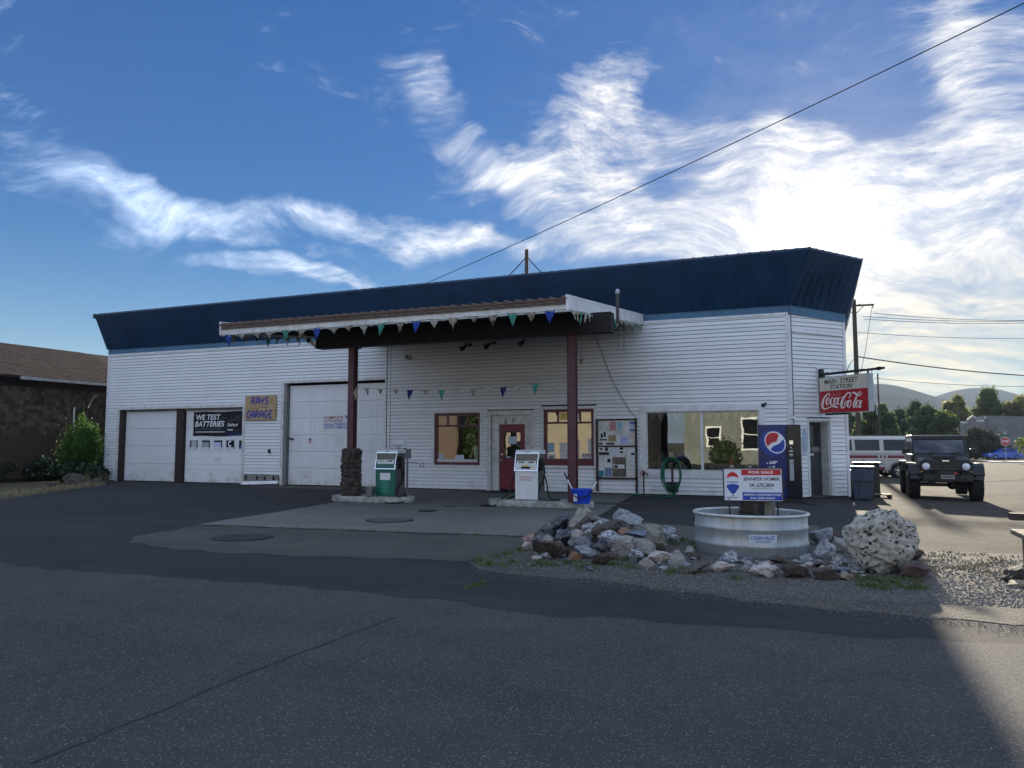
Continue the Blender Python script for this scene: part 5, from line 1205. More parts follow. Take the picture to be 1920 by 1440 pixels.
# petrified stump in the tank
M_stump = mat('petrified_bark', (.16, .135, .11), .7, var=.5, vscale=5, col2=(.32, .28, .23), stretch=(4, 4, .7), bump=.5, bscale=14); M_stumpd = mat('black_petrified_wood', (.010, .010, .011), .32, var=.4, vscale=5, bump=.3, bscale=12)
sx0 = onY(1414, 960, TY+.12); t = thing('petrified_stump', 'black petrified stump with pale bark standing in the tank', 'stump', (sx0.x, TY+.12, .42))
def lump(cx, cy, z0, z1, rx, ry, seed, n=16, k=7):
    r = random.Random(seed); off_ = [r.uniform(.86, 1.12) for _ in range(n)]; R2 = []
    for j in range(k+1):
        s = j/k; R2.append([(cx+rx*off_[i]*(1+.05*math.sin(i*2+j))*math.cos(2*math.pi*i/n)*(1-.12*s), cy+ry*off_[i]*math.sin(2*math.pi*i/n)*(1-.12*s), z0+(z1-z0)*s) for i in range(n)])
    return MB().loft(R2)
lump(sx0.x-.02, TY+.14, .43, 1.02, .20, .13, 3).build('dark_heartwood', M_stumpd, t, smooth=50); lump(sx0.x+.19, TY+.16, .43, 1.16, .09, .09, 5).build('pale_bark', M_stump, t, smooth=50)
# for sale sign
sy = TY-.06; c0 = onY(1355.5, 877, sy); c1 = onY(1470, 943, sy); sw, sh = c1.x-c0.x, c0.z-c1.z
t = thing('estate_sign', 'for sale board in a black frame standing in the stock tank', 'sign', ((c0.x+c1.x)/2, sy, .43))
FE = Fr((c0.x, sy, c1.z), (1, 0, .015), (-.012, 0, 1))
rect(FE, .012, sw-.012, .012, sh-.012, -.012, .0, 'board', mat('board_white', (.70, .73, .78), .35), t)
frame4(FE, 0, sw, 0, sh, .014, -.016, .012, 'frame', M_black, t)
EO = .003
rect(FE, sw*.315, sw*.965, sh*.775, sh*.945, 0, .002, 'red_bar', M_red, t); text('FOR SALE', FE, sw*.44, sw*.845, sh*.825, sh*.90, M_cwhite, t, off=.004, bold=.03)
text('JENNIFER HOMER', FE, sw*.345, sw*.945, sh*.59, sh*.715, M_ink, t, off=EO, bold=.012); text('541.678.3804', FE, sw*.445, sw*.845, sh*.43, sh*.545, M_ink, t, off=EO, bold=.012); text('WWW.JENHOMER.REMAX.COM', FE, sw*.47, sw*.83, sh*.355, sh*.40, M_ink, t, off=EO)
rect(FE, sw*.325, sw*.975, sh*.045, sh*.275, 0, .002, 'blue_bar', M_navy, t); text('RE/MAX CORNERSTONE', FE, sw*.35, sw*.955, sh*.175, sh*.235, M_cwhite, t, off=.004, bold=.02); text('541.289.5454', FE, sw*.455, sw*.855, sh*.075, sh*.135, M_cwhite, t, off=.004, bold=.02)
cx, cz = sw*.165, sh*.60; rr = sw*.112
b = MB(); b.prism([(cx+rr*math.cos(R_(a)), cz+rr*1.45*math.sin(R_(a))) for a in range(28, 153, 6)]+[(cx+rr*1.02*math.cos(R_(a)), cz+rr*.75*math.sin(R_(a))) for a in range(150, 29, -6)], .0, .002, FE); b.build('balloon_top', M_red, t)
b = MB(); b.prism([(cx+rr*math.cos(R_(a)), cz-sh*.16+rr*.42*math.sin(R_(a))) for a in range(20, 161, 7)]+[(cx-rr*.95, cz-sh*.18), (cx-rr*.25, cz-sh*.37), (cx+rr*.25, cz-sh*.37), (cx+rr*.95, cz-sh*.18)], .0, .002, FE); b.build('balloon_base', M_navy, t)
text('RE/MAX', FE, cx-rr*.85, cx+rr*.85, cz-sh*.055, cz+sh*.0, M_navy, t, off=EO, bold=.01); MB().prism(ell(cx, cz-sh*.43, rr*.11, rr*.12, 10), 0, .002, FE).build('balloon_basket', M_ink, t)
rect(FE, sw*.05, sw*.25, sh*.105, sh*.13, 0, .002, 'small_print', M_greym, t); rect(FE, sw*.07, sw*.12, sh*.05, sh*.075, 0, .002, 'small_print', M_ink, t)
for u in (.10, .90):
    MB().box((c0.x+sw*u-.010, sy-.010, .426), (c0.x+sw*u+.010, sy+.010, c1.z)).build('leg', M_black, t); s = -1 if u < .5 else 1
    MB().bar((c0.x+sw*u, sy, c1.z-.085), (c0.x+sw*(u+.09*s), sy, c1.z), .012).build('brace', M_black, t)
# ------------------------------------------------------------------ rocks
def rockmat(name, c1, c2, rough, vs, bump=.5, spec=.5, st=(1, 1, 1)):
    m, g, b, out = nodemat(name); tc = g.n('ShaderNodeTexCoord').outputs['Object']
    rv = g.v('ADD', tc, g.v('SCALE', (1, 1, 1))); oi = g.n('ShaderNodeObjectInfo').outputs['Random']; g.nt.links.new(g.m('MULTIPLY', oi, 37.0), rv.node.inputs[1].links[0].from_node.inputs['Scale'])
    q = g.mapping(rv, sc=st); n_ = g.noise(q, vs*.45, 7, .68, 1.2); c1 = tuple(v*.8 for v in c1); c2 = tuple(v*.85 for v in c2); c = g.mix(g.mp(n_, .36, .66), c1, c2)
    vein = g.mp(g.m('ABSOLUTE', g.m('SUBTRACT', g.noise(q, vs*.5, 5, .6, .8), .5)), .035, .0); c = g.mix(g.m('MULTIPLY', vein, .22), c, (.55, .53, .50))
    c = g.mix(g.mp(g.noise(q, vs*3, 5, .7), .52, .75, 0, .6), c, tuple(v*.35 for v in c1)); g.put(b.inputs['Base Color'], c); g.put(b.inputs['Roughness'], g.mp(n_, .35, .65, max(rough-.1, .05), min(rough+.15, 1)))
    b.inputs['Specular IOR Level'].default_value = spec; bp = g.n('ShaderNodeBump'); bp.inputs['Strength'].default_value = bump; bp.inputs['Distance'].default_value = .05; g.put(bp.inputs['Height'], g.noise(q, vs*1.6, 8, .72)); g.nt.links.new(bp.outputs[0], b.inputs['Normal']); return m
RM = {'obs': rockmat('obsidian', (.010, .012, .018), (.035, .04, .05), .16, 2.2, .15), 'brn': rockmat('brown_basalt', (.075, .052, .038), (.045, .034, .028), .9, 4), 'pnk': rockmat('pink_stone', (.50, .30, .26), (.32, .22, .2), .85, 4), 'wht': rockmat('pale_quartz', (.68, .62, .57), (.36, .27, .23), .7, 4), 'gry': rockmat('blue_grey_stone', (.36, .38, .41), (.11, .12, .14), .6, 3), 'tan': rockmat('tan_grey_stone', (.36, .33, .26), (.17, .16, .145), .75, 4),
      'org': rockmat('orange_banded_stone', (.40, .20, .09), (.14, .09, .06), .7, 6, st=(1, 1, 4)), 'dgl': rockmat('black_white_agate', (.04, .045, .06), (.62, .63, .65), .3, 5, .2), 'lgr': rockmat('striped_grey_stone', (.42, .39, .37), (.24, .22, .2), .8, 5, st=(1, 1, 6)), 'red': rockmat('dark_red_stone', (.10, .045, .04), (.05, .028, .027), .85, 4), 'blu': rockmat('blue_agate', (.05, .075, .15), (.22, .23, .27), .35, 5, .2), 'flat': rockmat('pale_tan_stone', (.38, .31, .21), (.28, .22, .14), .85, 3)}
MEAN = {'obs': 'glossy black', 'brn': 'rough brown', 'pnk': 'pink', 'wht': 'pale pinkish white', 'gry': 'blue grey', 'tan': 'tan and grey', 'org': 'orange banded', 'dgl': 'black and white', 'lgr': 'striped grey', 'red': 'dark red', 'blu': 'blue and white', 'flat': 'pale tan'}
def put_rock(px0, px1, py0, py1, kind, label, seed, yback=None, flat=1.0, tilt=0.0, sub=4, depthk=.85, cat='rock', sink=.12, group=None, cuts=10, deep=.22, rough=.13):
    cx = (px0+px1)/2; base = onZ(cx, py1-1, .006)
    y = base.y+.0 if yback is None else yback
    c = onY(cx, (py0+py1)/2, y); Z = (c-Vector((0, 0, CZ))).dot(_F); w = (px1-px0)*Z/F/2; h = (py1-py0)*Z/F/2
    y2 = y+(w*depthk*.6 if yback is None else 0); c = onY(cx, (py0+py1)/2, y2); k = y2/y; w *= k; h *= k
    me = rock_mesh('rock', seed, sub, cuts, rough, deep); me.materials.append(RM[kind] if isinstance(kind, str) else kind)
    o = bpy.data.objects.new('rock', me); COL.objects.link(o); o.location = c; o.scale = (w*1.06, w*depthk, h*1.08); o.rotation_euler = (0, tilt, YAW*.8)
    tag(o, label, cat, group); return o
RK = [(978, 1008, 999, 1021, 'pnk', 'pink block at the end of the rock pile', None), (1007, 1073, 967, 1022, 'obs', 'large glossy black boulder at the end of the pile', None), (1065, 1111, 954, 1003, 'tan', 'tall pointed tan and grey rock topping the pile behind the black boulder', 10.75), (1097, 1138, 963, 996, 'gry', 'grey white rock beside the pointed one on top of the pile', 10.9),
      (1109, 1167, 976, 1024, 'brn', 'furrowed brown rock in the heart of the pile', 10.35), (1148, 1205, 954, 992, 'gry', 'broad blue grey rock crowning the pile toward the tank', 10.8), (1157, 1193, 989, 1010, 'org', 'orange banded rock in the middle of the pile', 10.2), (1054, 1105, 994, 1030, 'wht', 'pale pinkish rock against the black boulder', None), (1001, 1056, 1012, 1050, 'brn', 'low brown boulder in front of the black one', None),
      (1140, 1190, 1006, 1048, 'lgr', 'flat sided striped grey rock at the front of the pile', None), (1188, 1248, 981, 1025, 'tan', 'long slanting grey brown rock on the tank side of the pile', 10.5), (1168, 1213, 996, 1016, 'blu', 'blue and white rock next to the orange one', 10.15), (1229, 1266, 985, 1014, 'gry', 'thin grey slab leaning beyond the pile', None), (1107, 1148, 1036, 1061, 'brn', 'rounded dark brown stone at the foot of the pile', None),
      (1080, 1141, 1021, 1048, 'gry', 'grey rock low in the pile behind the dark brown stone', None), (1185, 1232, 1012, 1046, 'lgr', 'grey rock below the slanting one', None), (1199, 1227, 1045, 1069, 'lgr', 'squat grey brown stone beside the white shards', None), (1216, 1258, 1032, 1056, 'wht', 'whitish broken rock between the pile and the fluted stone', None), (1331, 1375, 1051, 1073, 'wht', 'white rock before the front of the stock tank', None), (1350, 1383, 1032, 1057, 'dgl', 'blue white glassy rock against the tank', None),
      (1044, 1070, 1024, 1046, 'brn', 'small brown stone between the two front boulders', None), (1066, 1092, 1034, 1054, 'org', 'small rusty stone at the foot of the pile', None), (980, 1004, 1016, 1032, 'wht', 'little whitish stone under the pink block', None), (1180, 1206, 1030, 1056, 'dgl', 'dark banded stone in front of the striped grey rock', None), (1130, 1150, 1010, 1026, 'gry', 'small blue grey stone under the furrowed rock', None), (1250, 1272, 1002, 1020, 'dgl', 'dark shard at the tip of the grey slab', None),
      (1283, 1302, 1024, 1042, 'lgr', 'small pale stone between the fluted stone and the tank', None), (1290, 1312, 1036, 1050, 'brn', 'small reddish stone by the left side of the tank', None), (1255, 1330, 1060, 1076, 'brn', 'half buried brown slab in the gravel before the tank', None), (1518, 1557, 984, 1023, 'gry', 'big grey rock leaning on the right of the tank', None), (1520, 1560, 1012, 1043, 'dgl', 'black and white rock below the grey one by the tank', None), (1557, 1589, 1008, 1036, 'lgr', 'grey striped rock between the tank and the pitted boulder', None),
      (1534, 1576, 996, 1016, 'red', 'brownish rock behind the glassy ones by the tank', None), (1469, 1522, 1053, 1086, 'brn', 'dark half round stone at the gravel edge', None), (1410, 1459, 1055, 1083, 'wht', 'brown and white rock at the gravel edge before the tank', None), (1526, 1563, 1062, 1089, 'brn', 'brown wedge stone beside the half round one', None), (1572, 1603, 1074, 1088, 'flat', 'flat pale tan stone at the gravel edge', None), (1562, 1592, 1040, 1066, 'dgl', 'glassy shard before the pitted boulder', None), (1590, 1616, 1050, 1072, 'dgl', 'dark glassy shard touching the pitted boulder', None), (1600, 1628, 1054, 1074, 'gry', 'grey chip wedged under the pitted boulder', None),
      (1685, 1737, 1057, 1086, 'red', 'dark red stone at the foot of the pitted boulder', None), (1709, 1734, 1030, 1052, 'brn', 'dark stone behind the pitted boulder', None), (1546, 1568, 1020, 1040, 'wht', 'pale chip between the glassy rocks', None), (1500, 1526, 1038, 1056, 'dgl', 'black shard at the right foot of the tank', None), (1440, 1470, 1042, 1058, 'brn', 'small brown rock at the foot of the tank', None), (1385, 1412, 1044, 1058, 'gry', 'small grey rock below the tank label', None), (1424, 1446, 1050, 1062, 'wht', 'white chip below the tank label', None), (1884, 1945, 1058, 1093, 'brn', 'dark boulder under the rough plank table', None), (1888, 1950, 1090, 1102, 'flat', 'flat pale stone beside the dark boulder', None)]
for i, (a, c, e, f, kd, lb, yb) in enumerate(RK): put_rock(a, c, e, f, kd, lb, 100+i, yb, tilt=(.35 if 'slanting' in lb or 'leaning' in lb else rnd.uniform(-.15, .15)))
# the fluted stone
p = onZ(1270, 1059, .006); t = MB(); n = 30; RR = []
for j in range(7):
    s = j/6; RR.append([(p.x+(.105*(1-s**2*.75))*(1+.13*math.cos(9*2*math.pi*i/n))*math.cos(2*math.pi*i/n), p.y+(.09*(1-s**2*.75))*(1+.13*math.cos(9*2*math.pi*i/n))*math.sin(2*math.pi*i/n), .0+.185*s) for i in range(n)])
tag(t.loft(RR).build('fluted_stone', RM['lgr'], None, world=(p.x, p.y, 0), smooth=50), 'small fluted white stone standing like a shell in the gravel', 'rock')
# pitted boulder
def pitted():
    m, g, b, out = nodemat('pitted_tufa'); tc = g.n('ShaderNodeTexCoord').outputs['Object']
    v = g.voro(g.v('ADD', tc, g.v('MULTIPLY', g.noise(tc, 7, 3, .5, 0, 1), (.12, .12, .12))), 6.5); big = g.mp(g.noise(tc, 1.1, 4), .36, .50); v2 = g.voro(g.v('ADD', tc, (3.3, 1.1, .7)), 13.0); hole = g.m('MAXIMUM', g.m('MULTIPLY', g.mp(v, .38, .22), big), g.m('MULTIPLY', g.mp(v2, .34, .2), g.mp(g.noise(tc, 1.9, 3), .5, .6)))
    f = g.noise(tc, 6, 8, .7); c = g.mix(g.mp(f, .3, .7), (.62, .58, .50), (.34, .31, .26)); c = g.mix(g.mp(g.noise(tc, 2.2, 4), .55, .7, 0, .4), c, (.25, .17, .09)); c = g.mix(hole, c, (.05, .045, .04))
    g.put(b.inputs['Base Color'], c); b.inputs['Roughness'].default_value = .95
    bp = g.n('ShaderNodeBump'); bp.inputs['Strength'].default_value = 1; bp.inputs['Distance'].default_value = .06; g.put(bp.inputs['Height'], g.m('SUBTRACT', f, g.m('MULTIPLY', hole, 1.2))); g.nt.links.new(bp.outputs[0], b.inputs['Normal']); return m
o = put_rock(1588, 1711, 959, 1077, pitted(), 'huge pale pitted boulder at the end of the rock bed', 79, sub=6, depthk=.9, cat='boulder', cuts=9, deep=.66, rough=.13)
# filler stones
FM = [rock_mesh('rock', 300+i, 3, 9, .12, .25) for i in range(10)]
fk = ['gry', 'brn', 'dgl', 'lgr', 'tan', 'obs', 'wht', 'red', 'gry', 'blu']; fr_ = random.Random(17)
for i, m_ in enumerate(FM): m_.materials.append(RM[fk[i % len(fk)]])
spots = []
for i in range(120):
    px = fr_.choice((fr_.uniform(985, 1300), fr_.uniform(1300, 1740), fr_.uniform(1500, 1640))); py = 1046+ (px-985)/760*26+fr_.gauss(0, 9)
    if 1310 < px < 1520: py = max(py, 1056)
    p = onZ(px, py, .006); s = fr_.uniform(.022, .062); o = bpy.data.objects.new('rock', fr_.choice(FM)); COL.objects.link(o); o.location = (p.x, p.y, .006+s*.4); o.scale = (s*fr_.uniform(.9, 1.6), s, s*fr_.uniform(.5, .9)); o.rotation_euler = (0, 0, fr_.uniform(0, 6))
    tag(o, 'fist sized stone lying loose in the gravel bed', 'rock', 'loose stones in the gravel bed')
pr_ = random.Random(44)
for i in range(42):
    px = pr_.uniform(1005, 1255); py = pr_.uniform(1000, 1046); p = onZ(px, py, .0); hgt = .30*max(0, 1-abs(px-1125)/130)*sstep(9.4, 10.3, p.y); s = pr_.uniform(.07, .14); o = bpy.data.objects.new('rock', pr_.choice(FM)); COL.objects.link(o); o.location = (p.x, p.y, hgt*.8+s*.35); o.scale = (s*pr_.uniform(.9, 1.5), s, s*pr_.uniform(.6, 1.0)); o.rotation_euler = (pr_.uniform(-.4, .4), pr_.uniform(-.4, .4), pr_.uniform(0, 6))
    tag(o, 'middling broken stone wedged among the big rocks of the pile', 'rock', 'stones filling the rock pile')
# soil mound that carries the pile
b = MB(); n = 26
pc = Vector((-2.85, 10.62, 0))
for j in range(n+1):
    for i in range(n+1):
        u, v = (i/n-.5)*2, (j/n-.5)*2; r = min(1, math.hypot(u, v)); b.v.append((pc.x+u*.95*_cy-v*.50*_sy, pc.y+u*.95*_sy+v*.50*_cy, -.01+.26*(1-sstep(0.05, 1, r))+.03*mnoise.noise(Vector((u*4, v*4, 2)))*(1-r)))
for j in range(n):
    for i in range(n): b.f.append((j*(n+1)+i, j*(n+1)+i+1, (j+1)*(n+1)+i+1, (j+1)*(n+1)+i))
struct(b.build('soil_mound', M_gravel, smooth=True))
# loose gravel as real chips
def chips(n, region, smin, smax, m, name, label, seed):
    r = random.Random(seed); V = []; Fc = []; base = [(-1, -.7, 0), (1, -.8, 0), (.8, .9, 0), (-.9, .7, 0), (.1, 0, 1)]
    for _ in range(n):
        x, y = region(r); s = r.uniform(smin, smax); a = r.uniform(0, 6.3); ca, sa = math.cos(a), math.sin(a); z = gz(x, y)+.005; o = len(V); hh = r.uniform(.4, .8)
        for q in base: V.append((x+(q[0]*ca-q[1]*sa)*s, y+(q[0]*sa+q[1]*ca)*s*.8, z+q[2]*s*hh))
        Fc += [(o, o+1, o+4), (o+1, o+2, o+4), (o+2, o+3, o+4), (o+3, o, o+4)]
    b = MB(); b.v = V; b.f = Fc; return stuff(b.build(name, m, recalc=False), label, 'gravel')
M_chip = rockmat('gravel_chips', (.19, .18, .17), (.11, .105, .10), .8, 30)
def reg1(r):
    while True:
        px = r.uniform(900, 1930); py = 1000+(px-900)/1000*45+r.uniform(-10, 95)
        lim = 1070+(px-1000)/925*112
        if 1046+(px-1000)*.004 < py < lim or (px > 1180 and px < 1600 and 1000 < py < 1080): return tuple(onZ(px, py, 0))[:2]
chips(16000, reg1, .005, .014, M_chip, 'gravel_chips', 'loose grey gravel spread round the rocks and along the street edge', 5)
def reg2(r):
    px = r.uniform(880, 1930); py = 1078+(px-900)/1030*112+abs(r.gauss(0, 9))-14; return tuple(onZ(px, py, 0))[:2]
chips(2500, reg2, .003, .008, M_chip, 'stray_grit', 'stray grit scattered onto the street edge', 6)
# plank table at the right edge
M_grey_plank = mat('weathered_plank', (.24, .20, .15), .85, var=.5, vscale=6, stretch=(.6, 5, 5), bump=.4)
q = onZ(1940, 1082, .006); t = thing('plank_table', 'rough plank table on timber legs beyond the rock bed', 'table', (q.x+.6, q.y+.35, .006))
for k in range(3): MB().box((q.x-.06, q.y+.02+k*.26, .40), (q.x+1.6, q.y+.25+k*.26, .46)).build('plank', M_grey_plank, t, bevel=.008)
for (dx, dy) in ((.05, .10), (.05, .62), (1.4, .10), (1.4, .62)): MB().box((q.x+dx, q.y+dy, .0), (q.x+dx+.12, q.y+dy+.12, .40)).build('leg', M_grey_plank, t, bevel=.008)
q = onY(1893, 968, 13.2); tag(MB().box((q.x, 13.1, q.z-.05), (q.x+1.6, 13.3, q.z+.05)).build('timber_rail', M_oldw, None, world=(q.x+.8, 13.2, q.z)), 'dark timber rail end reaching into view above the plank table', 'rail')
tag(MB().box((q.x+.9, 13.12, gz(q.x+1, 13.2)-.01), (q.x+1.02, 13.28, q.z-.05)).build('rail_post', M_oldw, None, world=(q.x+.95, 13.2, 0)), 'short post carrying the dark timber rail', 'post')
# ------------------------------------------------------------------ grass tufts and ground plants
def blades(name, label, spots, m, hmin, hmax, n, spread, seed, w=.006, lean=.5):
    r = random.Random(seed); b = MB()
    for (x, y) in spots:
        for _ in range(n):
            a = r.uniform(0, 6.28); d = abs(r.gauss(0, spread)); bx, by = x+math.cos(a)*d, y+math.sin(a)*d; h = r.uniform(hmin, hmax); la = r.uniform(0, 6.28); l = r.uniform(0, lean)*h; z = gz(bx, by)
            px_, py_ = -math.sin(la)*w, math.cos(la)*w; o = len(b.v)
            b.v += [(bx-px_, by-py_, z), (bx+px_, by+py_, z), (bx+math.cos(la)*l*.4+px_*.7, by+math.sin(la)*l*.4+py_*.7, z+h*.6), (bx+math.cos(la)*l*.4-px_*.7, by+math.sin(la)*l*.4-py_*.7, z+h*.6), (bx+math.cos(la)*l, by+math.sin(la)*l, z+h)]
            b.f += [(o, o+1, o+2, o+3), (o+3, o+2, o+4)]
    return stuff(b.build(name, m, recalc=False), label, 'grass')
M_grass = mat('weed_green', (.055, .10, .025), .7, var=.5, vscale=3, col2=(.10, .11, .035)); M_dry = mat('dry_grass', (.30, .25, .14), .8, var=.4, vscale=3)
gr = random.Random(31)
sp = [tuple(onZ(*p))[:2] for p in ((900, 1052), (915, 1060), (930, 1046), (950, 1040), (960, 1056), (975, 1034), (1010, 1056), (1030, 1062), (1060, 1058), (1090, 1064), (1150, 1060), (1170, 1052), (1180, 1066), (1240, 1050), (1260, 1076), (1280, 1072), (1300, 1076), (1310, 1030), (1380, 1086), (1190, 1040), (940, 1062), (1000, 1062), (1110, 1068), (1280, 1015), (1300, 1020), (1262, 1022))]
blades('grass_tufts', 'green weeds growing between the rocks of the pile', sp, M_grass, .02, .085, 60, .09, 3)
sp = [tuple(onZ(gr.uniform(1612, 1730), gr.uniform(1082, 1106)))[:2] for _ in range(26)]
blades('grass_patch', 'patch of short green grass before the pitted boulder', sp, M_grass, .015, .05, 70, .07, 4)
sp = [tuple(onZ(gr.uniform(1720, 1900), gr.uniform(1036, 1075)))[:2] for _ in range(40)]
blades('dry_grass', 'thin dry grass in the sunlit gravel by the lot', sp, M_dry, .01, .04, 30, .12, 5)
sp = [tuple(onZ(372+gr.random()*660, 983.5+gr.random()*.5)) for _ in range(46)]; sp = [tuple(onZ(px, 984+(px-372)*.0365))[:2] for px in [gr.uniform(380, 1030) for _ in range(70)]]
blades('joint_weeds', 'tiny weeds sprouting along the joint of the concrete apron', sp, M_grass, .008, .03, 10, .05, 6)
sp = [tuple(onZ(px, 1106-(px-870)*.42))[:2] for px in [gr.uniform(872, 905) for _ in range(10)]]
blades('road_weeds', 'strip of weeds in a crack at the street edge', sp, M_grass, .008, .03, 25, .05, 7)
# ------------------------------------------------------------------ wheels
M_tyre = mat('tyre', (.016, .016, .017), .8, var=.3, vscale=14, bump=.15)
M_rim = mat('alloy', (.42, .42, .43), .3, .8)
def wheel(t, x, y, r, w, side, rimm, spokes=5, tread=True, rimr=.62, zoff=0.0):
    c = Vector((x, y, r+zoff)); o = MB(); pr = [(r*rimr, -w/2), (r*.86, -w/2), (r*.97, -w*.40), (r, -w*.30), (r, w*.30), (r*.97, w*.40), (r*.86, w/2), (r*rimr, w/2)]
    wo = o.lathe(pr, c, 32, 'x', cap=False).build('wheel', M_tyre, t, local=True, smooth=35)
    if tread:
        b = MB()
        for k in range(30):
            a = 2*math.pi*k/30
            for s, sh in ((-1, 0), (1, .1)):
                aa = a+sh; M_ = Matrix.Rotation(-aa, 3, 'X'); b.obox(c+M_@Vector((s*w*.25, 0, r+.004)), (w*.42, r*.13, .022), M_)
        b.build('tread', M_tyre, wo, local=True)
    b = MB(); b.lathe([(r*rimr, -w*.42*1), (r*rimr*.93, -w*.36), (r*rimr*.9, w*.3)] if side < 0 else [(r*rimr, w*.42), (r*rimr*.93, w*.36), (r*rimr*.9, -w*.3)], c, 28, 'x', cap=False)
    dx = side*w*.26
    for k in range(spokes):
        a = 2*math.pi*k/spokes; M_ = Matrix.Rotation(a, 3, 'X'); b.obox(c+Vector((dx, 0, 0))+M_@Vector((0, 0, r*rimr*.5)), (.03, r*.17, r*rimr*.95), M_)
    b.lathe([(r*.18, dx-.03*side), (r*.18, dx+.025*side), (r*.08, dx+.04*side)], c, 14, 'x'); b.build('rim', rimm, wo, local=True, smooth=30)
    MB().lathe([(r*rimr*.9, dx-side*.05), (r*rimr*.9, dx-side*.04)], c, 24, 'x').build('brake_disc', M_blackm, wo, local=True)
    return wo
def sect(t, name, rings, m, bevel=0.0, smooth=35, parent=None): return MB().loft(rings).build(name, m, parent or t, local=True, smooth=smooth, bevel=bevel)
def boxl(t, name, a, c, m, bevel=.0, parent=None): return MB().box(a, c).build(name, m, parent or t, local=True, bevel=bevel)
# ------------------------------------------------------------------ dark off-road car, front to the street (-Y)
JP = Vector((3.36, 26.45, 0)); JP.z = gz(3.0, 25.5)-.0
t = thing('off_road_car', 'dark green off road car with big tyres and a steel bumper facing the street', 'car', JP, R_(-1.5))
M_jeep = mat('dark_green_paint', (.018, .024, .026), .42, var=.15, vscale=2, coat=.0, spec=.35); M_flare = mat('black_flare', (.022, .023, .026), .6)
M_hard = mat('hardtop', (.03, .031, .033), .5); M_lens = mat('head_lens', (.80, .83, .85), .06, spec=.8); M_amber = mat('amber_lens', (.5, .2, .03), .2)
M_seat = mat('dim_interior', (.03, .03, .032), .8)
def hx(x0, x1, pr, name, m, bevel=.02, parent=None):      # extrude a YZ outline across the car
    b = MB(); n = len(pr)
    b.v += [(x0, y, z) for y, z in pr]+[(x1, y, z) for y, z in pr]; b.f.append(tuple(range(n))); b.f.append(tuple(range(n, 2*n))[::-1])
    for i in range(n): b.f.append((i, n+i, n+(i+1) % n, (i+1) % n))
    return b.build(name, m, parent or t, local=True, bevel=bevel)
hx(-.76, .76, [(-.78, .62), (2.05, .62), (2.05, 1.30), (-.55, 1.30), (-.78, 1.28)], 'body_tub', M_jeep, .03)
# hood narrowing to the grille
hood = MB().loft([[(s*x, y, z) for s, x, z in ((-1, w_, .70), (-1, w_, zt_-.05), (-1, w_*.90, zt_), (1, w_*.90, zt_), (1, w_, zt_-.05), (1, w_, .70))] for y, w_, zt_ in ((-2.02, .60, 1.165), (-1.5, .635, 1.21), (-.7, .70, 1.27))]).build('hood', M_jeep, t, local=True, smooth=30)
boxl(t, 'hood_bulge', (-.28, -1.9, 1.16), (.28, -.85, 1.275), M_jeep, .03, hood)
for s in (-1, 1): boxl(t, 'hood_latch', (s*.60-.02, -1.75, 1.06), (s*.60+.02, -1.66, 1.16), M_black, .005, hood)
gw = .655; GY = -2.06
gl = MB(); gpoly = [(-.60, .72), (.60, .72), (gw, .84), (gw, 1.06), (.58, 1.155), (-.58, 1.155), (-gw, 1.06), (-gw, .84)]
gf = Fr((0, GY, 0), (1, 0, 0), (0, 0, 1)); gl.prism(gpoly, -.06, 0, gf); gr_o = gl.build('grille', M_jeep, t, local=True, bevel=.012)
for k in range(7):
    x = -.315+k*.105; b = MB(); b.prism([(x-.033, .80), (x+.033, .80), (x+.033, 1.06), (x+.018, 1.085), (x-.018, 1.085), (x-.033, 1.06)], -.01, .004, gf); b.build('grille_slot', M_black, gr_o, local=True)
for s in (-1, 1):
    hl = MB().lathe([(.118, 0), (.126, -.012), (.118, -.03), (.10, -.025)], (s*.495, GY, .965), 26, 'y', cap=False).build('headlight', M_blackm, t, local=True, smooth=30)
    MB().lathe([(.104, -.018), (.085, -.038), (.04, -.05), (.002, -.054)], (s*.495, GY, .965), 26, 'y', cap=False).build('lens', M_lens, hl, local=True, smooth=True)
    MB().lathe([(.042, 0), (.042, -.02)], (s*.60, GY+.01, .80), 14, 'y').build('turn_signal', M_amber, t, local=True)
JT = Fr(JP, (1, 0, 0), (0, 0, 1))
Fg = Fr((0, GY-.004, 0), (1, 0, 0), (0, 0, 1))
def ltext(body, fr, *a, **k):      # lettering in a thing's own frame
    save = WM[t.name]; WM[t.name] = Matrix.Identity(4); o = text(body, fr, *a, **k); WM[t.name] = save; return o
ltext('Jeep', Fg, -.085, .085, 1.10, 1.145, M_chrome, t, off=.003, bold=.02)
# fender flares
for s in (-1, 1):
    for y0 in (-1.47, 1.48):
        P = []
        for (dy, z) in ((-.60, .74), (-.52, .98), (-.40, 1.05), (.40, 1.06), (.55, .95), (.62, .70)): P.append((y0+dy, z))
        b = MB(); n = len(P)
        for xx in (.60, .945):
            for (y, z) in P: b.v.append((s*xx, y, z))
        for xx in (.60, .945):
            for (y, z) in P: b.v.append((s*xx, y0+(y-y0)*.90, z-.055))
        for i in range(n-1): b.f += [(i, i+1, n+i+1, n+i), (2*n+i, 3*n+i, 3*n+i+1, 2*n+i+1), (n+i, n+i+1, 3*n+i+1, 3*n+i), (i, 2*n+i, 2*n+i+1, i+1)]
        b.f += [(0, n, 3*n, 2*n), (n-1, 3*n-1, 4*n-1, 2*n-1)]
        b.build('fender_flare', M_flare, t, local=True, bevel=.012)
        wheel(t, s*.79, y0, .44, .31, s, M_rim, 5, rimr=.52)
    boxl(t, 'inner_wing', (min(s*.55, s*.74), -2.0, .66), (max(s*.55, s*.74), -.78, 1.0), M_flare, .02)
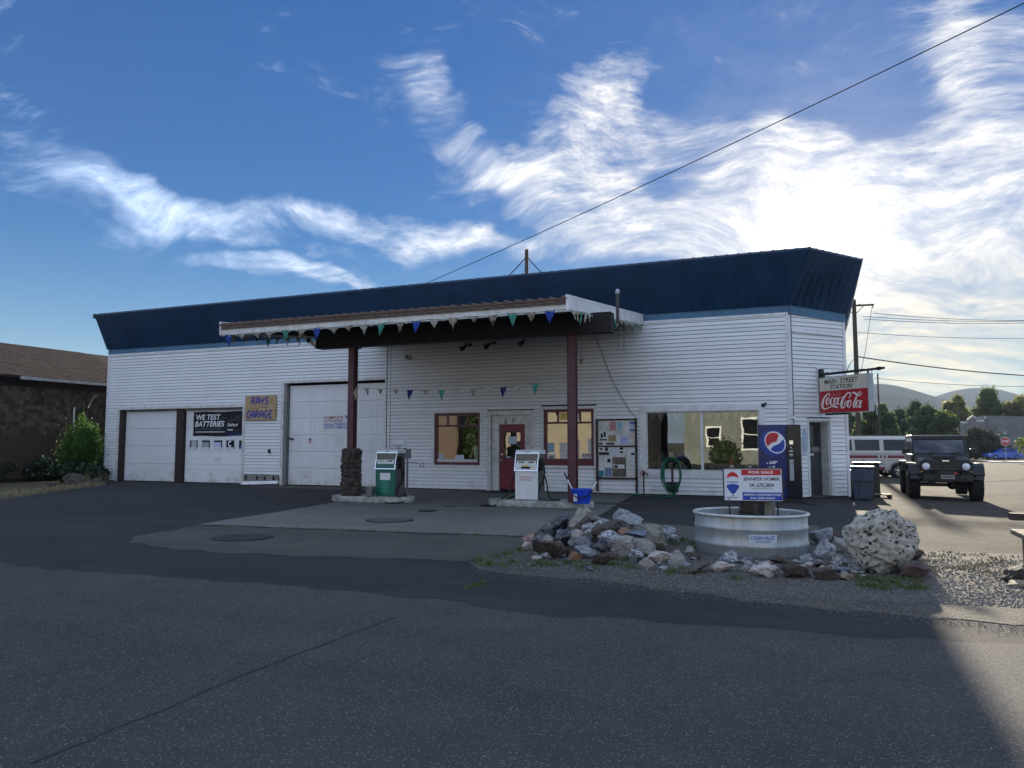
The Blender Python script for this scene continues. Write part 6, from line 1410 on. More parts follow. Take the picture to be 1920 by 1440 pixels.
# bumper, hoop, winch
bm_ = MB(); bm_.hexa([(-.92, -2.18, .60), (.92, -2.18, .60), (.80, -2.05, .60), (-.80, -2.05, .60), (-.92, -2.12, .72), (.92, -2.12, .72), (.80, -2.05, .72), (-.80, -2.05, .72)]); bm_.box((-.62, -2.36, .55), (.62, -2.06, .735)); bo = bm_.build('bumper', M_blackm, t, local=True, bevel=.018)
for s in (-1, 1):
    MB().lathe([(.05, -.01), (.05, -.03), (.025, -.035)], (s*.46, -2.36, .64), 14, 'y').build('fog_lamp', M_black, bo, local=True); MB().tube([(s*.30, -2.37, .60), (s*.30, -2.44, .60), (s*.30, -2.44, .67), (s*.30, -2.37, .67)], .014, 6).build('tow_loop', M_blackm, bo, local=True)
MB().tube(smooth_path([(-.72, -2.12, .70), (-.58, -2.26, .80), (-.34, -2.28, .87), (.34, -2.28, .87), (.58, -2.26, .80), (.72, -2.12, .70)], 5), .028, 8).build('bumper_hoop', M_blackm, bo, local=True, smooth=True)
MB().tube([(-.34, -2.26, .865), (-.34, -2.2, .70)], .022, 8).build('bumper_strut', M_blackm, bo, local=True); MB().tube([(.34, -2.26, .865), (.34, -2.2, .70)], .022, 8).build('bumper_strut', M_blackm, bo, local=True)
boxl(t, 'winch', (-.24, -2.30, .735), (.24, -2.14, .86), M_black, .02, bo)
frame4(Fr((0, -2.37, 0), (1, 0, 0), (0, 0, 1)), 0, 0, 0, 0, 0, 0, 0, 'x', M_chrome, None) if False else None
b = MB()
for a in ((-.16, .63, .16, .645), (-.16, .72, .16, .735), (-.16, .645, -.145, .72), (.145, .645, .16, .72), (-.145, .675, .145, .688)): b.box((a[0], -2.40, a[1]), (a[2], -2.365, a[3]))
b.build('fairlead', mat('fairlead_grey', (.5, .5, .5), .5, .2), bo, local=True); boxl(t, 'red_hook', (.14, -2.43, .75), (.24, -2.37, .80), M_red, .01, bo)
# windscreen, roof, pillars
b = MB(); wz0, wz1 = 1.285, 1.80; wy0, wy1 = -.66, -.40
def ws(u, v, d=0.0): return (u, wy0+(wy1-wy0)*v-d, wz0+(wz1-wz0)*v)
for (u0, u1, v0, v1) in ((-.73, .73, 0, .10), (-.71, .71, .88, 1.0)):
    b.hexa([ws(u0, v0), ws(u1, v0), (u1, ws(0, v0)[1]+.06, ws(0, v0)[2]), (u0, ws(0, v0)[1]+.06, ws(0, v0)[2]), ws(u0*.985, v1), ws(u1*.985, v1), (u1*.985, ws(0, v1)[1]+.06, ws(0, v1)[2]), (u0*.985, ws(0, v1)[1]+.06, ws(0, v1)[2])])
for s in (-1, 1): b.hexa([ws(s*.66, .1), ws(s*.73, .1), (s*.73, ws(0, .1)[1]+.07, ws(0, .1)[2]), (s*.66, ws(0, .1)[1]+.07, ws(0, .1)[2]), ws(s*.65, .88), ws(s*.715, .88), (s*.715, ws(0, .88)[1]+.07, ws(0, .88)[2]), (s*.65, ws(0, .88)[1]+.07, ws(0, .88)[2])])
wf = b.build('windscreen_frame', M_jeep, t, local=True, bevel=.008)
b = MB(); b.hexa([ws(-.66, .1, -.03), ws(.66, .1, -.03), ws(.66, .1, -.036), ws(-.66, .1, -.036), ws(-.65, .88, -.03), ws(.65, .88, -.03), ws(.65, .88, -.036), ws(-.65, .88, -.036)]); b.build('windscreen', M_cglass, t, local=True)
for s in (-.33, .28): MB().tube([ws(s, .06, .02), ws(s+.30, .16, .012)], .011, 6).build('wiper', M_black, wf, local=True)
hx(-.72, .72, [(-.42, 1.79), (2.04, 1.80), (2.04, 1.86), (1.6, 1.885), (-.30, 1.875), (-.40, 1.85)], 'roof', M_hard, .025)
for s in (-1, 1):
    for (y0, y1, nm) in ((-.62, -.56, 0), (.42, .52, 1), (1.42, 1.55, 2), (1.96, 2.04, 3)):
        MB().hexa([(s*.745, y0 if nm else -.62, 1.29), (s*.745, y1, 1.29), (s*.70, y1, 1.29), (s*.70, y0, 1.29), (s*.715, (y0 if nm else -.42), 1.80), (s*.715, y1+(.18 if nm == 0 else 0), 1.80), (s*.67, y1+(.18 if nm == 0 else 0), 1.80), (s*.67, (y0 if nm else -.42), 1.80)]).build('pillar', M_hard, t, local=True)
    for (y0, y1) in ((-.50, .42), (.52, 1.42), (1.55, 1.96)): MB().hexa([(s*.735, y0, 1.29), (s*.735, y1, 1.29), (s*.73, y1, 1.29), (s*.73, y0, 1.29), (s*.71, y0+.08*(y0 < 0), 1.79), (s*.71, y1, 1.79), (s*.705, y1, 1.79), (s*.705, y0+.08*(y0 < 0), 1.79)]).build('side_window', M_cglass, t, local=True)
    dro = boxl(t, 'door', (min(s*.755, s*.775), -.55, .72), (max(s*.755, s*.775), .44, 1.285), M_jeep, .012); boxl(t, 'handle', (min(s*.775, s*.80), .26, 1.14), (max(s*.775, s*.80), .38, 1.19), M_black, .005, dro)
    dro = boxl(t, 'door', (min(s*.755, s*.775), .50, .72), (max(s*.755, s*.775), 1.35, 1.285), M_jeep, .012)
    mo = MB().box((s*.80-.02 if s > 0 else -.84, -.60, 1.33), (s*.80+.04 if s > 0 else -.78, -.55, 1.37)).build('mirror_arm', M_black, t, local=True)
    boxl(t, 'mirror', (min(s*.80, s*1.0), -.66, 1.30), (max(s*.80, s*1.0), -.54, 1.47), M_black, .02)
hx(-.70, .70, [(2.0, 1.30), (2.06, 1.30), (2.06, 1.80), (2.0, 1.80)], 'rear_panel', M_hard, .0)
for s in (-.37, .37):
    boxl(t, 'seat', (s-.24, .05, .80), (s+.24, .20, 1.48), M_seat, .05); boxl(t, 'headrest', (s-.13, .07, 1.50), (s+.13, .17, 1.68), M_seat, .04)
MB().tube([(.37+.17*math.cos(a), -.32+.04*math.sin(a), 1.32+.16*math.sin(a)) for a in [2*math.pi*i/18 for i in range(18)]], .016, 6, closed=True).build('steering_wheel', M_black, t, local=True)
boxl(t, 'dashboard', (-.70, -.55, 1.15), (.70, -.30, 1.33), M_seat, .03)
MB().cyl((-.75, -1.47, .42), (.75, -1.47, .42), .05, 10).build('axle', M_black, t, local=True); MB().cyl((-.75, 1.48, .42), (.75, 1.48, .42), .05, 10).build('axle', M_black, t, local=True); MB().lathe([(.05, -.14), (.13, -.06), (.13, .06), (.05, .14)], (.2, -1.47, .42), 12, 'y').build('differential', M_black, t, local=True)
boxl(t, 'chassis', (-.45, -2.0, .50), (.45, 2.0, .66), M_black, .02)
# ------------------------------------------------------------------ conversion van behind the building
VP0 = atD(1672, 888, 38.2); vz = gz(VP0.x, VP0.y); t = thing('van', 'white conversion van with dark red stripes parked behind the building', 'van', (VP0.x, VP0.y, vz), R_(14))
M_van = mat('van_cream', (.56, .54, .50), .35, var=.12, vscale=2); M_vred = mat('van_dark_red', (.20, .015, .03), .35); M_vtan = mat('van_tan', (.36, .32, .28), .4)
# local x: + toward the rear of the van (image right); rear axle at x=0, side facing the camera at y=-1
b = MB(); prof_ = [(-.98, .40), (-1.0, .75), (-1.0, 1.15), (-.95, 1.35), (-.84, 1.95), (-.70, 2.06), (.70, 2.06), (.84, 1.95), (.95, 1.35), (1.0, 1.15), (1.0, .75), (.98, .40)]
b.loft([[(x, y*k, z) for y, z in prof_] for x, k in ((-4.1, .92), (-3.9, 1), (1.02, 1), (1.12, .97))]); b.build('van_body', M_van, t, local=True, smooth=30)
FVn = lambda z0, z1, y0, y1: None
def vside(x0, x1, z0, z1, name, m, d=.006, parent=None, bevel=0):
    yy = lambda z: -(np.interp(z, [.40, .75, 1.15, 1.35, 1.95], [.98, 1.0, 1.0, .95, .84]))
    return MB().hexa([(x0, yy(z0)-d, z0), (x1, yy(z0)-d, z0), (x1, yy(z0)+.03, z0), (x0, yy(z0)+.03, z0), (x0, yy(z1)-d, z1), (x1, yy(z1)-d, z1), (x1, yy(z1)+.03, z1), (x0, yy(z1)+.03, z1)]).build(name, m, parent or t, local=True, bevel=bevel)
for x0, x1 in ((-.58, .48), (-1.95, -.88), (-3.2, -2.2)):
    wo = vside(x0-.05, x1+.05, 1.36, 1.90, 'window_frame', M_black, .008, bevel=.004); vside(x0, x1, 1.40, 1.87, 'pane', mat('tinted_pane', (.012, .014, .018), .06), .012, wo); vside(x0, x1, 1.50, 1.515, 'pane_rail', M_black, .016, wo)
vside(-3.9, 1.0, 1.14, 1.24, 'tan_stripe', M_vtan, .003); vside(-3.9, 1.0, .98, 1.12, 'red_stripe', M_vred, .004); vside(-3.9, 1.0, .86, .90, 'tan_stripe', M_vtan, .004); vside(-3.9, -.62, .66, .72, 'tan_stripe', M_vtan, .004); vside(-3.9, -.62, .41, .54, 'red_stripe', M_vred, .005)
for k in range(3): vside(-.95+k*.18, -.86+k*.18, .985, 1.12, 'stripe_detail', M_van, .006)
b = MB()
for a0, a1 in ((0, 180),):
    P = [(math.cos(R_(a))*.48, math.sin(R_(a))*.48) for a in range(0, 181, 12)]; Q = [(math.cos(R_(a))*.40, math.sin(R_(a))*.40) for a in range(180, -1, -12)]
    b.prism([(x, z+.37) for x, z in P+Q], 0.0, .03, Fr((0, -1.0, 0), (1, 0, 0), (0, 0, 1)))
b.build('wheel_arch', M_vtan, t, local=True); MB().lathe([(.40, -1.006), (.40, -.7)], (0, 0, .37), 24, 'y').build('wheel_well', M_black, t, local=True)
def ywheel(x, y, r, w, rimm, tread=False):
    o = MB().lathe([(r*.6, -w/2), (r*.9, -w/2), (r, -w*.3), (r, w*.3), (r*.9, w/2), (r*.6, w/2)], (x, y, r), 28, 'y', cap=False).build('wheel', M_tyre, t, local=True, smooth=35)
    b = MB().lathe([(r*.6, -w*.45), (r*.55, -w*.38), (r*.5, w*.2)], (x, y, r), 24, 'y', cap=False)
    for k in range(5):
        M_ = Matrix.Rotation(2*math.pi*k/5, 3, 'Y'); b.obox(Vector((x, y-w*.22, r))+M_@Vector((0, 0, r*.30)), (r*.2, .02, r*.55), M_)
    b.lathe([(r*.17, -w*.34), (r*.08, -w*.38)], (x, y, r), 12, 'y'); b.build('rim', rimm, o, local=True, smooth=30); MB().lathe([(r*.55, -w*.05), (r*.55, 0)], (x, y, r), 20, 'y').build('brake_disc', M_blackm, o, local=True)
for x in (0, -3.3):
    for y in (-.95, .95): ywheel(x, y, .36, .24, M_chrome)
boxl(t, 'rear_bumper', (1.08, -.95, .45), (1.25, .95, .62), M_chrome, .02); boxl(t, 'rear_lamp', (1.06, -.97, .85), (1.13, -.86, 1.15), M_red, .01); boxl(t, 'roof_rack', (-3.0, -.62, 2.05), (.85, -.56, 2.10), M_van, .01); boxl(t, 'roof_lamp', (.96, -.4, 2.05), (1.02, .4, 2.09), M_cwhite, .01)
# ------------------------------------------------------------------ blue car on the side street
BP = atD(1880, 859.5, 100); t = thing('blue_sedan', 'blue saloon parked across the side street beyond the stop sign', 'car', (BP.x, BP.y, gz(BP.x, BP.y)), YAW-R_(4))
M_bcar = mat('blue_paint', (.010, .075, .45), .2, coat=.6)
def carring(x, w, zs): return [(x, -w, zs[0]), (x, -w*1.0, zs[1]), (x, -w*.96, zs[2]), (x, w*.96, zs[2]), (x, w, zs[1]), (x, w, zs[0])]
MB().loft([carring(-2.2, .70, (.35, .55, .62)), carring(-2.05, .80, (.25, .60, .74)), carring(-1.3, .86, (.22, .66, .90)), carring(-.75, .87, (.22, .70, .97)), carring(1.35, .87, (.22, .74, 1.0)), carring(2.0, .84, (.25, .74, 1.02)), carring(2.2, .76, (.40, .66, .92))]).build('car_body', M_bcar, t, local=True, smooth=40)
MB().loft([[(-.85, y, .95) for y in (-.78, .78)]+[(-.85, .78, .96), (-.85, -.78, .96)], [(-.05, -.66, 1.40), (-.05, .66, 1.40), (-.05, .64, 1.42), (-.05, -.64, 1.42)]], cap=False) if False else None
MB().loft([[(x, -w, .96), (x, -w*.80, z), (x, w*.80, z), (x, w, .96)] for x, w, z in ((-.85, .80, .965), (-.10, .80, 1.38), (.35, .80, 1.43), (.95, .80, 1.38), (1.80, .78, .99))]).build('cabin', M_bcar, t, local=True, smooth=40)
for x0, x1, z0, z1 in ((-.50, .30, 1.02, 1.32), (.38, 1.12, 1.02, 1.31)):
    MB().hexa([(x0-.12*(x0 < 0), -.815, z0), (x1+.2*(x1 > 1), -.815, z0), (x1+.2*(x1 > 1), -.79, z0), (x0-.12*(x0 < 0), -.79, z0), (x0+.22*(x0 < 0), -.70, z1), (x1-.12*(x1 > 1), -.70, z1), (x1-.12*(x1 > 1), -.66, z1), (x0+.22*(x0 < 0), -.66, z1)]).build('side_window', mat('tinted_pane', (.012, .014, .018), .06), t, local=True)
for x in (-1.38, 1.30):
    for y in (-.80, .80): ywheel(x, y, .32, .2, M_rim)
boxl(t, 'headlight', (-2.15, -.80, .62), (-1.95, -.60, .74), M_lens, .02); boxl(t, 'tail_lamp', (2.05, -.82, .80), (2.18, -.66, .94), M_red, .02); boxl(t, 'mirror', (-.62, -.98, .98), (-.48, -.84, 1.08), M_bcar, .02)
# ------------------------------------------------------------------ bins beside the corner
def bin_(px, y, w, d, h, m, label, hfoot=0):
    c = onY(px, 900, y); z = gz(c.x, y)+.0; x = c.x; t = thing('wheelie_bin', label, 'bin', (x, y, z))
    MB().hexa([(x-w*.40, y-d*.40, z+.01), (x+w*.40, y-d*.40, z+.01), (x+w*.40, y+d*.40, z+.03), (x-w*.40, y+d*.40, z+.03), (x-w*.5, y-d*.5, z+h), (x+w*.5, y-d*.5, z+h), (x+w*.5, y+d*.5, z+h), (x-w*.5, y+d*.5, z+h)]).build('bin_body', m, t, bevel=.02)
    fr = Fr((x, y-d*.44, z), (1, 0, 0), (0, -.07, 1))
    rect(fr, -w*.47, w*.47, h*.60, h*.96, .015, .045, 'front_band', m, t, bevel=.01); rect(fr, -w*.16, w*.16, h*.06, h*.42, .0, .03, 'front_rib', m, t, bevel=.01); rect(fr, -w*.13, w*.13, h*.44, h*.56, .0, .03, 'front_rib', m, t, bevel=.01)
    MB().box((x-w*.54, y-d*.56, z+h), (x+w*.54, y+d*.56, z+h+.05)).build('lid', m, t, bevel=.015)
    MB().cyl((x-w*.5, y+d*.42, z+.12), (x-w*.36, y+d*.42, z+.12), .12, 14).build('wheel', M_tyre, t); MB().cyl((x+w*.36, y+d*.42, z+.12), (x+w*.5, y+d*.42, z+.12), .12, 14).build('wheel', M_tyre, t)
    MB().cyl((x-w*.4, y+d*.62, z+h-.02), (x+w*.4, y+d*.62, z+h-.02), .02, 8).build('handle', m, t)
M_binb = mat('bin_slate_blue', (.05, .068, .10), .55, var=.25, vscale=3)
bin_(1617, 22.65, .56, .62, .86, M_binb, 'slate blue wheelie bin at the building corner')
c = onY(1625, 900, 24.9); z = gz(c.x, 24.9); t = thing('black_cabinet', 'tall black metal cabinet behind the wheelie bin', 'cabinet', (c.x, 24.9, z))
MB().box((c.x-.34, 24.6, z), (c.x+.34, 25.2, z+.94)).build('cabinet_body', M_black, t, bevel=.015); MB().box((c.x-.38, 24.56, z+.94), (c.x+.38, 25.24, z+.99)).build('top', M_blackm, t, bevel=.01); rect(Fr((c.x, 24.6, z), (1, 0, 0), (0, 0, 1)), -.14, .14, .78, .88, 0, .006, 'plate', M_paper, t)
c = onY(1600, 900, 24.4); z = gz(c.x, 24.4); tag(MB().box((c.x-.3, 24.2, z), (c.x+.12, 24.8, z+.75)).build('steel_drum_box', M_black, None, world=(c.x, 24.4, z), bevel=.03), 'black box hidden behind the wheelie bin against the wall', 'box')
c = onZ(1652, 933, -.03); z = gz(c.x, c.y); t = thing('pallet', 'low timber pallet on the ground by the black cabinet', 'pallet', (c.x, c.y, z))
for k in range(4): MB().box((c.x-.65, c.y+k*.17, z+.08), (c.x+.28, c.y+k*.17+.12, z+.105)).build('slat', M_grey_plank, t)
for k in range(3): MB().box((c.x-.65+k*.42, c.y, z+.0), (c.x-.65+k*.42+.09, c.y+.63, z+.08)).build('bearer', M_oldw, t)
# ------------------------------------------------------------------ stop sign and street name
SP = atD(1887, 865, 76); z = gz(SP.x, SP.y); t = thing('stop_sign', 'red stop sign with green street names on top of its post', 'sign', (SP.x, SP.y, z))
nrm = Vector((-SP.x, -SP.y, 0)).normalized(); FSg = Fr((SP.x, SP.y, z), Vector((-nrm.y, nrm.x, 0)), (0, 0, 1)); ov = 2.17
MB().box((SP.x-.03, SP.y-.0, z), (SP.x+.03, SP.y+.05, z+3.2)).build('post', M_steel, t)
oct_ = lambda r: [(r*math.cos(R_(22.5+45*i)), ov+r*math.sin(R_(22.5+45*i))) for i in range(8)]
so = MB().prism(oct_(.44), .03, .036, FSg).build('sign_plate', M_cwhite, t); MB().prism(oct_(.41), .036, .040, FSg).build('red_field', M_red, so); text('STOP', FSg, -.29, .29, ov-.14, ov+.14, M_cwhite, so, off=.044, bold=.03)
rect(FSg, -.45, .45, ov+.52, ov+.70, .0, .02, 'street_name_plate', mat('sign_green', (.01, .12, .06), .4), t); MB().cyl(FSg.p(0, ov+.70, .01), FSg.p(0, ov+1.0, .01), .03, 8).build('finial', M_cwhite, t)
# ------------------------------------------------------------------ utility poles and lines
M_pole = mat('pole_wood', (.085, .062, .045), .85, var=.4, vscale=5, stretch=(5, 5, .5), bump=.2)
def pole(px, pytop, D, arm, label, r=.16, armz=None):
    tp = atD(px, pytop, D); z = gz(tp.x, tp.y); t = thing('utility_pole', label, 'utility pole', (tp.x, tp.y, z)); MB().cyl((tp.x, tp.y, z), (tp.x, tp.y, tp.z), r*1.15, 12, r*.8).build('pole_shaft', M_pole, t, smooth=40)
    if arm:
        for k, (dz, L0, L1) in enumerate(arm):
            MB().bar(Vector((tp.x, tp.y, tp.z+dz))+_R*L0-Vector((0, .12, 0)), Vector((tp.x, tp.y, tp.z+dz+.12))+_R*L1-Vector((0, .12, 0)), .12, .14).build('crossarm', M_pole, t)
            for s in (-.75, .75): MB().bar(Vector((tp.x, tp.y-.12, tp.z+dz-.75)), Vector((tp.x, tp.y-.12, tp.z+dz))+_R*s, .05).build('brace', M_pole, t)
            for u in (L0+.1, L1-.1, .45): MB().lathe([(.03, -.22 if u == L1-.1 else .0), (.06, -.12 if u == L1-.1 else .08), (.05, -.0 if u == L1-.1 else .16)], Vector((tp.x, tp.y-.12, tp.z+dz+.06))+_R*u, 8).build('insulator', M_steel, t)
    return t, tp
t, TP1 = pole(1601, 562, 61, [(-.55, -.85, 1.6)], 'wooden utility pole with a crossarm just beyond the corner', .19)
t, TP2 = pole(987.5, 468, 44, None, 'top of a wooden pole rising behind the navy roof edge', .14)
for s in (-1, 1): cable('drop_wire', ('thin wire falling left from the pole behind the roof', 'thin wire falling right from the pole behind the roof')[s > 0], [TP2-Vector((0, 0, .4)), TP2-Vector((0, 0, 2.2))+_R*s*1.9], .03, .15, cat='wire')
t, TP3 = pole(1645.5, 700, 70, None, 'thin pole standing among the trees behind the hanging sign', .08); t, TP4 = pole(1797.5, 768, 112, None, 'thin bare pole before the trees by the brick building', .11)
wr = lambda px, py, D: atD(px, py, D)
for k, (a, c, r) in enumerate((((1637, 587), (1960, 600), .022), ((1617, 593), (1960, 600.5), .022), ((1620, 598), (1960, 604), .022), ((1606, 623), (1960, 633), .02), ((1604, 668), (1960, 706), .05), ((1640, 709), (1960, 724), .02))):
    cable('overhead_line', ('uppermost power line leaving the crossarm', 'second power line from the crossarm', 'third power line from the crossarm', 'single line below the crossarm', 'thick sagging cable strung from the pole', 'lowest faint line over the hills')[k], [wr(*a, 61), wr(*c, 75)], r, .25, cat='wire')
cable('guy_wire', 'slack wire looping from the crossarm down to the thin pole', [wr(1635, 575, 61), wr(1622, 660, 63), wr(1612, 705, 66)], .018, cat='wire')
cable('guy_wire', 'wire running from the pole back over the roof', [wr(1604, 668, 61), wr(1590, 690, 58), wr(1584, 715, 57)], .03, cat='wire')
e0 = onY(790, 535, 24.5); e1 = onY(2010, -38, 15.5)
cable('service_line', 'long overhead wire crossing the sky down to the roof', [e0, e1], .013, .12, cat='wire', k=30)
# ------------------------------------------------------------------ far brick building
Bc = atD(1862, 858, 118); M_brk = mat('grey_brick', (.17, .16, .155), .9, var=.35, vscale=.6, col2=(.24, .22, .205), bump=.3, bscale=8); M_cope = mat('pale_coping', (.55, .53, .48), .8)
bt = thing('brick_building', 'old grey brick building with a stepped pale coping behind the parked blue car', 'building', (Bc.x, Bc.y, gz(Bc.x, Bc.y)-.1)); zb = gz(Bc.x, Bc.y)-.1
Dd = 118
def bp_(px, py, d=Dd): return atD(px, py, d)
corner = bp_(1848, 850); left = bp_(1801, 850, 124); right = bp_(1990, 850, 112)
h1 = bp_(1848, 779).z; h2 = bp_(1900, 783).z
def wallq(a, c, z1a, z1b, th, name, m, par=bt, z0=zb): return MB().hexa([(a.x, a.y, z0), (c.x, c.y, z0), (c.x, c.y+th, z0), (a.x, a.y+th, z0), (a.x, a.y, z1a), (c.x, c.y, z1b), (c.x, c.y+th, z1b), (a.x, a.y+th, z1a)]).build(name, m, par)
def zat(px, py, d): return atD(px, py, d).z
lw = wallq(left, corner, zat(1801, 792, 124), zat(1848, 790, 118), 9, 'side_wall', M_brk)
lw2 = wallq(corner, right, zat(1848, 779, 118), zat(1990, 782, 112), 9, 'front_wall', M_brk)
for (pa, pb, ya, yb) in ((1801, 1813, 791, 791), (1813, 1824, 787, 779), (1824, 1831, 779, 783), (1831, 1845, 788, 788), (1845, 1849, 782, 782)):
    da = 124-6*(pa-1801)/47; db = 124-6*(pb-1801)/47; A, B_ = atD(pa, ya, da), atD(pb, yb, db); MB().hexa([(A.x, A.y-.15, A.z-.25), (B_.x, B_.y-.15, B_.z-.25), (B_.x, B_.y+.3, B_.z-.25), (A.x, A.y+.3, A.z-.25), (A.x, A.y-.15, A.z+.08), (B_.x, B_.y-.15, B_.z+.08), (B_.x, B_.y+.3, B_.z+.08), (A.x, A.y+.3, A.z+.08)]).build('coping', M_cope, bt)
    wallq(Vector((A.x, A.y, 0)), Vector((B_.x, B_.y, 0)), A.z-.2, B_.z-.2, .3, 'parapet_step', M_brk, z0=zat(pa, 800, da))
A, B_ = atD(1881, 845, 116.2), atD(1892, 845, 115.8); MB().hexa([(A.x, A.y-.1, zb), (B_.x, B_.y-.1, zb), (B_.x, B_.y+.3, zb), (A.x, A.y+.3, zb), (A.x, A.y-.1, zat(1881, 828, 116)), (B_.x, B_.y-.1, zat(1892, 828, 116)), (B_.x, B_.y+.3, zat(1892, 828, 116)), (A.x, A.y+.3, zat(1881, 828, 116))]).build('door', M_cope, bt)
A, B_ = atD(1875, 845, 116.4), atD(1880, 845, 116.2); MB().hexa([(A.x, A.y-.1, zb), (B_.x, B_.y-.1, zb), (B_.x, B_.y+.3, zb), (A.x, A.y+.3, zb), (A.x, A.y-.1, zat(1875, 826, 116)), (B_.x, B_.y-.1, zat(1880, 826, 116)), (B_.x, B_.y+.3, zat(1880, 826, 116)), (A.x, A.y+.3, zat(1875, 826, 116))]).build('window', MATS['tinted_pane'], bt)
# kerbs of the side street
for k, (a, c, lb) in enumerate((((1858, 864), (1884, 864.5), 'short pale kerb left of the stop sign'), ((1890, 865), (1990, 868), 'pale kerb right of the stop sign'))):
    A, B_ = atD(*a, 76), atD(*c, 75); zk = gz(A.x, A.y); tag(MB().hexa([(A.x, A.y, zk-.05), (B_.x, B_.y, zk-.05), (B_.x, B_.y+2.5, zk-.05), (A.x, A.y+2.5, zk-.05), (A.x, A.y, zk+.13), (B_.x, B_.y, zk+.13), (B_.x, B_.y+2.5, zk+.13), (A.x, A.y+2.5, zk+.13)]).build('kerb', mat('kerb_pale', (.50, .47, .42), .8), None, world=(A.x, A.y, zk)), lb, 'kerb')
# ------------------------------------------------------------------ trees: trunks, limbs and crowns of leaf faces
def leafmat(name, c1, c2, tr=.45):
    m, g, b, out = nodemat(name); tc = g.n('ShaderNodeTexCoord').outputs['Object']; oi = g.n('ShaderNodeNewGeometry').outputs['Random Per Island']
    c = g.mix(oi, c1, c2); c = g.mix(g.mp(g.noise(tc, .8, 3), .35, .65, 0, .6), c, tuple(v*.55 for v in c1))
    g.put(b.inputs['Base Color'], c); b.inputs['Roughness'].default_value = .6
    t_ = g.n('ShaderNodeBsdfTranslucent'); g.put(t_.inputs[0], c); mx = g.n('ShaderNodeMixShader'); mx.inputs[0].default_value = tr; g.nt.links.new(b.outputs[0], mx.inputs[1]); g.nt.links.new(t_.outputs[0], mx.inputs[2]); g.nt.links.new(mx.outputs[0], out.inputs[0]); return m
L_dark = leafmat('leaf_dark', (.055, .085, .028), (.085, .12, .035)); L_mid = leafmat('leaf_mid', (.085, .13, .03), (.15, .18, .045), .55); L_yel = leafmat('leaf_yellow', (.18, .19, .05), (.30, .27, .09), .6); L_thuja = leafmat('leaf_thuja', (.05, .13, .02), (.10, .20, .03), .5); L_jun = leafmat('leaf_juniper', (.018, .040, .018), (.03, .06, .025), .25)
def crown(name, lumps, nleaf, size, m, parent, seed, dirs=None, fill=.55):
    rg = np.random.default_rng(seed); vols = np.array([l[3]*l[4]*l[5] for l in lumps]); vols = vols/vols.sum(); idx = rg.choice(len(lumps), nleaf, p=vols); L_ = np.array(lumps)[idx]
    d = rg.normal(size=(nleaf, 3)); d /= np.linalg.norm(d, axis=1)[:, None]; rr = rg.uniform(fill**3, 1, nleaf)**(1/3)*(1+.30*rg.normal(size=nleaf)*(rg.random(nleaf) < .45))
    c = L_[:, :3]+d*rr[:, None]*L_[:, 3:6]
    nrm = d+rg.normal(size=(nleaf, 3))*.8; nrm /= np.linalg.norm(nrm, axis=1)[:, None]; up = rg.normal(size=(nleaf, 3)) if dirs is None else np.tile(np.array(dirs), (nleaf, 1))+rg.normal(size=(nleaf, 3))*.45
    a = np.cross(nrm, up); a /= np.linalg.norm(a, axis=1)[:, None]+1e-9; b_ = np.cross(a, nrm); s = (size*rg.uniform(.6, 1.5, nleaf))[:, None]
    V = np.empty((nleaf, 4, 3)); V[:, 0] = c-b_*s; V[:, 1] = c+a*s*.55; V[:, 2] = c+b_*s; V[:, 3] = c-a*s*.55
    Mi = np.array(WM[parent.name].inverted()); V = V.reshape(-1, 3)@Mi[:3, :3].T+Mi[:3, 3]
    me = bpy.data.meshes.new(name); me.vertices.add(len(V)); me.vertices.foreach_set('co', V.ravel()); me.loops.add(len(V)); me.loops.foreach_set('vertex_index', np.arange(len(V))); me.polygons.add(nleaf); me.polygons.foreach_set('loop_start', np.arange(0, len(V), 4)); me.update(calc_edges=True); me.materials.append(m)
    o = bpy.data.objects.new(name, me); COL.objects.link(o); o.parent = parent; WM[o.name] = WM[parent.name].copy(); return o
M_bark = mat('bark', (.07, .055, .042), .9, var=.4, vscale=5, bump=.4, stretch=(3, 3, .5))
def tree(px0, px1, pytop, D, m, label, seed, n=7000, size=.28, trunk=.35, name='tree', group=None):
    r = random.Random(seed); c = atD((px0+px1)/2, 850, D); z0 = gz(c.x, c.y); top = atD((px0+px1)/2, pytop, D).z; w = (px1-px0)*D/F/2; H = top-z0; t = thing(name, label, 'tree', (c.x, c.y, z0), group=group); L = []
    for k in range(26):
        a = r.uniform(0, 6.28); q = r.uniform(.1, .85); hh = r.uniform(trunk+.12, .86); k2 = 1-.5*abs(hh-.55); L.append((c.x+math.cos(a)*w*q*k2, c.y+math.sin(a)*w*q*k2, z0+H*hh, w*r.uniform(.16, .36), w*r.uniform(.16, .36), H*r.uniform(.06, .15)))
    L.append((c.x, c.y, z0+H*.86, w*.32, w*.32, H*.14))
    crown('crown', L, n, size, m, t, seed)
    b = MB(); b.tube([(c.x, c.y, z0-.1), (c.x+.1, c.y, z0+H*.25), (c.x, c.y, z0+H*.55), (c.x, c.y, z0+H*.8)], [w*.09, w*.07, w*.045, w*.015], 9)
    for k in range(7):
        l = L[k]; b.tube([(c.x, c.y, z0+H*r.uniform(.25, .5)), ((c.x+l[0])/2, (c.y+l[1])/2, (z0+H*.45+l[2])/2), l[:3]], [w*.035, w*.022, w*.008], 6)
    b.build('trunk', M_bark, t, smooth=40); return t
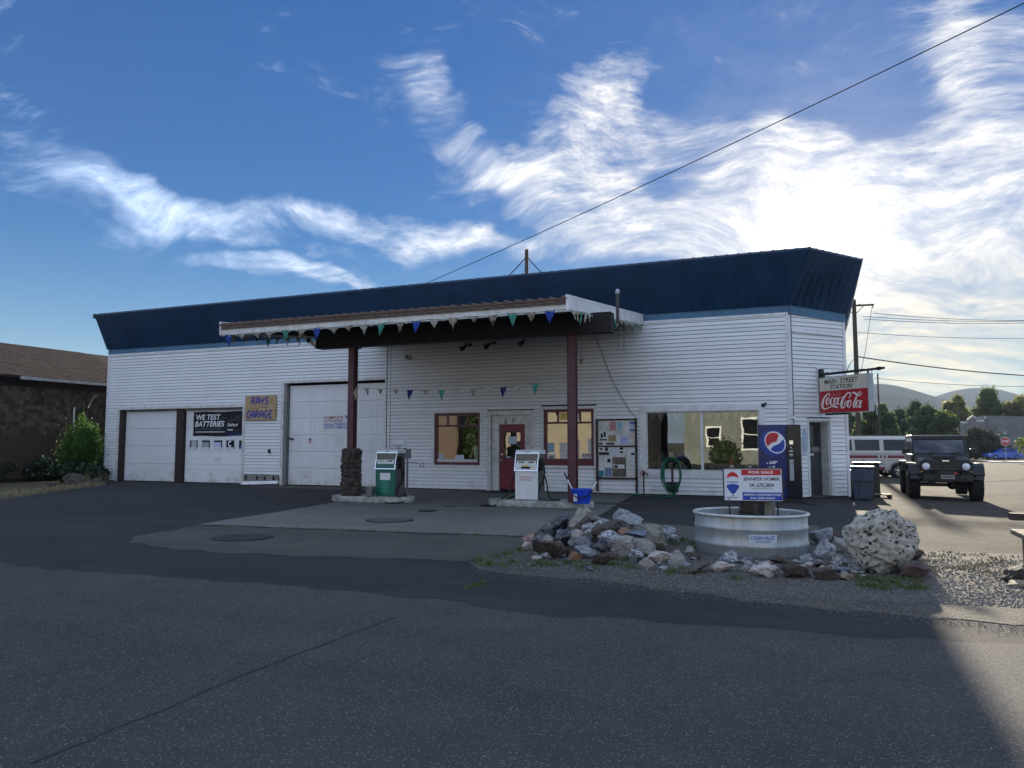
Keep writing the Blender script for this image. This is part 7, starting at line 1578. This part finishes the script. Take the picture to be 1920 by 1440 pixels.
TR = [(1598, 1665, 752, 95, L_mid, 'mid green tree behind the hanging sign'), (1655, 1725, 766, 120, L_dark, 'low dark tree between the sign and the tall trees'), (1690, 1750, 752, 112, L_dark, 'dark tree with ragged top left of the yellowish trees'), (1700, 1790, 762, 105, L_dark, 'broad dark tree behind the off road car'), (1770, 1830, 740, 140, L_yel, 'yellow green tree rising behind the brick building corner'), (1820, 1900, 727, 150, L_mid, 'tallest green tree behind the brick building'), (1880, 1960, 742, 145, L_yel, 'yellowish tree behind the right part of the brick building'), (1740, 1800, 772, 100, L_mid, 'green tree with yellow edge left of the thin pole'), (1560, 1620, 770, 110, L_dark, 'dark tree hidden behind the building corner'), (1640, 1700, 775, 90, L_dark, 'dark bushy tree above the van roof'), (1930, 2010, 760, 130, L_mid, 'green tree past the brick building at the far side')]
for i, (a, c, e, D, m, lb) in enumerate(TR): tree(a, c, e, D, m, lb, 60+i, n=12000, size=.20 if D < 125 else .26, trunk=.12, group='trees beyond the lot')
# dark shrub in front of the brick building
c = atD(1832, 862, 104); z0 = gz(c.x, c.y); t = thing('dark_bush', 'big dark reddish green bush before the brick building', 'bush', (c.x, c.y, z0)); k = 104/F
crown('crown', [(c.x-.8, c.y, z0+1.6, 30*k, 2, 22*k), (c.x+1.2, c.y, z0+2.2, 22*k, 2, 24*k), (c.x+3.0, c.y, z0+1.0, 18*k, 1.6, 14*k), (c.x-2.6, c.y, z0+1.0, 16*k, 1.6, 14*k), (c.x, c.y, z0+3.4, 14*k, 1.4, 12*k)], 7000, .2, leafmat('leaf_bronze', (.04, .038, .016), (.065, .055, .022), .35), t, 5)
MB().tube([(c.x, c.y, z0-.1), (c.x, c.y, z0+2)], [.2, .08], 7).build('trunk', M_bark, t)
c = atD(1925, 825, 60); z0 = gz(c.x, c.y); t = thing('leafy_branch_tree', 'thin leafy tree at the lot edge with a branch reaching in', 'tree', (c.x+1.5, c.y, z0))
crown('crown', [(c.x+.1, c.y, c.z-.2, .9, .8, .5), (c.x+1.2, c.y, c.z+.5, 1.1, .9, .8), (c.x-.2, c.y, c.z-.9, .5, .5, .4)], 900, .12, L_mid, t, 8); MB().tube([(c.x+1.5, c.y, z0-.1), (c.x+1.4, c.y, c.z-.5), (c.x+.3, c.y, c.z)], [.12, .08, .03], 7).build('trunk', M_bark, t)
# ------------------------------------------------------------------ hills
def hillmat():
    m, g, b, out = nodemat('hill_grassland'); tc = g.n('ShaderNodeTexCoord').outputs['Object']
    c = g.mix(g.mp(g.noise(tc, .006, 6, .65), .35, .65), (.085, .072, .048), (.05, .048, .033)); c = g.mix(g.mp(g.noise(tc, .05, 5, .7), .55, .68, 0, .75), c, (.018, .024, .016)); g.put(b.inputs['Base Color'], c); b.inputs['Roughness'].default_value = 1.0; b.inputs['Specular IOR Level'].default_value = 0.0; return m
M_hill = hillmat()
def hill(name, prof, D, depth, seed, z0=-1.0):
    b = MB(); n = len(prof); pr = smooth_path([(a, c, 0) for a, c in prof], 6); rows = 14
    for j in range(rows+1):
        s = j/rows
        for p in pr:
            d = D-depth*(1-s)*1.0; q = atD(p.x, p.y, D); gx = q*1.0; base = atD(p.x, 832, d); h = (q.z-z0)*(s**.8)*(1+.05*mnoise.noise(Vector((p.x*.03, s*5, seed)))*math.sin(math.pi*s)); b.v.append((base.x, base.y, z0+h))
    m_ = len(pr)
    for p in pr:
        base = atD(p.x, 832, D+depth); b.v.append((base.x, base.y, z0-5))
    for j in range(rows+1):
        for i in range(m_-1): b.f.append((j*m_+i, j*m_+i+1, (j+1)*m_+i+1, (j+1)*m_+i))
    return struct(b.build(name, M_hill, smooth=True))
hill('hill', [(1300, 790), (1420, 770), (1540, 745), (1610, 726), (1655, 719), (1700, 726), (1750, 741), (1800, 756), (1870, 772), (1960, 790)], 1500, 650, 1)
hill('hill', [(1560, 790), (1660, 768), (1750, 745), (1790, 733), (1830, 727), (1870, 728), (1910, 738), (1980, 756), (2100, 775), (2300, 790)], 1900, 700, 2)
hill('hill', [(-900, 815), (-300, 806), (0, 800), (500, 806), (1000, 800), (1400, 806)], 2400, 600, 3)
# ------------------------------------------------------------------ shingled shed at the left
XS = -29.3; t = thing('shingled_shed', 'dark brown shingled shed with a low sloping roof left of the station', 'shed', (XS, 19, 0)); zE = lambda y: 4.1
ze0 = onX(0, 702, XS).z; zr = onX(0, 640, XS-2.2).z
M_shw = mat('shed_dark_wall', (.030, .020, .018), .9, var=.4, vscale=3); M_shing = mat('cedar_shingle', (.060, .038, .028), .9, var=.5, vscale=7, col2=(.11, .075, .05), bump=.3, objvar=.55, stretch=(2, 2, .7)); M_shroof = mat('roof_shingle', (.056, .043, .040), .95, var=.35, vscale=2.5, col2=(.04, .032, .029), bump=.4, bscale=14, spec=.05)
MB().box((XS-7, 10, -.1), (XS-.03, 34, ze0-.05)).build('wall', M_shw, t)
FSH = Fr((XS, 0, 0), (0, 1, 0), (0, 0, 1)); sr2 = random.Random(12); PROTO = [None]*4
cnt = 0; row = .172
z = ze0-.42-.172; ri = 0; restb = MB()
shw_rows = []
while z > .1:
    y = 17.2+sr2.uniform(0, .1)
    while y < 24.6:
        w = sr2.uniform(.12, .26); th = .016+sr2.uniform(0, .012)
        q = [FSH.p(y, z-.012+sr2.uniform(-.008, .008), .0), FSH.p(y+w-.008, z-.012, .0), FSH.p(y+w-.008, z-.012, th), FSH.p(y, z-.012, th), FSH.p(y, z+row, 0), FSH.p(y+w-.008, z+row, 0), FSH.p(y+w-.008, z+row, .006), FSH.p(y, z+row, .006)]
        if z > 1.05 and 18.2 < y < 23.6 and cnt < 300: MB().hexa(q).build('shingle', M_shing, t); cnt += 1
        else: restb.hexa(q)
        y += w
    z -= row; ri += 1
stuff(restb.build('shingle_rows', M_shing, t))
rect(FSH, 20.6, 24.6, ze0-.42, ze0-.05, .0, .03, 'frieze_board', mat('dark_red_board', (.05, .022, .018), .8, var=.3), t); rect(FSH, 14, 20.6, ze0-.42, ze0-.05, .0, .02, 'frieze_board', M_shw, t)
b = MB(); b.hexa([(XS+.45, 10, ze0-.10), (XS+.45, 34, ze0-.10), (XS-4.5, 34, ze0+1.75), (XS-4.5, 10, ze0+1.75), (XS+.45, 10, ze0-.02), (XS+.45, 34, ze0-.02), (XS-4.5, 34, ze0+1.83), (XS-4.5, 10, ze0+1.83)]); rfo = b.build('roof', M_shroof, t)
nrow = 24; sl_ = Vector((-4.95, 0, 1.85)); slu = sl_.normalized(); nup = Vector((1.85, 0, 4.95)).normalized()
b = MB(); rb = random.Random(2)
for i in range(nrow):
    p0 = Vector((XS+.46, 0, ze0-.018))+sl_*(i/nrow); y = 17
    while y < 26:
        w = rb.uniform(.25, .34); th = .012+rb.uniform(0, .01); a, c = p0+Vector((0, y, 0)), p0+Vector((0, y+w-.012, 0)); e = slu*(sl_.length/nrow*1.15); b.hexa([a, c, c+e, a+e, a+nup*th, c+nup*th, c+e+nup*.003, a+e+nup*.003]); y += w
stuff(b.build('roof_shingles', M_shroof, rfo))
rect(Fr((XS+.46, 0, 0), (0, 1, 0), (0, 0, 1)), 19.6, 26, ze0-.16, ze0-.03, 0, .06, 'gutter', M_steel, t)
# shrubs, junipers, dry edge at the left
c = Vector((-27.75, 21.55, 0)); t = thing('conical_shrub', 'bright green pointed cedar shrub at the building corner', 'shrub', c)
crown('crown', [(c.x, c.y, 1.45, .78, .7, .75), (c.x-.25, c.y-.1, 1.0, .62, .6, .5), (c.x+.3, c.y, 1.15, .55, .55, .5), (c.x, c.y, 2.05, .42, .4, .42), (c.x-.05, c.y, 2.45, .18, .18, .38), (c.x+.35, c.y+.1, 1.95, .3, .3, .4)], 15000, .036, L_thuja, t, 9, dirs=(0, 0, 1), fill=.5)
MB().tube([(c.x, c.y, -.05), (c.x, c.y, 1.2)], [.07, .05], 8).build('trunk', M_bark, t)
b = MB(); b.tube([(c.x+.1, c.y-.1, 0), (c.x+.12, c.y, .9)], [.03, .02], 6)
JN = [(20, 900, 1.3), (75, 902, 1.2), (120, 905, 1.0), (-40, 905, 1.4), (50, 880, 1.4), (160, 903, .6)]
for i, (px, py, r_) in enumerate(JN):
    p = onZ(px, py, 0); p.y += .5; p.x -= .3; t = thing('juniper', ('spreading juniper under the shed wall', 'low juniper mound before the shed', 'juniper clump toward the pointed shrub', 'juniper bush at the street end of the shed', 'taller juniper against the shed shingles', 'small juniper sprig beside the pointed shrub')[i], 'shrub', (p.x, p.y, 0))
    rg = random.Random(i); crown('crown', [(p.x+rg.uniform(-.6, .6)*r_, p.y+rg.uniform(-.5, .5)*r_, rg.uniform(.2, .55)*r_+(.35 if i == 4 else 0), r_*.55, r_*.5, .28*r_) for _ in range(6)], 3000, .09, L_jun, t, 20+i); MB().tube([(p.x, p.y, -.05), (p.x, p.y, .3)], [.06, .04], 6).build('trunk', M_bark, t)
sp = []
for _ in range(120):
    s = gr.random(); p = onZ(-20+s*215, 934-s*26+gr.uniform(-3, 2)); sp.append((p.x, p.y))
blades('dry_grass_edge', 'strip of pale dry grass along the asphalt before the junipers', sp, M_dry, .04, .16, 22, .16, 12, w=.008, lean=.9)
sp = [tuple(onZ(gr.uniform(150, 195), gr.uniform(900, 909)))[:2] for _ in range(12)]
blades('tall_dry_stalks', 'tall dry stalks below the pointed shrub', sp, M_dry, .2, .55, 10, .12, 13, w=.005, lean=.4)
for k, (px, py, w_, h_, lb) in enumerate(((140, 908, .42, .32, 'rounded brown rock in the dry grass below the pointed shrub'), (98, 914, .25, .16, 'small brown stone in the dry grass before the junipers'), (182, 908, .26, .16, 'dark stone near the foot of the building corner'))):
    p = onZ(px, py, 0); me = rock_mesh('rock', 500+k, 3, 9, .06); me.materials.append(RM['brn']); o = bpy.data.objects.new('rock', me); COL.objects.link(o); o.location = (p.x, p.y, h_*.35); o.scale = (w_, w_*.8, h_); tag(o, lb, 'rock')
p = onZ(199, 908, 0); tag(MB().hexa([(p.x-.10, p.y-.05, -.01), (p.x+.12, p.y-.05, -.01), (p.x+.12, p.y+.05, -.01), (p.x-.10, p.y+.05, -.01), (p.x-.04, p.y-.03, .42), (p.x+.05, p.y-.03, .36), (p.x+.05, p.y+.03, .36), (p.x-.04, p.y+.03, .42)]).build('broken_board', M_oldw, None, world=(p.x, p.y, 0)), 'broken wood stake standing at the building corner', 'stake')
p = onX(139, 775, XS+.3); tag(MB().tube([(p.x, p.y, p.z+.25), (p.x, p.y, p.z), (p.x, p.y, p.z-.45), (p.x, p.y, 0)], [.035, .035, .03, .03], 8).build('vent_stack', M_white2, None, world=(p.x, p.y, 0)), 'thin white pipe against the shed wall beside the shrub', 'pipe')
cable('shed_cable', 'thin white cable reaching from the shed wall to the shrub', [onX(184, 741, XS+.3), onX(176, 745, XS+.35), onX(165, 765, XS+.4)], .012, m=M_white2)
t = thing('utility_meter', 'dark green box low on the shed side of the corner', 'box', (-27.5, 22.4, 0)); MB().box((-27.75, 22.3, 0), (-27.35, 22.6, 1.15)).build('box_body', mat('box_green', (.02, .05, .05), .6), t)
# ------------------------------------------------------------------ houses across the street, seen in the shop windows
M_hgrn = mat('sage_siding', (.20, .215, .19), .75, var=.2, vscale=1.2, bump=.2); M_htan = mat('tan_stucco', (.40, .34, .25), .8, var=.2, vscale=.8); M_hroof = mat('house_roof', (.06, .05, .045), .9, var=.3)
def house(x0, x1, yf, h, m, label, wins, dp=9, door=None):
    t = thing('house', label, 'house', ((x0+x1)/2, yf-dp/2, 0)); fr = Fr((x0, yf, 0), (-1, 0, 0), (0, 0, 1)); fr = Fr((x1, yf, 0), (-1, 0, 0), (0, 0, 1))
    MB().box((x0, yf-dp, -.1), (x1, yf, h)).build('wall', m, t)
    xm = yf-dp/2; MB().add([(x0-.4, yf+.5, h-.15), (x1+.4, yf+.5, h-.15), (x1+.4, xm, h+2.2), (x0-.4, xm, h+2.2), (x0-.4, yf-dp-.5, h-.15), (x1+.4, yf-dp-.5, h-.15), (x0-.4, yf+.5, h+.02), (x1+.4, yf+.5, h+.02), (x1+.4, xm, h+2.4), (x0-.4, xm, h+2.4), (x0-.4, yf-dp-.5, h+.02), (x1+.4, yf-dp-.5, h+.02)], [(0, 1, 2, 3), (3, 2, 5, 4), (6, 9, 8, 7), (9, 10, 11, 8), (0, 6, 7, 1), (4, 5, 11, 10), (0, 3, 9, 6), (3, 4, 10, 9), (1, 7, 8, 2), (2, 8, 11, 5)]).build('roof', M_hroof, t)
    for (u0, u1, z0, z1) in wins:
        w = frame4(fr, u0, u1, z0, z1, .13, .0, .08, 'window', M_cwhite, t); rect(fr, u0+.13, u1-.13, z0+.13, z1-.13, .005, .02, 'pane', MATS['tinted_pane'], w); rect(fr, u0+.13, u1-.13, (z0+z1)/2-.03, (z0+z1)/2+.03, .02, .06, 'sash_bar', M_cwhite, w)
    for u in (0.1, (x1-x0)-.25): rect(fr, u, u+.15, 0, h-.2, .002, .05, 'corner_board', m, t)
    return t
house(-9.5, 1.5, -13.5, 4.6, M_hgrn, 'sage green house across the street mirrored in the shop window', [(1.6, 2.9, 1.2, 3.0), (5.2, 6.8, 1.0, 3.4), (8.2, 9.4, 1.2, 2.8)])
house(-24, -12.5, -13.0, 5.0, M_htan, 'tan stucco house across the street mirrored in the right maroon window', [(1.5, 2.6, 1.2, 2.8), (8.5, 9.8, 1.2, 2.8)])
house(-46, -29, -14.0, 4.8, mat('brown_siding', (.15, .105, .085), .8, var=.2), 'brown house across the street mirrored in the left maroon window', [(3, 4.3, 1.2, 2.8), (8, 10.5, 1.0, 3.0), (13, 14.2, 1.2, 2.8)])
house(5, 17, -14.0, 4.6, mat('white_house_siding', (.66, .65, .62), .8, var=.15), 'white house across the street by the corner', [(2, 3.4, 1.2, 2.8), (7.5, 9, 1.2, 2.8)])
for i, (x, y, lb) in enumerate(((-6.4, -12.4, 'round bush before the sage green house'), (-26.5, -15, 'bushy tree between the houses across the street'))):
    t = thing('garden_bush', lb, 'bush', (x, y, 0)); s = (1.0, 2.4)[i]; crown('crown', [(x, y, .9*s, .9*s, .7*s, .9*s), (x+.4*s, y, .5*s, .6*s, .5*s, .5*s), (x-.4*s, y, .6*s, .6*s, .5*s, .6*s)], 2500, .12*s, L_dark, t, 40+i); MB().tube([(x, y, -.05), (x, y, .8*s)], [.08*s, .05*s], 6).build('trunk', M_bark, t)
# ------------------------------------------------------------------ haze: the air between here and the hills
hz = MB(); hz.box((-3100, -3100, -8), (3100, 3100, 235))
ho = hz.build('haze', None); ho['kind'] = 'stuff'; ho['label'] = 'thin pale summer haze over the valley'; ho['category'] = 'haze'
hm = bpy.data.materials.new('haze_air'); hm.use_nodes = True; g = NG(hm.node_tree); out = g.n('ShaderNodeOutputMaterial'); pv = g.n('ShaderNodeVolumePrincipled')
pv.inputs['Color'].default_value = (.62, .78, 1.0, 1); pv.inputs['Density'].default_value = 0.00016; pv.inputs['Anisotropy'].default_value = .0
g.nt.links.new(pv.outputs[0], out.inputs['Volume']); ho.data.materials.append(hm)
